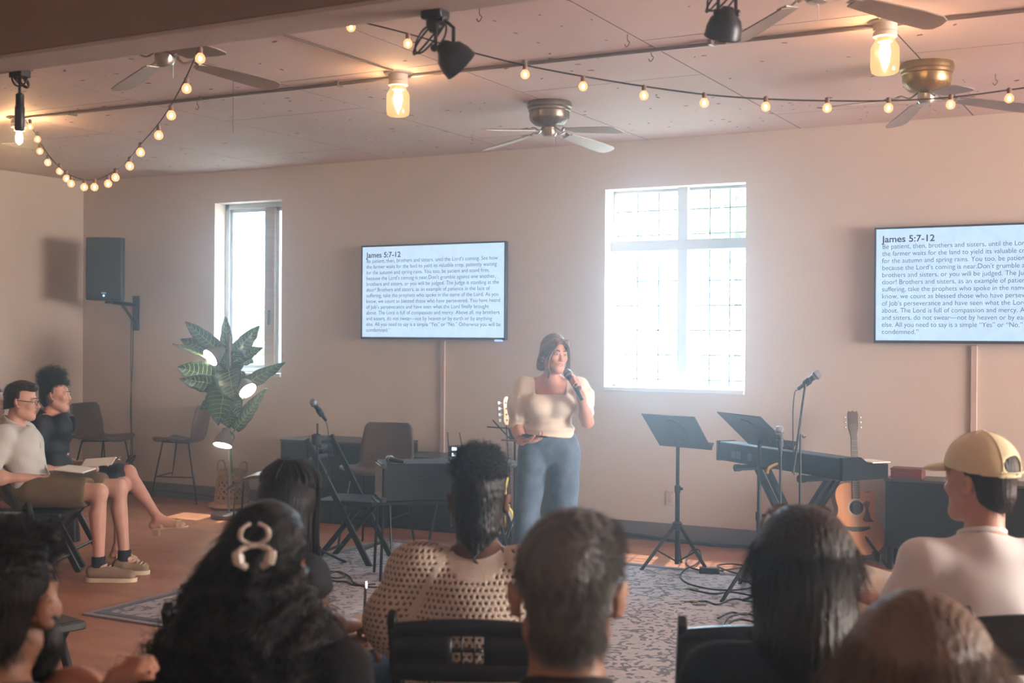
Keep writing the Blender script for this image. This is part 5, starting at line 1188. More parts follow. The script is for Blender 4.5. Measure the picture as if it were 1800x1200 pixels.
# generic seated figure seen mostly from behind ------------------------------------------------
def seated(label, headc, rz, skin_m, top_m, leg_m, head_yaw=0, head_pitch=0, sc=1.0, male=True, sh_w=.175, arms='lap', h=.0075, sleeve='long', cloth_k=1.0, shoe_m=None, collar=None, lips=False, lean=0.04, sl=.19, nk=.165, wr=None, inflate=.012, knee_dx=.12, tee=False, bare_legs=False, nb_r=.052, elb=None):
    off = Matrix.Rotation(rz, 3, 'Z') @ Vector((0, .05 + lean, 0)); t = person(label, (headc[0] - off.x, headc[1] - off.y), rz)
    c = to_local(t, headc); Rm = rotm(R(head_yaw), R(head_pitch)); nb = V3(0, lean + .012, c[2] - nk * sc)
    shl, shr = nb + V3(-sh_w, 0, -.048), nb + V3(sh_w, 0, -.048); ch = V3(0, lean * .8, nb[2] - .20); pv = V3(0, 0, .555)
    J = dict(nb=nb, shl=shl, shr=shr, ch=ch, pv=pv)
    el = elb or (shl + V3(-.055, .03, -.275), shr + V3(.055, .03, -.275)); wr = wr or (V3(-.10, .28, .665), V3(.10, .28, .665)); wr = [to_local(t, v_) if isinstance(v_, Vector) else v_ for v_ in wr]
    hp = (V3(-.095, .03, .535), V3(.095, .03, .535)); kn = (V3(-knee_dx, .46, .55), V3(knee_dx, .46, .55)); an = (V3(-knee_dx, .42, .105), V3(knee_dx, .42, .105)); to = (V3(-knee_dx - .01, .585, .03), V3(knee_dx + .01, .585, .03))
    lo, hi = bounds([c, pv, *el, *wr, *hp, *kn, *an, *to, shl, shr], .15); lo[2] = -.01; hi[2] = c[2] + .16
    F = SDF(lo, hi, h); torso(F, pv, ch, nb, shl, shr, sc); neck(F, c, Rm, nb, sc, nb_r)
    for i in range(2):
        limb_arm(F, (shl, shr)[i], el[i], wr[i], sc); limb_leg(F, hp[i], kn[i], an[i], sc); foot(F, an[i], to[i])
        dd = nrm(wr[i] - el[i]); hand(F, wr[i], dd, (0 if i else 0, .2, -1), 1 if i == 0 else -1, 25)
    q = head(F, c, Rm, sc, male); V, Fc = F.mesh(); bd = np_obj('body', V, Fc, [skin_m, lip_m], t, lipzone(q, Rm))
    if lips: eyes(q, Rm, t, sc=sc)
    # top
    G = SDF(lo - .03, np.array([hi[0] + .03, hi[1], nb[2] + .10]), h); g = inflate
    torso(G, pv, ch, nb + V3(0, 0, -.01), shl, shr, sc * 1.0 + g * 6)
    G.ell(ch + V3(0, -.022, .01), (.185 * sc, .118 * sc, .19 * sc), None, .06)
    for i in range(2):
        s0, e0, w0 = (shl, shr)[i], el[i], wr[i]; G.cap(nb + V3(0, -.012, -.012), s0 + V3(0, 0, -.010), .050, .054, .06); G.cap(s0, e0, .052 + g * 1.4, .046 + g * 1.3, .035)
        if sleeve == 'long': G.cap(e0, w0, .045 + g * 1.3, .033 + g, .02)
        elif sleeve == 'short': pass
    G.wrinkle(.0055 * cloth_k, 17, seed=len(label))
    G.plane((0, 0, .50), (0, -.15, -1))
    G.cap(nb + V3(0, .022, .045), c + V3(0, 0, -.02), .062 * sc, .068 * sc, .010, mode='sub')
    if tee or sleeve == 'short':
        for i in range(2):
            d_ = nrm(el[i] - (shl, shr)[i]); p_ = (shl, shr)[i] + d_ * sl; G.cap(p_ + d_ * .095, p_ + d_ * .17, .092, .075, .006, mode='sub')
    V2, F2 = G.mesh(); tp = np_obj('shirt', V2, F2, top_m, t)
    if collar: MB().tube([tuple(nb + V3(collar[0] * math.cos(a), .012 + collar[1] * math.sin(a), collar[2] - .020 * math.sin(a))) for a in [i * PI / 16 for i in range(33)]], .0085, 8, caps=False).build('collar', top_m, tp, smooth=80)
    # trousers
    H = SDF(lo - .03, np.array([hi[0] + .03, hi[1] + .02, .80]), h * 1.25); H.ell(pv + V3(0, -.01, -.015), (.185 * sc, .135 * sc, .115 * sc), None, .04)
    for i in range(2):
        H.cap(hp[i], kn[i], .104 * sc, .073 * sc, .04)
        H.cap(kn[i], an[i] + V3(0, 0, .02), .070 * sc, .056 * sc, .03)
    H.wrinkle(.003, 24, 3); H.plane((0, 0, .085), (0, 0, -1)); H.plane((0, 0, .69), (0, .1, 1)); V3_, F3 = H.mesh(); np_obj('trousers', V3_, F3, leg_m, t)
    for i in range(2):
        S_ = SDF(np.minimum(an[i], to[i]) - .09, np.maximum(an[i], to[i]) + .09, .008); foot(S_, an[i] + V3(0, 0, -.012), to[i] + V3(0, .01, .0), 1.22); S_.plane((0, 0, .002), (0, 0, -1)); S_.plane((0, 0, .12), (0, 0, 1)); a_, b_ = S_.mesh(); np_obj('shoe', a_, b_, shoe_m or mat('shoe_dark', (.03, .028, .026), .5), t)
    J.update(t=t, c=c, Rm=Rm, q=q, el=el, wr=wr, kn=kn, top=tp, sc=sc); return J
def add_hair(t, V, Fc, m, name='hair'): return np_obj(name, V, Fc, m, t)
# ---------------------------------------------------------------- the speaker
def face_rz(frm, to): return math.atan2(-(to[0] - frm[0]), to[1] - frm[1])
sp_rz = R(-153.4); SPK = (-3.452, 6.90)
t = person('woman standing and speaking into a microphone, in a cream puff sleeve top and blue jeans', SPK, sp_rz)
S = 285.
def L(px, py, y=0.0): return V3(-(px - 975) / S, y, 1.6 - (py - 592) / S)
c = L(983, 622, .03); Rm = rotm(R(30), R(-3), R(-4)); nb = V3(-.012, 0, 1.335)
shr, shl = V3(.158, -.01, 1.285), V3(-.180, .0, 1.285); ch = V3(-.01, 0, 1.17); pv = V3(.0, -.01, .93)
elr, wrr = V3(.198, -.02, 1.035), V3(.165, .15, .965); ell_, wrl = V3(-.232, .10, 1.085), V3(-.19, .195, 1.243)
hpr, hpl = V3(.095, 0, .88), V3(-.095, 0, .88); knr, knl = V3(.135, .03, .48), V3(-.10, .03, .48); anr, anl = V3(.165, -.02, .09), V3(-.112, -.02, .09)
F = SDF((-.36, -.26, -.005), (.36, .36, 1.66), .0055)
torso(F, pv, ch, nb, shl, shr, .84, 1.30); F.ell((-.075, .075, 1.185), (.068, .055, .062), None, .03); F.ell((.065, .075, 1.185), (.068, .055, .062), None, .03)
neck(F, c, Rm, nb, .92, .047)
limb_arm(F, shr, elr, wrr, .92); limb_arm(F, shl, ell_, wrl, .92)
for a, b, d_ in ((hpr, knr, anr), (hpl, knl, anl)): limb_leg(F, a, b, d_, .98)
foot(F, anr, anr + V3(.03, .15, -.065)); foot(F, anl, anl + V3(-.05, .15, -.065))
tail, hd_ = V3(-.187, .268, 1.243), V3(-.098, .155, 1.402)
m_ = nrm(hd_ - tail); d_ = nrm(V3(.05, .80, .50) - m_ * (V3(.05, .80, .50) @ m_)); n_ = -np.cross(m_, d_); n_ = n_ if n_[0] > 0 else -n_
grip = tail + m_ * .095; pc = grip - n_ * .030; wl = pc - d_ * .055
F.cap(wrl, wl, .026, .024, .02)
sgn = 1 if (np.cross(n_, d_) @ m_) > 0 else -1
hand(F, wl, d_, n_, sgn, (66, 68, 70, 72), 20, .90)
hand(F, wrr + V3(-.01, .01, 0), (-.93, .22, .12), (.0, -.15, 1), -1, (30, 26, 24, 30), 40, .92)
q = head(F, c, Rm, .93, False)
F.rbox(q(0, .094, -.0650), (.014, .005, .0016), Rm, .001, .003, 'sub')
V, Fc = F.mesh(); np_obj('body', V, Fc, [sk_pink, lip_m], t, lipzone(q, Rm)); eyes(q, Rm, t, sc=.93); brows(q, h_brown, t, .93)
MB().tube([Vector(q(-.012, .0865, -.0645)), Vector(q(0, .0905, -.0650)), Vector(q(.012, .0865, -.0645))], .0022, 6).build('teeth', eye_m, t)
# blouse
knit = mat('cream_rib_knit', (.86, .77, .62), .85, noise=.06, nscale=20, bump=.25, bscale=260, bstretch=(1, 1, .05), sheen=.2)
G = SDF((-.38, -.24, .90), (.38, .26, 1.42), .006)
torso(G, V3(0, .006, 1.0), ch, nb + V3(0, 0, -.02), shl, shr, .93, 1.26); G.ell((-.078, .080, 1.185), (.080, .066, .074), None, .04); G.ell((.068, .080, 1.185), (.080, .066, .074), None, .04)
for s0, e0, cx in ((shr, elr, .03), (shl, ell_ + (shl - ell_) * .22, -.0)):
    dd = e0 - s0; G.cap(s0 + V3(0, 0, .01), s0 + dd * .35, .062, .078, .03); G.ell(s0 + dd * .50 + V3(cx * .5, .0, 0), (.066, .076, .085), None, .03)
    dn = nrm(dd); p_ = s0 + dn * (.185 if s0 is shr else .13); G.cap(p_, p_ + dn * .035, .058, .056, .012)
    for i in range(10):
        a = i * PI / 5; sd_ = nrm(np.cross(dn, (0, 1, 0))); fd_ = np.cross(sd_, dn); rr_ = sd_ * math.cos(a) + fd_ * math.sin(a)
        G.cap(s0 + dd * .25 + rr_ * .078, p_ + rr_ * .060, .006, .006, .02)
G.wrinkle(.0028, 26, 2)
G.disp(lambda X, Y, Z: -.010 * np.exp(-((Z - 1.045) / .022) ** 2) + .004 * np.sin(120 * Z) * np.exp(-((Z - 1.06) / .05) ** 2))
G.plane((0, 0, .992), (.08, 0, -1))
G.rbox((-.006, .13, 1.345), (.088, .13, .090), None, .006, .006, 'sub'); G.cap(nb + V3(0, -.01, -.02), c, .062, .07, .01, mode='sub')
V, Fc = G.mesh(); np_obj('blouse', V, Fc, knit, t)
# jeans
denim = mat('denim_blue', (.13, .20, .29), .8, noise=.35, nscale=14, bump=.3, bscale=220)
H = SDF((-.30, -.24, .04), (.34, .26, 1.06), .0075); H.ell((0, -.02, .92), (.186, .122, .14), None, .03); H.cap((0, 0, .97), (0, 0, 1.06), .096, .090, .03, (1, 0, 0), 1.40)
for hp_, kn_, an_ in ((hpr, knr, anr), (hpl, knl, anl)): H.cap(hp_, kn_, .098, .078, .015); H.cap(kn_, an_, .078, .088, .015)
H.wrinkle(.005, 20, 5); H.plane((0, 0, .055), (0, 0, -1)); H.plane((0, 0, 1.035), (0, 0, 1)); V, Fc = H.mesh(); jn = np_obj('jeans', V, Fc, denim, t)
MB().tube([(.132 * math.cos(a) * 1.0, .094 * math.sin(a) - .0, 1.018) for a in [i * PI / 16 for i in range(33)]], .012, 6, flat=1.6).build('waistband', mat('denim_dark', (.09, .14, .21), .8), jn, smooth=60)
for an_, dx in ((anr, .03), (anl, -.05)):
    S_ = SDF(an_ - .14, an_ + V3(.14, .24, .06), .008); foot(S_, an_ + V3(0, 0, -.01), an_ + V3(dx, .15, -.062), 1.2); S_.plane((0, 0, .003), (0, 0, -1)); S_.plane((0, 0, .10), (0, 0, 1)); a_, b_ = S_.mesh(); np_obj('shoe', a_, b_, mat('shoe_white', (.65, .62, .58), .5), t)
# hair
Hh = SDF(c - .20, c + .20, .0055); k = .93
Hh.ell(q(0, -.016, .040), (.086 * k, .107 * k, .099 * k), Rm, .01); Hh.ell(q(0, -.055, -.035), (.072 * k, .062 * k, .075 * k), Rm, .03)
for s_ in (-1, 1): Hh.cap(q(s_ * .04, .075, .085), q(s_ * .084, .01, .03), .020, .020, .02); Hh.cap(q(s_ * .084, .01, .03), q(s_ * .070, -.05, -.055), .022, .024, .02)
Hh.ell(q(.015, -.095, -.070), (.048, .036, .042), Rm, .02); Hh.ell(q(.045, -.080, -.085), (.030, .03, .032), Rm, .015)
Hh.ell(q(0, .098, -.020), (.057, .06, .092), Rm, .012, 'sub')
Hh.disp(lambda X, Y, Z: .0012 * np.sin(170 * X + 30 * np.sin(14 * Z)) + .0004 * np.sin(150 * Z + 9 * np.sin(30 * X)))
V, Fc = Hh.mesh(); hr = add_hair(t, V, Fc, h_blond); N_ = normals(V, Fc)
strands('loose_hair', V, N_, 500, .028, lambda p: np.tile([0, -.2, -1.0], (len(p), 1)) * .6 + (p - c) * 2, .10, .0006, h_blond, hr, keep=lambda P: P[:, 2] > c[2] - .10, lift=.15)
for s_, x_ in ((1, .066), (-1, .072)):
    for j in range(7):
        o_ = .004 * (j - 3); pts = [q(s_ * .012, .088 + o_ * .2, .098), q(s_ * .045, .092 + o_, .060), q(s_ * (x_ + .004), .068 + o_, .0), q(s_ * (x_ + .006 + o_ * .6), .062 + o_, -.07), q(s_ * (x_ - .004 + o_), .066 + o_, -.125 - .005 * j), q(s_ * (x_ + .004 - o_), .060, -.150)]
        MB().tube(spline([Vector(p) for p in pts], 5), [.0055] * 12 + [.005 - .0003 * i for i in range(14)], 5).build('face_lock', h_blond, hr)
MB().ball(tuple(q(.083, -.004, -.052)), .0052, 8).build('earring', mat('pearl', (.8, .75, .7), .2), t)
# bracelet, phone and microphone
mt = mat('bangle_silver', (.6, .58, .55), .2, 1.0)
axr = nrm(wrr - elr); M = align(tuple(wrr - axr * .02), tuple(wrr)); MB().tube([tuple(M @ Vector((.034 * math.cos(a), .030 * math.sin(a), 0))) for a in [i * PI / 10 for i in range(21)]], .0032, 6, caps=False).build('bracelet', mt, t)
Mw = WM[t.name]
ph = Mw @ Vector((.085, .185, 1.003)); pho = thing('phone', 'dark phone held flat at the waist in the lower hand of the speaker', 'phone', tuple(ph), sp_rz + R(-12))
MB().box((0, 0, 0), (.15, .072, .009), rot=(R(6), R(-4), 0)).build('phone_case', mat('phone_black', (.015, .02, .03), .25), pho, bevel=.003)
MB().box((0, 0, .005), (.142, .066, .0012), rot=(R(6), R(-4), 0)).build('phone_glass', mat('phone_glass', (.02, .03, .04), .08), pho)
hm = thing('handheld_microphone', 'grey wireless microphone held at the mouth by the standing speaker', 'microphone', tuple(Mw @ Vector(tail)))
mic_geo(hm, Mw @ Vector(tail - m_ * .02), Mw @ Vector(hd_))

# ---------------------------------------------------------------- seated pair at left
FR = -R(61.7)
def side_pair():
    # man with glasses
    global c, q, Rm
    s_ = 268.; root = at(62, 1000, depth=8.2); t = person('man in glasses, pale linen shirt and olive shorts seated in profile at left', root, FR)
    def P(px, py, x=0.0): return V3(x, (px - 62) / s_ , 1.6 - (py - 588) / s_)
    c = P(37, 707, .0); Rm = rotm(R(6), R(-4)); nb = P(24, 752); nb[2] = 1.015 + 0; nb = V3(0, (22 - 62) / s_, c[2] - .165)
    shl, shr = nb + V3(-.18, 0, -.05), nb + V3(.18, 0, -.05); ch = V3(0, -.10, .88); pv = V3(0, -.03, .60)
    el = (P(10, 835, -.24), P(4, 833, .25)); wr = (P(88, 842, -.08), P(78, 838, .13))
    hp = (V3(-.10, .03, .585), V3(.10, .03, .585)); kn = (P(196, 862, -.14), P(184, 862, .12)); an = (P(208, 985, -.13), P(184, 990, .12)); to = (P(234, 1003, -.14), P(232, 1008, .13))
    lo, hi = bounds([c, pv, *el, *wr, *hp, *kn, *an, *to, shl, shr], .15); lo[2] = -.01
    F = SDF(lo, hi, .0062); torso(F, pv, ch, nb, shl, shr); neck(F, c, Rm, nb)
    for i in range(2): limb_arm(F, (shl, shr)[i], el[i], wr[i]); limb_leg(F, hp[i], kn[i], an[i], .98); foot(F, an[i], to[i], .72)
    hand(F, wr[1], (-.25, .95, .08), (0, .0, -1), -1, (18, 22, 26, 30), 30); hand(F, wr[0], (.2, .95, .05), (0, 0, -1), 1, 25, 30)
    q = head(F, c, Rm); V, Fc = F.mesh(); np_obj('body', V, Fc, [sk_light, lip_m], t, lipzone(q, Rm)); eyes(q, Rm, t); brows(q, h_dark, t)
    linen = mat('linen_shirt', (.56, .53, .47), .9, noise=.10, nscale=10, bump=.35, bscale=160, sheen=.2)
    G = SDF(lo - .03, (hi[0] + .03, .30, nb[2] + .10), .0075); torso(G, pv, ch, nb + V3(0, 0, -.01), shl, shr, 1.10)
    for i in range(2): dn = nrm(el[i] - (shl, shr)[i]); G.cap((shl, shr)[i], (shl, shr)[i] + dn * .19, .072, .074, .035); G.cap((shl, shr)[i] + dn * .29, (shl, shr)[i] + dn * .36, .10, .08, .006, mode='sub')
    G.wrinkle(.006, 22, 1); G.plane((0, 0, .56), (0, -.1, -1)); G.cap(nb + V3(0, .03, .01), c, .062, .07, .008, mode='sub')
    V, Fc = G.mesh(); sh_ = np_obj('shirt', V, Fc, linen, t)
    Cc = SDF(nb - .14, nb + .14, .005); Cc.cap(nb + V3(0, -.010, .0), nb + V3(0, .010, .06), .080, .070, .01, (1, 0, 0), 1.05); Cc.cap(nb + V3(0, .0, -.08), nb + V3(0, .02, .10), .064, .060, .006, mode='sub'); Cc.rbox(nb + V3(0, .09, 0), (.012, .06, .08), None, .004, .004, 'sub'); Cc.plane(nb + V3(0, .0, .052), (0, .45, 1)); Cc.plane(nb + V3(0, 0, -.01), (0, 0, -1)); V, Fc = Cc.mesh(); np_obj('collar', V, Fc, linen, sh_)
    pk = MB().tube(spline([Vector(nb + V3(0, .072, -.05)), Vector(V3(0, .016, .92)), Vector(V3(0, .036, .80)), Vector(V3(0, .085, .68))], 5), .010, 4, flat=.35).build('button_placket', mat('linen_shade', (.40, .38, .34), .9), sh_)
    olive = mat('olive_shorts', (.17, .115, .06), .85, noise=.2, nscale=14, bump=.2, bscale=200)
    H = SDF(lo - .03, (hi[0] + .04, .45, .80), .0085); H.ell(pv + V3(0, -.03, -.03), (.19, .15, .12), None, .04)
    for i in range(2): a = hp[i]; b_ = hp[i] + (kn[i] - hp[i]) * .74; H.cap(a, b_, .108, .100, .03); d2_ = nrm(kn[i] - hp[i]); H.cap(b_ + d2_ * .115, b_ + d2_ * .2, .11, .08, .004, mode='sub')
    H.wrinkle(.005, 24, 4); H.plane((0, 0, .70), (0, -.1, 1)); V, Fc = H.mesh(); np_obj('shorts', V, Fc, olive, t)
    tan_ = mat('suede_tan', (.30, .20, .13), .85, noise=.15, nscale=30, bump=.2, bscale=200); sole = mat('sole_cream', (.62, .50, .36), .6)
    for i in range(2):
        A_, T_ = an[i], to[i]; dr = nrm(T_ - A_); S_ = SDF(np.minimum(A_, T_) - .12, np.maximum(A_, T_) + .12, .006)
        A0 = V3(A_[0], A_[1], .065); T0 = V3(T_[0], T_[1] + .03, .045); S_.cap(A0 - V3(0, .04, 0), T0, .042, .034, .02, (1, 0, 0), 1.15); S_.cap(A0 + V3(0, 0, .01), T0 - V3(0, .10, -.015), .046, .03, .02); S_.plane((0, 0, .026), (0, 0, -1)); S_.cap(A0 + V3(0, .0, .03), A0 + V3(0, 0, .12), .037, .037, .006, mode='sub'); S_.plane((A_[0], A_[1], .105), (0, .10, 1)); V, Fc = S_.mesh(); so = np_obj('shoe', V, Fc, tan_, t)
        o_ = spline([(0, -.115, 0), (.036, -.095, 0), (.040, -.02, 0), (.046, .08, 0), (.03, .14, 0), (0, .158, 0), (-.03, .14, 0), (-.046, .08, 0), (-.040, -.02, 0), (-.036, -.095, 0), (0, -.115, 0)], 3)[:-1]
        y0_, y1_ = A0[1] - .088, T0[1] + .042; kf = (y1_ - y0_) / .273; MB().prism([(p.x * 1.08, p.y * kf) for p in o_], .001, .030, Matrix.Translation((A0[0] * .5 + T0[0] * .5, (y0_ + y1_) / 2 - .021 * kf, 0))).build('sole', sole, so, bevel=.003)
        lc = MB()
        for j in range(5): y = A0[1] + .045 + j * .022; z = .112 - j * .010; lc.tube([(A0[0] - .026, y, z - .01), (A0[0] - .004, y + .010, z + .004), (A0[0] + .026, y, z - .01)], .0028, 5)
        lc.build('laces', mat('lace_white', (.62, .55, .45), .8), so)
        Sk = SDF(A_ - .08, A_ + .10, .006); Sk.cap(V3(A_[0], A_[1], .07), V3(A_[0], A_[1], .165), .044, .044, .01); Sk.plane((0, 0, .165), (0, 0, 1)); V, Fc = Sk.mesh(); np_obj('sock', V, Fc, mat('sock_navy', (.012, .014, .022), .9), t)
    Hh = SDF(c - .17, c + .17, .005); short_hair(Hh, c, Rm, 1.0, .008, -.045, fr=.062); Hh.cap(q(-.03, .076, .094), q(.035, .074, .096), .017, .017, .02); Hh.ell(q(0, .02, .098), (.06, .06, .033), Rm, .03)
    Hh.disp(lambda X, Y, Z: .0025 * np.sin(95 * Y + 12 * np.sin(40 * X)) * np.cos(60 * Z)); V, Fc = Hh.mesh(); hr = add_hair(t, V, Fc, h_dark); strands('hair_strands', V, normals(V, Fc), 1800, .022, lambda p: np.tile([0, -.5, -.1], (len(p), 1)), .12, .0007, h_dark, hr, steps=4, lift=.25)
    g = MB(); r_ = .021
    for s1_ in (-1, 1):
        cc = q(s1_ * .032, .106, .0); g.tube([Vector(cc + Rm @ V3(r_ * 1.15 * math.cos(a), -.004 * abs(math.cos(a)), r_ * .88 * math.sin(a))) for a in [i * PI / 10 for i in range(21)]], .0016, 5, caps=False); g.tube([Vector(q(s1_ * .056, .100, .006)), Vector(q(s1_ * .078, .06, .008)), Vector(q(s1_ * .084, -.005, .012)), Vector(q(s1_ * .082, -.03, -.005))], .0018, 5)
    g.tube([Vector(q(-.010, .108, .004)), Vector(q(0, .113, .008)), Vector(q(.010, .108, .004))], .0016, 5); g.build('glasses', mat('glasses_frame', (.05, .025, .02), .3, .5), t)
    fc_ = dup(fc, (root.x, root.y, 0), FR, 'black folding chair under the man in glasses'); fc_.location = (WM[t.name] @ Vector((0, .02, 0)))[:]
    # booklet under his hand
    bk_ = WM[t.name] @ Vector((.0, .26, .715)); bo = thing('notebook', 'open notebook on the lap of the man in glasses', 'notebook', tuple(bk_), FR)
    MB().box((0, 0, .0), (.26, .19, .010), rot=(R(-6), 0, 0)).build('pages', paper, bo, bevel=.002); MB().box((0, 0, -.008), (.268, .196, .004), rot=(R(-6), 0, 0)).build('cover', mat('book_cover', (.08, .09, .12), .6), bo)
    # woman in black
    s_ = 251.; root = at(108, 1000, depth=8.78); t = person('woman with a curly dark updo in a black dress seated in profile, legs crossed', root, FR)
    def P(px, py, x=0.0): return V3(x, (px - 108) / s_, 1.6 - (py - 588) / s_)
    k = .95; c = P(97, 695); Rm = rotm(R(4), R(-2)); nb = V3(0, (84 - 108) / s_, c[2] - .155)
    shl, shr = nb + V3(-.155, 0, -.045), nb + V3(.155, .0, -.045); ch = V3(0, -.075, .92); pv = V3(0, -.02, .58)
    el = (P(85, 825, -.23), P(80, 826, .235)); wr = (P(168, 818, -.04), P(150, 822, .08))
    hp = (V3(-.09, .03, .56), V3(.09, .03, .56)); kn = (P(224, 832, -.02), P(217, 852, .05)); an = (P(280, 912, .02), P(213, 962, .06)); to = (P(322, 922, .03), P(246, 985, .08))
    lo, hi = bounds([c, pv, *el, *wr, *hp, *kn, *an, *to, shl, shr], .16); lo[2] = -.01
    F = SDF(lo, hi, .0062); torso(F, pv, ch, nb, shl, shr, .82, 1.22); neck(F, c, Rm, nb, k, .046); F.ell((0, -.005, .95), (.12, .06, .09), None, .04)
    for i in range(2): limb_arm(F, (shl, shr)[i], el[i], wr[i], .88); limb_leg(F, hp[i], kn[i], an[i], .90); foot(F, an[i], to[i], .92)
    hand(F, wr[0], (.1, .95, .2), (0, .3, -1), 1, (45, 50, 50, 50), 25, .88); hand(F, wr[1], (-.15, .97, .25), (-.2, .2, -1), -1, (50, 45, 50, 50), 20, .88)
    q = head(F, c, Rm, k, False); V, Fc = F.mesh(); np_obj('body', V, Fc, [sk_pink, lip_m], t, lipzone(q, Rm)); eyes(q, Rm, t, sc=k); brows(q, h_black, t, k)
    navy = mat('black_dress', (.007, .010, .017), .7, noise=.2, nscale=10)
    G = SDF(lo - .03, (hi[0] + .04, .52, nb[2] + .09), .0072); torso(G, pv, ch, nb + V3(0, 0, -.01), shl, shr, .91, 1.22); G.ell((0, .012, .95), (.125, .085, .10), None, .05); G.ell(pv + V3(0, -.02, -.02), (.19, .15, .12), None, .04)
    for i in range(2):
        dn = nrm(el[i] - (shl, shr)[i]); G.cap((shl, shr)[i], (shl, shr)[i] + dn * .15, .066, .070, .035); G.cap((shl, shr)[i] + dn * .245, (shl, shr)[i] + dn * .33, .09, .07, .006, mode='sub')
        a = hp[i]; b_ = a + (kn[i] - a) * (.86 if i == 0 else .80); G.cap(a, b_, .100, .082, .03)
    G.wrinkle(.0065, 21, 7); G.disp(lambda X, Y, Z: .010 * np.exp(-((Z - .76) / .02) ** 2) * (Y < .2))
    G.plane((0, 0, .455), (0, 0, -1)); G.cap(nb + V3(0, .03, -.01), c, .064, .066, .008, mode='sub'); G.rbox(nb + V3(0, .12, -.06), (.03, .06, .05), None, .01, .01, 'sub')
    V, Fc = G.mesh(); dr_ = np_obj('dress', V, Fc, navy, t)
    Cc = SDF(nb - .14, nb + .14, .005); Cc.cap(nb + V3(0, -.012, -.01), nb + V3(0, .006, .05), .074, .060, .01, (1, 0, 0), 1.05); Cc.cap(nb + V3(0, .0, -.08), nb + V3(0, .012, .10), .058, .052, .006, mode='sub'); Cc.rbox(nb + V3(0, .09, 0), (.022, .06, .08), None, .004, .004, 'sub'); Cc.plane(nb + V3(0, .0, .036), (0, .5, 1)); Cc.plane(nb + V3(0, 0, -.03), (0, 0, -1)); V, Fc = Cc.mesh(); np_obj('collar', V, Fc, navy, dr_)
    MB().ball(tuple(nb + V3(.0, .10, -.12)), .006, 8).ball(tuple(nb + V3(.0, .11, -.17)), .006, 8).build('button', mat('pearl', (.8, .75, .7)), dr_)
    Hh = SDF(c - .24, c + .28, .005); Hh.ell(q(0, -.018, .036), (.084 * k, .106 * k, .096 * k), Rm, .01); Hh.ell(q(0, -.05, -.02), (.075 * k, .07 * k, .08 * k), Rm, .02); Hh.ell(q(0, -.045, .125), (.075, .080, .058), Rm, .02); Hh.ell(q(0, -.005, .135), (.06, .06, .045), Rm, .02)
    Hh.rbox(q(0, .128, -.065), (.09, .10, .115), Rm, .02, .012, 'sub'); Hh.plane(q(0, -.05, -.085), Rm @ V3(0, .6, -1))
    for s1_ in (-1, 1): Hh.rbox(q(s1_ * .09, .02, -.06), (.03, .05, .055), Rm, .01, .01, 'sub')
    Hh.disp(lambda X, Y, Z: .006 * np.sin(110 * X + 4 * np.sin(60 * Z)) * np.sin(115 * Y + 2) * np.sin(105 * Z + 1) * (Z > c[2] + .05)); V, Fc = Hh.mesh(); hr = add_hair(t, V, Fc, h_black)
    strands('curls', V, normals(V, Fc), 900, .045, lambda p: (p - (c + V3(0, -.03, .06))) * 6, .25, .0016, h_black, hr, steps=9, coil=.008, keep=lambda P_: P_[:, 2] > c[2] + .06, lift=.8)
    cr_ = mat('sandal_cream', (.66, .48, .30), .5)
    for i in range(2):
        A_, T_ = an[i], to[i]; fwd = nrm(T_ - A_ + V3(0, 0, .055)); up = nrm(np.cross((1, 0, 0), fwd)); hl = A_ - fwd * .045 - up * .050 ; tt = T_ + fwd * .035 - up * .018
        M = np.stack([np.cross(fwd, up), fwd, up], 1); M4 = Matrix([[*M[r_], ((hl + tt) / 2)[r_]] for r_ in range(3)] + [[0, 0, 0, 1]]); hlf = np.linalg.norm(tt - hl) / 2
        o_ = spline([(0, -hlf - .01, 0), (.026, -hlf + .01, 0), (.026, 0, 0), (.038, hlf * .6, 0), (.02, hlf + .005, 0), (-.02, hlf, 0), (-.038, hlf * .55, 0), (-.026, 0, 0), (-.026, -hlf + .01, 0), (0, -hlf - .01, 0)], 3)[:-1]
        sn = MB().prism([(p.x, p.y) for p in o_], -.012, .0, M4).build('sandal_sole', cr_, t, bevel=.002)
        MB().prism([(-.022, -hlf), (.022, -hlf), (.024, -hlf + .045), (-.024, -hlf + .045)], -.055 if i == 0 else -.045, -.01, M4).build('heel', mat('heel_wood', (.42, .26, .14), .5), sn)
        for y0, hgt in ((hlf * .55, .042), (-hlf * .35, .085)): MB().tube([tuple(M4 @ Vector((.038 * math.cos(a), y0 - (.02 if hgt > .06 else 0) * math.sin(a), hgt * math.sin(a)))) for a in [j * PI / 8 for j in range(9)]], .013, 4, flat=.3).build('strap', cr_, sn, smooth=60)
    fc2 = dup(fc, (0, 0, 0), FR, 'black folding chair under the woman in the black dress'); fc2.location = (WM[t.name] @ Vector((0, .02, 0)))[:]
    pp = WM[t.name] @ Vector((.0, .27, .705)); pt_ = thing('booklet', 'open booklet on the lap of the woman in black', 'booklet', tuple(pp), FR + R(6))
    MB().box((.05, 0, 0.004), (.15, .21, .006), rot=(R(4), R(14), 0)).build('page', paper, pt_); MB().box((-.09, 0, .004), (.15, .21, .006), rot=(R(4), R(-12), 0)).build('page', paper, pt_)
    pn = wr[0] + V3(0, .08, .0); pen = thing('pen', 'dark pen in the hand of the seated woman in black', 'pen', tuple(WM[t.name] @ Vector(pn)), FR)
    MB().tube([(0, -.04, -.01), (0.0, .07, .045)], .0042, 8).build('barrel', black_plastic, pen); MB().tube([(0, .07, .045), (0, .085, .053)], [.004, .001], 8).build('tip', chrome, pen)
side_pair()
hx = at(-16, 708, depth=9.0)
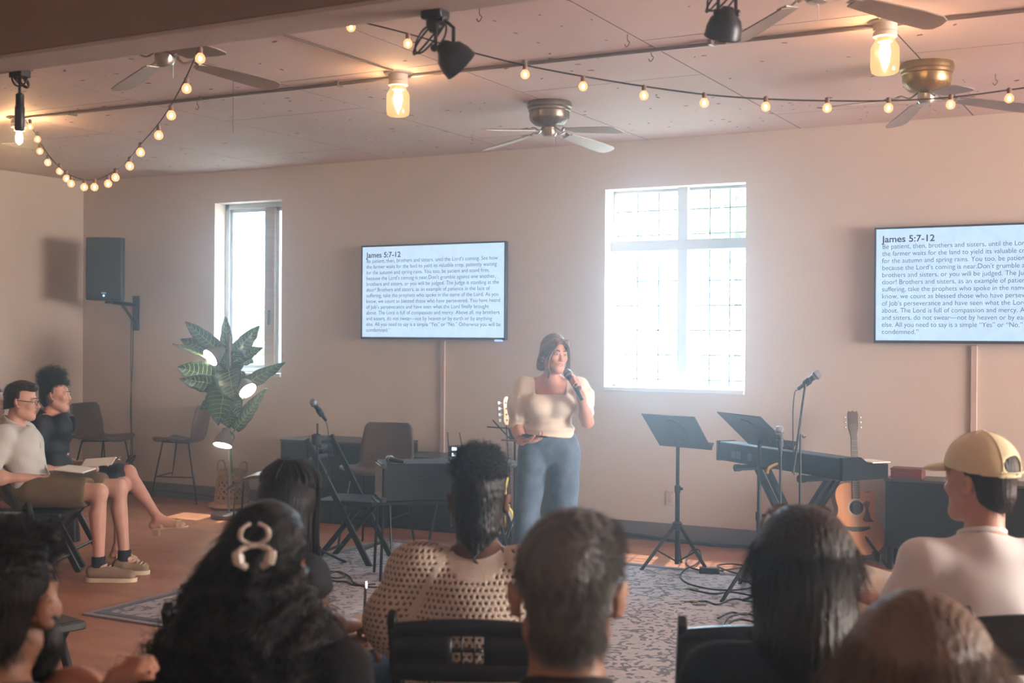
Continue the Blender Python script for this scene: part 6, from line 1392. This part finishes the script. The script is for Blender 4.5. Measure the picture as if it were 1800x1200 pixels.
J = seated('person in a pale top at the left edge, only one ear and cheek showing', (hx.x, hx.y, hx.z), FR, sk_light, mat('pale_top', (.6, .6, .6), .8), mat('trouser_grey', (.08, .08, .09), .8), h=.009, head_yaw=8)
Hh = SDF(J['c'] - .17, J['c'] + .17, .0065); short_hair(Hh, J['c'], J['Rm']); V, Fc = Hh.mesh(); add_hair(J['t'], V, Fc, h_brown)
def chair_for(J, label, dy=-.02, dx=0, rz=None):
    p = WM[J['t'].name] @ Vector((dx, dy, 0)); return dup(fc, (p.x, p.y, 0), J['t'].rotation_euler[2] if rz is None else rz, label)
chair_for(J, 'black folding chair under the person at the left edge')
# ---------------------------------------------------------------- the audience seen from behind
SPW = (SPK[0], SPK[1])
def hc(px, pytop, depth, drop=.135):
    p = at(px, pytop, depth=depth); return (p.x, p.y, p.z - drop)
def aim(h, off=0): return face_rz(h, SPW) + R(off)
jeans_b = mat('jeans_bright', (.10, .24, .42), .8, noise=.3, nscale=10, bump=.3, bscale=200); dark_cloth = mat('dark_cloth', (.010, .011, .014), .85, noise=.2, nscale=12); trouser = mat('trouser_dark', (.02, .02, .025), .85)
down = lambda p: np.tile([0, -.15, -1.0], (len(p), 1))
# woman in the cream open-knit cardigan
h_ = hc(842, 783, 3.62, .158)
J = seated('woman with a short dark updo in a cream open knit sweater, sitting in the middle', h_, R(26), sk_dark, dark_cloth, jeans_b, head_pitch=-2, sc=.97, male=False, sh_w=.185, h=.0068, elb=(V3(-.232, .03, .80), V3(.232, .03, .80)))
t = J['t']; nb, shl, shr, ch, pv, c, q, Rm = J['nb'], J['shl'], J['shr'], J['ch'], J['pv'], J['c'], J['q'], J['Rm']
bpy.data.objects.remove(J['top'])
G = SDF((-.44, -.26, .50), (.44, .40, nb[2] + .08), .0048); torso(G, pv, ch, nb + V3(0, 0, -.02), shl, shr, 1.16, 1.5); G.ell(ch + V3(0, -.03, -.02), (.225, .13, .20), None, .05)
for i, s_ in ((0, -1), (1, 1)):
    s0, e0, w0 = (shl, shr)[i] + V3(-s_ * .02, 0, .01), J['el'][i], J['wr'][i]; G.cap(s0, e0, .082, .078, .05); G.ell(e0 + V3(s_ * .005, .0, -.015), (.084, .095, .095), None, .04); G.cap(e0, w0, .082, .050, .03)
G.wrinkle(.005, 13, 2)
def pat(X, Y, Z):
    a = np.arctan2(X, .35 - Y); u_ = a * 20.0; r_ = Z * 64.0; row = np.floor(r_); fu = (u_ * 1.35 + .5 * (row % 2)); fu = fu - np.floor(fu) - .5; fv = r_ - row - .5; return (fu / .30) ** 2 + (fv / .30) ** 2
def yoke(X, Y, Z): return (np.sqrt((X / 1.5) ** 2 + (Z - nb[2] + .0) ** 2) < .052) | (np.abs(np.abs(X) - (.10 + (nb[2] - Z) * .52)) < .010)
G.disp(lambda X, Y, Z: .0055 * np.exp(-pat(X, Y, Z) ** 2) * (1 - yoke(X, Y, Z)))
G.plane((0, 0, .52), (0, 0, -1)); G.cap(nb + V3(0, .02, .045), c, .068, .072, .01, mode='sub')
V, Fc = G.mesh(); crm = mat('cream_knit', (.68, .57, .46), .9, noise=.10, nscale=14, bump=.3, bscale=300, sheen=.3)
np_obj('knit_sweater', V, Fc, [crm, mat('knit_hole', (.17, .10, .07), .95)], t, lambda P: ((pat(P[:, 0], P[:, 1], P[:, 2]) < .75) & ~yoke(P[:, 0], P[:, 1], P[:, 2])).astype(int))
Hh = SDF(c - .22, c + .22, .0058); k = .97
Hh.ell(q(0, -.016, .040), (.079, .102, .095), Rm, .02); Hh.ell(q(0, -.045, -.04), (.066, .062, .085), Rm, .03); Hh.ell(q(0, .0, .10), (.060, .068, .050), Rm, .03); Hh.cap(q(0, -.06, -.09), q(.0, -.068, -.125), .050, .034, .03)
Hh.rbox(q(0, .13, -.07), (.09, .10, .11), Rm, .02, .012, 'sub')
Hh.disp(lambda X, Y, Z: .002 * np.sin(210 * X + 3 * np.sin(40 * Z)) * np.sin(190 * Z + 160 * Y)); V, Fc = Hh.mesh(); hr = add_hair(t, V, Fc, h_black)
strands('curly_ends', V, normals(V, Fc), 1500, .035, lambda p: (p - c) * 5, .2, .0016, h_black, hr, steps=9, coil=.006, keep=lambda P: P[:, 2] > c[2] + .07, lift=.8)
strands('hair_texture', V, normals(V, Fc), 1800, .02, down, .2, .0012, h_black, hr, steps=6, coil=.003, lift=.3)
MB().tube(spline([Vector(q(.0, -.095, -.11)), Vector(q(.006, -.098, -.14)), Vector(q(-.006, -.105, -.16)), Vector(q(.008, -.108, -.178)), Vector(q(-.002, -.112, -.196)), Vector(q(.010, -.112, -.205))], 5), .0042, 6).build('loose_curl', h_black, hr)
for s_ in (-1, 1): MB().tube([Vector(q(s_ * .080, -.004 + .012 * math.cos(a), -.062 + .016 * math.sin(a))) for a in [i * PI / 8 for i in range(17)]], .0020, 6, caps=False).build('hoop_earring', mat('gold', (.8, .6, .3), .2, 1.0), t)
chair_for(J, 'black folding chair with a pierced back slat under the woman in the cream sweater', .0)

# grey-haired man
h_ = hc(997, 902, 2.04, .132)
J = seated('man with short grey hair and a dark top, seen from behind in the centre', h_, R(27), sk_mid, mat('dark_tshirt', (.022, .018, .018), .9, noise=.2, nscale=20), trouser, sc=1.02, h=.0068, sh_w=.185, sleeve='short', nb_r=.058, cloth_k=.6, nk=.180, collar=(.068, .060, .046))
c, Rm = J['c'], J['Rm']; Hh = SDF(c - .17, c + .17, .0046); q = short_hair(Hh, c, Rm, 1.02, .0095, -.085)
Hh.ell(q(.030, .0, .095), (.05, .08, .035), Rm, .03)
Hh.disp(lambda X, Y, Z: .0012 * np.sin(260 * X + 20 * np.sin(25 * Z)) + .0012 * np.sin(200 * Y)); V, Fc = Hh.mesh(); hr = add_hair(J['t'], V, Fc, h_gray)
strands('hair_strands', V, normals(V, Fc), 9000, .030, lambda p: np.stack([(p[:, 0] - c[0]) * 6 + .15, np.full(len(p), -.25), np.full(len(p), -1.0) + np.maximum(0, p[:, 2] - c[2] - .06) * 10], 1), .10, .00055, h_gray, hr, steps=4, lift=.10, keep=no_ear(c))
chair_for(J, 'black folding chair hidden under the grey haired man')

# curly-haired woman with claw clip
h_ = hc(470, 878, 2.62, .140)
J = seated('woman with a mass of long dark curls and a pale claw clip, seen from behind', h_, R(17), sk_tan, dark_cloth, jeans_b, sc=.95, male=False, sh_w=.165, h=.0075, sleeve='short')
t = J['t']; c, Rm, q = J['c'], J['Rm'], J['q']
Hh = SDF(c - V3(.34, .34, .50), c + V3(.34, .25, .22), .0085)
Hh.ell(q(0, -.010, .045), (.085, .105, .100), Rm, .02); Hh.ell(q(-.02, -.06, -.10), (.145, .11, .15), None, .05); Hh.ell(q(-.03, -.09, -.25), (.20, .13, .19), None, .05); Hh.ell(q(-.05, -.10, -.38), (.22, .13, .16), None, .05); Hh.ell(q(.09, -.03, -.20), (.09, .09, .14), None, .04)
Hh.rbox(q(0, .15, -.06), (.07, .09, .12), Rm, .02, .02, 'sub')
Hh.disp(lambda X, Y, Z: .010 * np.sin(48 * X + 3 * np.sin(20 * Z)) * np.sin(55 * Z + 3 * np.sin(23 * X)) * (Z < c[2] + .02) + .003 * np.sin(150 * X + 9 * np.sin(40 * Z)))
V, Fc = Hh.mesh(); hr = add_hair(t, V, Fc, h_black); N_ = normals(V, Fc)
strands('long_curls', V, N_, 3600, .13, lambda p: np.stack([(p[:, 0] - c[0]) * 1.2, (p[:, 1] - c[1]) * .6, np.full(len(p), -1.0)], 1), .14, .0011, h_black, hr, steps=13, coil=.011, keep=lambda P: P[:, 2] < c[2] + .03, lift=.5)
strands('crown_frizz', V, N_, 1500, .05, lambda p: np.stack([(p[:, 0] - c[0]) * 3, -np.ones(len(p)) * .6, -np.ones(len(p)) * .5], 1), .14, .0006, h_black, hr, steps=6, keep=lambda P: P[:, 2] > c[2] + .0, lift=.3)
strands('fly_away_curls', V, N_, 260, .17, lambda p: np.stack([(p[:, 0] - c[0]) * 3, (p[:, 1] - c[1]), np.full(len(p), -.7)], 1), .22, .0008, h_black, hr, steps=16, coil=.014, keep=lambda P: P[:, 2] < c[2] - .05, lift=1.0)
cp = at(447, 958, depth=2.46); cl_ = thing('claw_clip', 'pale pearly butterfly claw clip in the dark curls', 'hair clip', tuple(cp), R(40))
pearl = mat('clip_pearl', (.62, .54, .46), .2, noise=.3, nscale=20, coat=.6)
for s_ in (-1, 1):
    MB().tube(spline([(s_ * .006, .005, .0), (s_ * .026, -.004, .014), (s_ * .024, -.010, .034), (s_ * .008, -.004, .044)], 5), [.0045] * 6 + [.0055] * 5 + [.004] * 5, 8).build('wing', pearl, cl_)
    MB().tube(spline([(s_ * .006, .005, .0), (s_ * .030, -.006, -.010), (s_ * .028, -.008, -.032), (s_ * .016, -.0, -.042)], 5), [.006] * 6 + [.012] * 5 + [.008] * 5, 8).build('wing', pearl, cl_)
MB().tube([(-.010, 0, 0), (.010, 0, 0)], .006, 10).build('hinge', pearl, cl_)
chair_for(J, 'black folding chair under the curly haired woman', .0)

# woman with braids
h_ = hc(513, 802, 3.66, .135)
wp = at(618, 1098, depth=3.72); o_ = Vector((h_[0], h_[1], 0)) - Matrix.Rotation(R(-22), 3, 'Z') @ Vector((0, .09, 0)); wl_ = Matrix.Rotation(-R(-22), 3, 'Z') @ (wp - o_)
J = seated('woman with long black braids and light jeans writing with a pen', h_, R(-22), sk_tan, dark_cloth, jeans_b, head_yaw=30, sc=.92, male=False, sh_w=.135, h=.0075, sleeve='short', sl=.03, elb=(V3(-.20, .04, .78), V3(.16, .10, .78)), wr=(V3(-.06, .30, .68), V3(wl_.x, wl_.y, wl_.z)))
t = J['t']
pw = Vector(J['wr'][1]); pen = thing('pen', 'pen with a bright tip held upright by the woman with braids', 'pen', tuple(WM[t.name] @ (pw + Vector(nrm(J['wr'][1] - J['el'][1])) * .085 + Vector((0, .0, .015)))), R(-22))
MB().tube([(0, 0, -.02), (-.006, .01, .095)], .0045, 8).build('barrel', black_plastic, pen); MB().tube([(-.006, .01, .095), (-.008, .011, .115)], [.005, .004], 8).build('clicker', chrome, pen)
pc_ = at(625, 1118, depth=3.95); pt_ = thing('booklet', 'open booklet on the lap of the woman with braids', 'booklet', tuple(pc_), R(-22))
MB().box((-.08, 0, 0), (.16, .24, .006), rot=(R(10), R(5), 0)).build('page', paper, pt_); MB().box((.08, 0, 0), (.16, .24, .006), rot=(R(10), R(-5), 0)).build('page', paper, pt_); c, Rm, q = J['c'], J['Rm'], J['q']
Hh = SDF(c - V3(.2, .2, .48), c + V3(.2, .2, .2), .0075); Hh.ell(q(0, -.012, .040), (.080, .099, .092), Rm, .02); Hh.cap(q(0, -.04, .0), q(0, -.075, -.38), .076, .072, .04, (1, 0, 0), 1.2); Hh.rbox(q(0, .14, -.08), (.09, .10, .14), Rm, .02, .02, 'sub')
V, Fc = Hh.mesh(); hr = add_hair(t, V, Fc, h_black); g_ = np.random.default_rng(5)
br_ = MB()
for i in range(110):
    a = g_.uniform(-2.6, 2.6); x0_ = math.sin(a) * .085; y0_ = -math.cos(a) * .095; top_ = q(x0_ * .4, y0_ * .4 - .01, .138); pts = [top_]
    for z in (.09, .03, -.06, -.16, -.26, -.36, -.44 + g_.uniform(-.02, .04)):
        e_ = 1.04 if z > -.05 else 1.12; pts.append(q(x0_ * e_ + g_.normal(0, .003), min(y0_ * e_ - .02 * (z < 0), .03) + g_.normal(0, .003), z))
    br_.tube(spline([Vector(p) for p in pts], 3), .0052, 5)
tag(br_.build('braids', h_black, hr), kind='stuff')
chair_for(J, 'black folding chair under the woman with braids', .0, -.02, R(30))

# dark-haired woman with sunglasses on her head
h_ = hc(1412, 890, 2.48, .135)
J = seated('woman with straight dark shoulder length hair, sunglasses pushed up on her head', h_, R(24), sk_tan, mat('navy_tee', (.008, .012, .020), .9, noise=.2, nscale=20), trouser, sc=.97, male=False, sh_w=.165, h=.0075, sleeve='short', cloth_k=.6)
t = J['t']; c, Rm, q = J['c'], J['Rm'], J['q']
Hh = SDF(c - V3(.2, .2, .26), c + V3(.2, .2, .2), .0062); Hh.ell(q(0, -.012, .042), (.088, .108, .098), Rm, .02); Hh.cap(q(0, -.028, .03), q(0, -.045, -.11), .094, .100, .04, (1, 0, 0), 1.0); Hh.ell(q(.02, -.04, -.135), (.105, .095, .05), Rm, .03); Hh.rbox(q(0, .15, -.08), (.07, .10, .15), Rm, .02, .02, 'sub'); Hh.plane(q(0, 0, -.175), (0, 0, -1))
fl_ = lambda X, Y, Z: .0022 * np.sin(140 * np.arctan2(X - c[0], c[1] + .05 - Y) * .5 + 3 * np.sin(9 * Z)) 
Hh.disp(fl_); V, Fc = Hh.mesh(); hr = add_hair(t, V, Fc, h_dark); N_ = normals(V, Fc)
strands('hair_strands', V, N_, 5000, .10, lambda p: np.stack([(p[:, 0] - c[0]) * 4 * (p[:, 2] > c[2] + .05), (p[:, 1] - c[1]) * 3 * (p[:, 2] > c[2] + .05), -np.ones(len(p))], 1), .03, .0006, h_dark, hr, steps=6, lift=.10)
sg = thing('sunglasses', 'brown tinted sunglasses resting on top of the dark haired woman', 'sunglasses', (0, 0, 0)); sgc = WM[t.name] @ Vector(q(0, .035, .112)); put(sg, tuple(sgc), R(24))
lens = mat('lens_brown', (.16, .12, .11), .08, coat=.8); fr_ = mat('tortoise', (.09, .04, .03), .25)
for s_ in (-1, 1):
    o_ = [(s_ * .034 + .027 * math.cos(a), .019 * math.sin(a)) for a in [i * PI / 9 for i in range(18)]]
    MB().prism(o_, -.0015, .0015, xf((0, .01, .01), (R(28), 0, 0))).build('lens', lens, sg, smooth=0)
    MB().tube([Vector((s_ * .034 + .028 * math.cos(a), .01 + .020 * math.sin(a) * .88, .010 + .020 * math.sin(a) * .47)) for a in [i * PI / 9 for i in range(19)]], .0035, 6, caps=False).build('lens_rim', fr_, sg)
    MB().tube(spline([(s_ * .066, .01, .006), (s_ * .080, -.02, -.012), (s_ * .092, -.06, -.05)], 4), .0030, 6).build('temple', fr_, sg)
chair_for(J, 'black folding chair under the dark haired woman with sunglasses', .0, -.0)

# long light brown hair at the lower right
h_ = hc(1612, 1040, 1.82, .135)
J = seated('person with long straight light brown hair at the lower right corner, nearest the camera', h_, R(22), sk_tan, dark_cloth, trouser, sc=.96, male=False, sh_w=.165, h=.0085)
t = J['t']; c, Rm, q = J['c'], J['Rm'], J['q']
Hh = SDF(c - V3(.2, .2, .36), c + V3(.2, .2, .2), .0065); Hh.ell(q(0, -.012, .042), (.088, .108, .097), Rm, .02); Hh.cap(q(0, -.03, .03), q(0, -.06, -.28), .096, .105, .04, (1, 0, 0), 1.05); Hh.rbox(q(0, .15, -.10), (.07, .10, .17), Rm, .02, .02, 'sub')
Hh.disp(lambda X, Y, Z: .002 * np.sin(70 * np.arctan2(X - c[0], c[1] + .05 - Y) + 3 * np.sin(9 * Z))); V, Fc = Hh.mesh(); hr = add_hair(t, V, Fc, h_light); N_ = normals(V, Fc)
strands('hair_strands', V, N_, 5000, .14, lambda p: np.stack([(p[:, 0] - c[0]) * 6 * (p[:, 2] > c[2] + .05), (p[:, 1] - c[1]) * 4 * (p[:, 2] > c[2] + .05), -np.ones(len(p))], 1), .03, .0006, h_light, hr, steps=7, lift=.08)
chair_for(J, 'black folding chair under the person with light brown hair')

# man in the cap
h_ = hc(1722, 775, 3.72, .12)
J = seated('man in a white t-shirt and pale yellow cap seated at right, looking left', h_, R(26), sk_light, mat('white_tee', (.80, .79, .77), .85, noise=.05, nscale=12), trouser, head_yaw=38, nk=.195, sc=1.0, cloth_k=1.1, inflate=.018, collar=(.064, .056, .046), h=.0068, sh_w=.165, sleeve='short', tee=True, wr=(at(1560, 1062, depth=3.72), V3(.0, .30, .68)), elb=(V3(-.235, .06, .80), V3(.23, .03, .80)), nb_r=.054, lips=True)
t = J['t']; c, Rm, q = J['c'], J['Rm'], J['q']
Hh = SDF(c - .17, c + .17, .0052); short_hair(Hh, c, Rm, 1.0, .009, -.085); V, Fc = Hh.mesh(); hr = add_hair(t, V, Fc, h_dark)
strands('hair_strands', V, normals(V, Fc), 1500, .02, down, .1, .0006, h_dark, hr, steps=3, lift=.2, keep=lambda P: P[:, 2] < c[2] + .02)
cap_m = mat('cap_cotton', (.80, .71, .44), .85, noise=.06, nscale=20, bump=.2, bscale=300, sheen=.2)
cpt = thing('baseball_cap', 'pale yellow baseball cap with an open strap back on the man in the white t-shirt', 'cap', tuple(WM[t.name] @ Vector(c)), R(26))
K = SDF(-V3(.16, .16, .05), V3(.16, .24, .18), .0048); off = lambda x, y, z: Rm @ V3(x, y, z)
K.ell(off(0, -.010, .042), (.0935, .114, .108), Rm, .01); K.ell(off(0, -.012, .036), (.086, .106, .098), Rm, .004, 'sub'); K.plane(off(0, 0, .034), Rm @ V3(0, .12, -1))
K.ell(off(0, -.112, .058), (.040, .03, .026), Rm, .006, 'sub')
br0 = SDF(-V3(.16, .16, .05), V3(.16, .24, .18), .0048); br0.ell(off(0, .105, .036), (.078, .076, .014), Rm @ rotm(0, R(-8)), .01); br0.ell(off(0, -.0, .046), (.088, .104, .07), Rm, .004, 'sub')
V, Fc = K.mesh(); np_obj('crown', V, Fc, cap_m, cpt); V, Fc = br0.mesh(); np_obj('brim', V, Fc, cap_m, cpt)
cr2 = MB()
for i in range(6):
    a0_ = i * PI / 3 + .52; cr2.tube([Vector(off(.0945 * math.sin(a0_) * math.cos(b_), -.010 + .115 * math.cos(a0_) * math.cos(b_), .042 + .109 * math.sin(b_))) for b_ in [j * PI / 16 for j in range(9)]], .0016, 5)
cr2.build('seam', cap_m, cpt); MB().ball(tuple(off(0, -.010, .151)), (.008, .008, .004), 10).build('top_button', cap_m, cpt)
MB().tube([Vector(off(.092 * math.sin(a), -.012 - .113 * math.cos(a), .036)) for a in [(-.6 + i * .12) for i in range(11)]], .009, 5, flat=.35).build('strap', cap_m, cpt, smooth=60)
bk = at(1568, 1050, depth=3.86); bt = thing('open_book', 'open book held low by the man in the cap', 'book', tuple(bk), R(-8))
MB().box((-.085, 0, .012), (.17, .25, .010), rot=(R(22), R(10), 0)).build('page_block', paper, bt, bevel=.002); MB().box((.085, 0, .012), (.17, .25, .010), rot=(R(22), R(-8), 0)).build('page_block', paper, bt, bevel=.002)
MB().box((0, 0, -.004), (.35, .26, .004), rot=(R(22), 0, 0)).build('cover', mat('cover_tan', (.35, .22, .15), .6), bt)
chair_for(J, 'black folding chair under the man in the pale yellow cap', -.0, .05)
pe = at(1200, 1093, Z=.87); oe = Matrix.Rotation(R(24), 3, 'Z') @ Vector((-.2, -.285, 0))
dup(fc, (pe.x - oe.x, pe.y - oe.y, 0), R(24), 'empty black folding chair between the grey haired man and the woman with sunglasses')

# bearded man at the lower left
h_ = hc(10, 918, 2.16, .14)
J = seated('bearded man with short dark hair at the lower left corner, turned to the right', h_, R(14), sk_mid, mat('blue_shirt', (.06, .08, .12), .85, noise=.2, nscale=20), trouser, head_yaw=2, sc=1.03, h=.0072, sh_w=.185, sleeve='short')
t = J['t']; c, Rm, q = J['c'], J['Rm'], J['q']
Hh = SDF(c - .18, c + .18, .005); short_hair(Hh, c, Rm, 1.03, .014, -.080); Hh.cap(q(-.03, .07, .098), q(.03, .07, .098), .028, .028, .02); V, Fc = Hh.mesh(); hr = add_hair(t, V, Fc, h_black)
strands('hair_strands', V, normals(V, Fc), 5000, .03, lambda p: (p - c) * 3 + V3(0, 0, -.3), .16, .0007, h_black, hr, steps=5, coil=.003, lift=.3, keep=no_ear(c, 1.0))
B_ = SDF(c - .19, c + .17, .005)
for s_ in (-1, 1): B_.cap(q(s_ * .068, .018, -.020), q(s_ * .058, .030, -.070), .014, .022, .02); B_.cap(q(s_ * .058, .030, -.070), q(s_ * .018, .070, -.112), .024, .028, .03)
B_.cap(q(-.01, .072, -.115), q(.01, .070, -.135), .032, .026, .02); B_.cap(q(-.03, .090, -.050), q(.03, .090, -.050), .010, .010, .01); B_.rbox(q(0, .105, -.066), (.022, .02, .010), Rm, .004, .006, 'sub')
V, Fc = B_.mesh(); bd_ = add_hair(t, V, Fc, h_black, 'beard'); strands('beard_hairs', V, normals(V, Fc), 3000, .02, lambda p: (p - c) * 2 + V3(0, 0, -1), .15, .0007, h_black, bd_, steps=4, lift=.3)
chair_for(J, 'black folding chair under the bearded man')

# bald infant low at the bottom edge, held up with an arm out
bh = at(131, 1168, depth=2.25); bz = bh.z - .075
t = person('bald baby at the bottom edge near the lower left corner, one fist raised', (bh.x, bh.y), R(20)); c = V3(0, 0, bz); Rm = rotm(R(-25), 0)
F = SDF((-.22, -.2, bz - .42), (.30, .26, bz + .1), .006); F.ell(c + V3(0, -.01, .01), (.060, .070, .064), Rm, .02); F.ell(c + Rm @ V3(0, .03, -.03), (.045, .04, .04), Rm, .02)
for s_ in (-1, 1): F.ell(c + Rm @ V3(s_ * .060, 0, -.008), (.006, .013, .019), Rm, .005); F.cap(c + V3(s_ * .05, 0, -.10), c + V3(s_ * .09, .07, -.16), .024, .020, .02)
F.ell(c + Rm @ V3(0, .068, -.02), (.009, .01, .008), Rm, .01); F.cap(c + V3(0, 0, -.05), c + V3(0, 0, -.08), .03, .035, .02); F.ell(c + V3(0, 0, -.17), (.075, .06, .10), None, .03)
wv_ = V3(*to_local(t, at(205, 1188, depth=2.22))); F.cap(c + V3(.06, 0, -.10), wv_ - V3(.02, 0, .05), .026, .022, .02); F.cap(wv_ - V3(.02, 0, .05), wv_, .024, .018, .02); hand(F, wv_, (.75, .1, .5), (.3, .5, -.6), 1, (60, 60, 60, 60), 30, .62)
for s_ in (-1, 1): F.cap(c + V3(s_ * .04, .02, -.26), c + V3(s_ * .08, .12, -.28), .036, .028, .02); F.cap(c + V3(s_ * .08, .12, -.28), c + V3(s_ * .07, .14, -.38), .026, .02, .02)
V, Fc = F.mesh(); np_obj('body', V, Fc, sk_tan, t)
G = SDF((-.2, -.2, bz - .40), (.2, .2, bz), .007); G.ell(c + V3(0, 0, -.18), (.088, .074, .11), None, .03)
for s_ in (-1, 1): G.cap(c + V3(s_ * .05, 0, -.10), c + V3(s_ * .075, .04, -.13), .036, .034, .02)
G.cap(c + V3(0, 0, -.03), c + V3(0, 0, -.10), .042, .042, .01, mode='sub'); V, Fc = G.mesh(); np_obj('romper', V, Fc, mat('romper_cream', (.5, .42, .34), .9), t)
# empty folding chair at lower left and the one beside the dark case
q0 = at(140, 1092, Z=.45); q1 = at(60, 1110, Z=.45)
dup(fc, (q0.x - .235, q0.y - .125, 0), R(-103), 'empty black folding chair at lower left, in front of the bearded man')
fa = at(672, 990, Z=0); put(fc, (fa.x - .22, fa.y - .02, 0), R(-78)); fc['label'] = 'black folding chair seen from the side beside the left microphone stand'
# rest on someone's lap behind the dark-haired woman
pl_ = at(1150, 1196, depth=2.6)

# ---------------------------------------------------------------- room haze, added to give the lens bloom around the windows
hz = bpy.data.materials.new('bloom_haze'); hz.use_nodes = True; nt = hz.node_tree; nt.nodes.clear(); _o = nt.nodes.new('ShaderNodeOutputMaterial'); _s = nt.nodes.new('ShaderNodeVolumeScatter')
_s.inputs['Color'].default_value = (.90, .96, 1, 1); _s.inputs['Density'].default_value = HAZE; _s.inputs['Anisotropy'].default_value = .84; nt.links.new(_s.outputs[0], _o.inputs['Volume'])
if HAZE > 0:
    o = MB().span((RX0 + .01, RY0 + .01, .02), (RX1 - .01, D + .10, CEIL - .004)).build('haze', hz, smooth=0); tag(o, 'thin haze added to the room air for the glow around the windows', 'haze', kind='stuff')
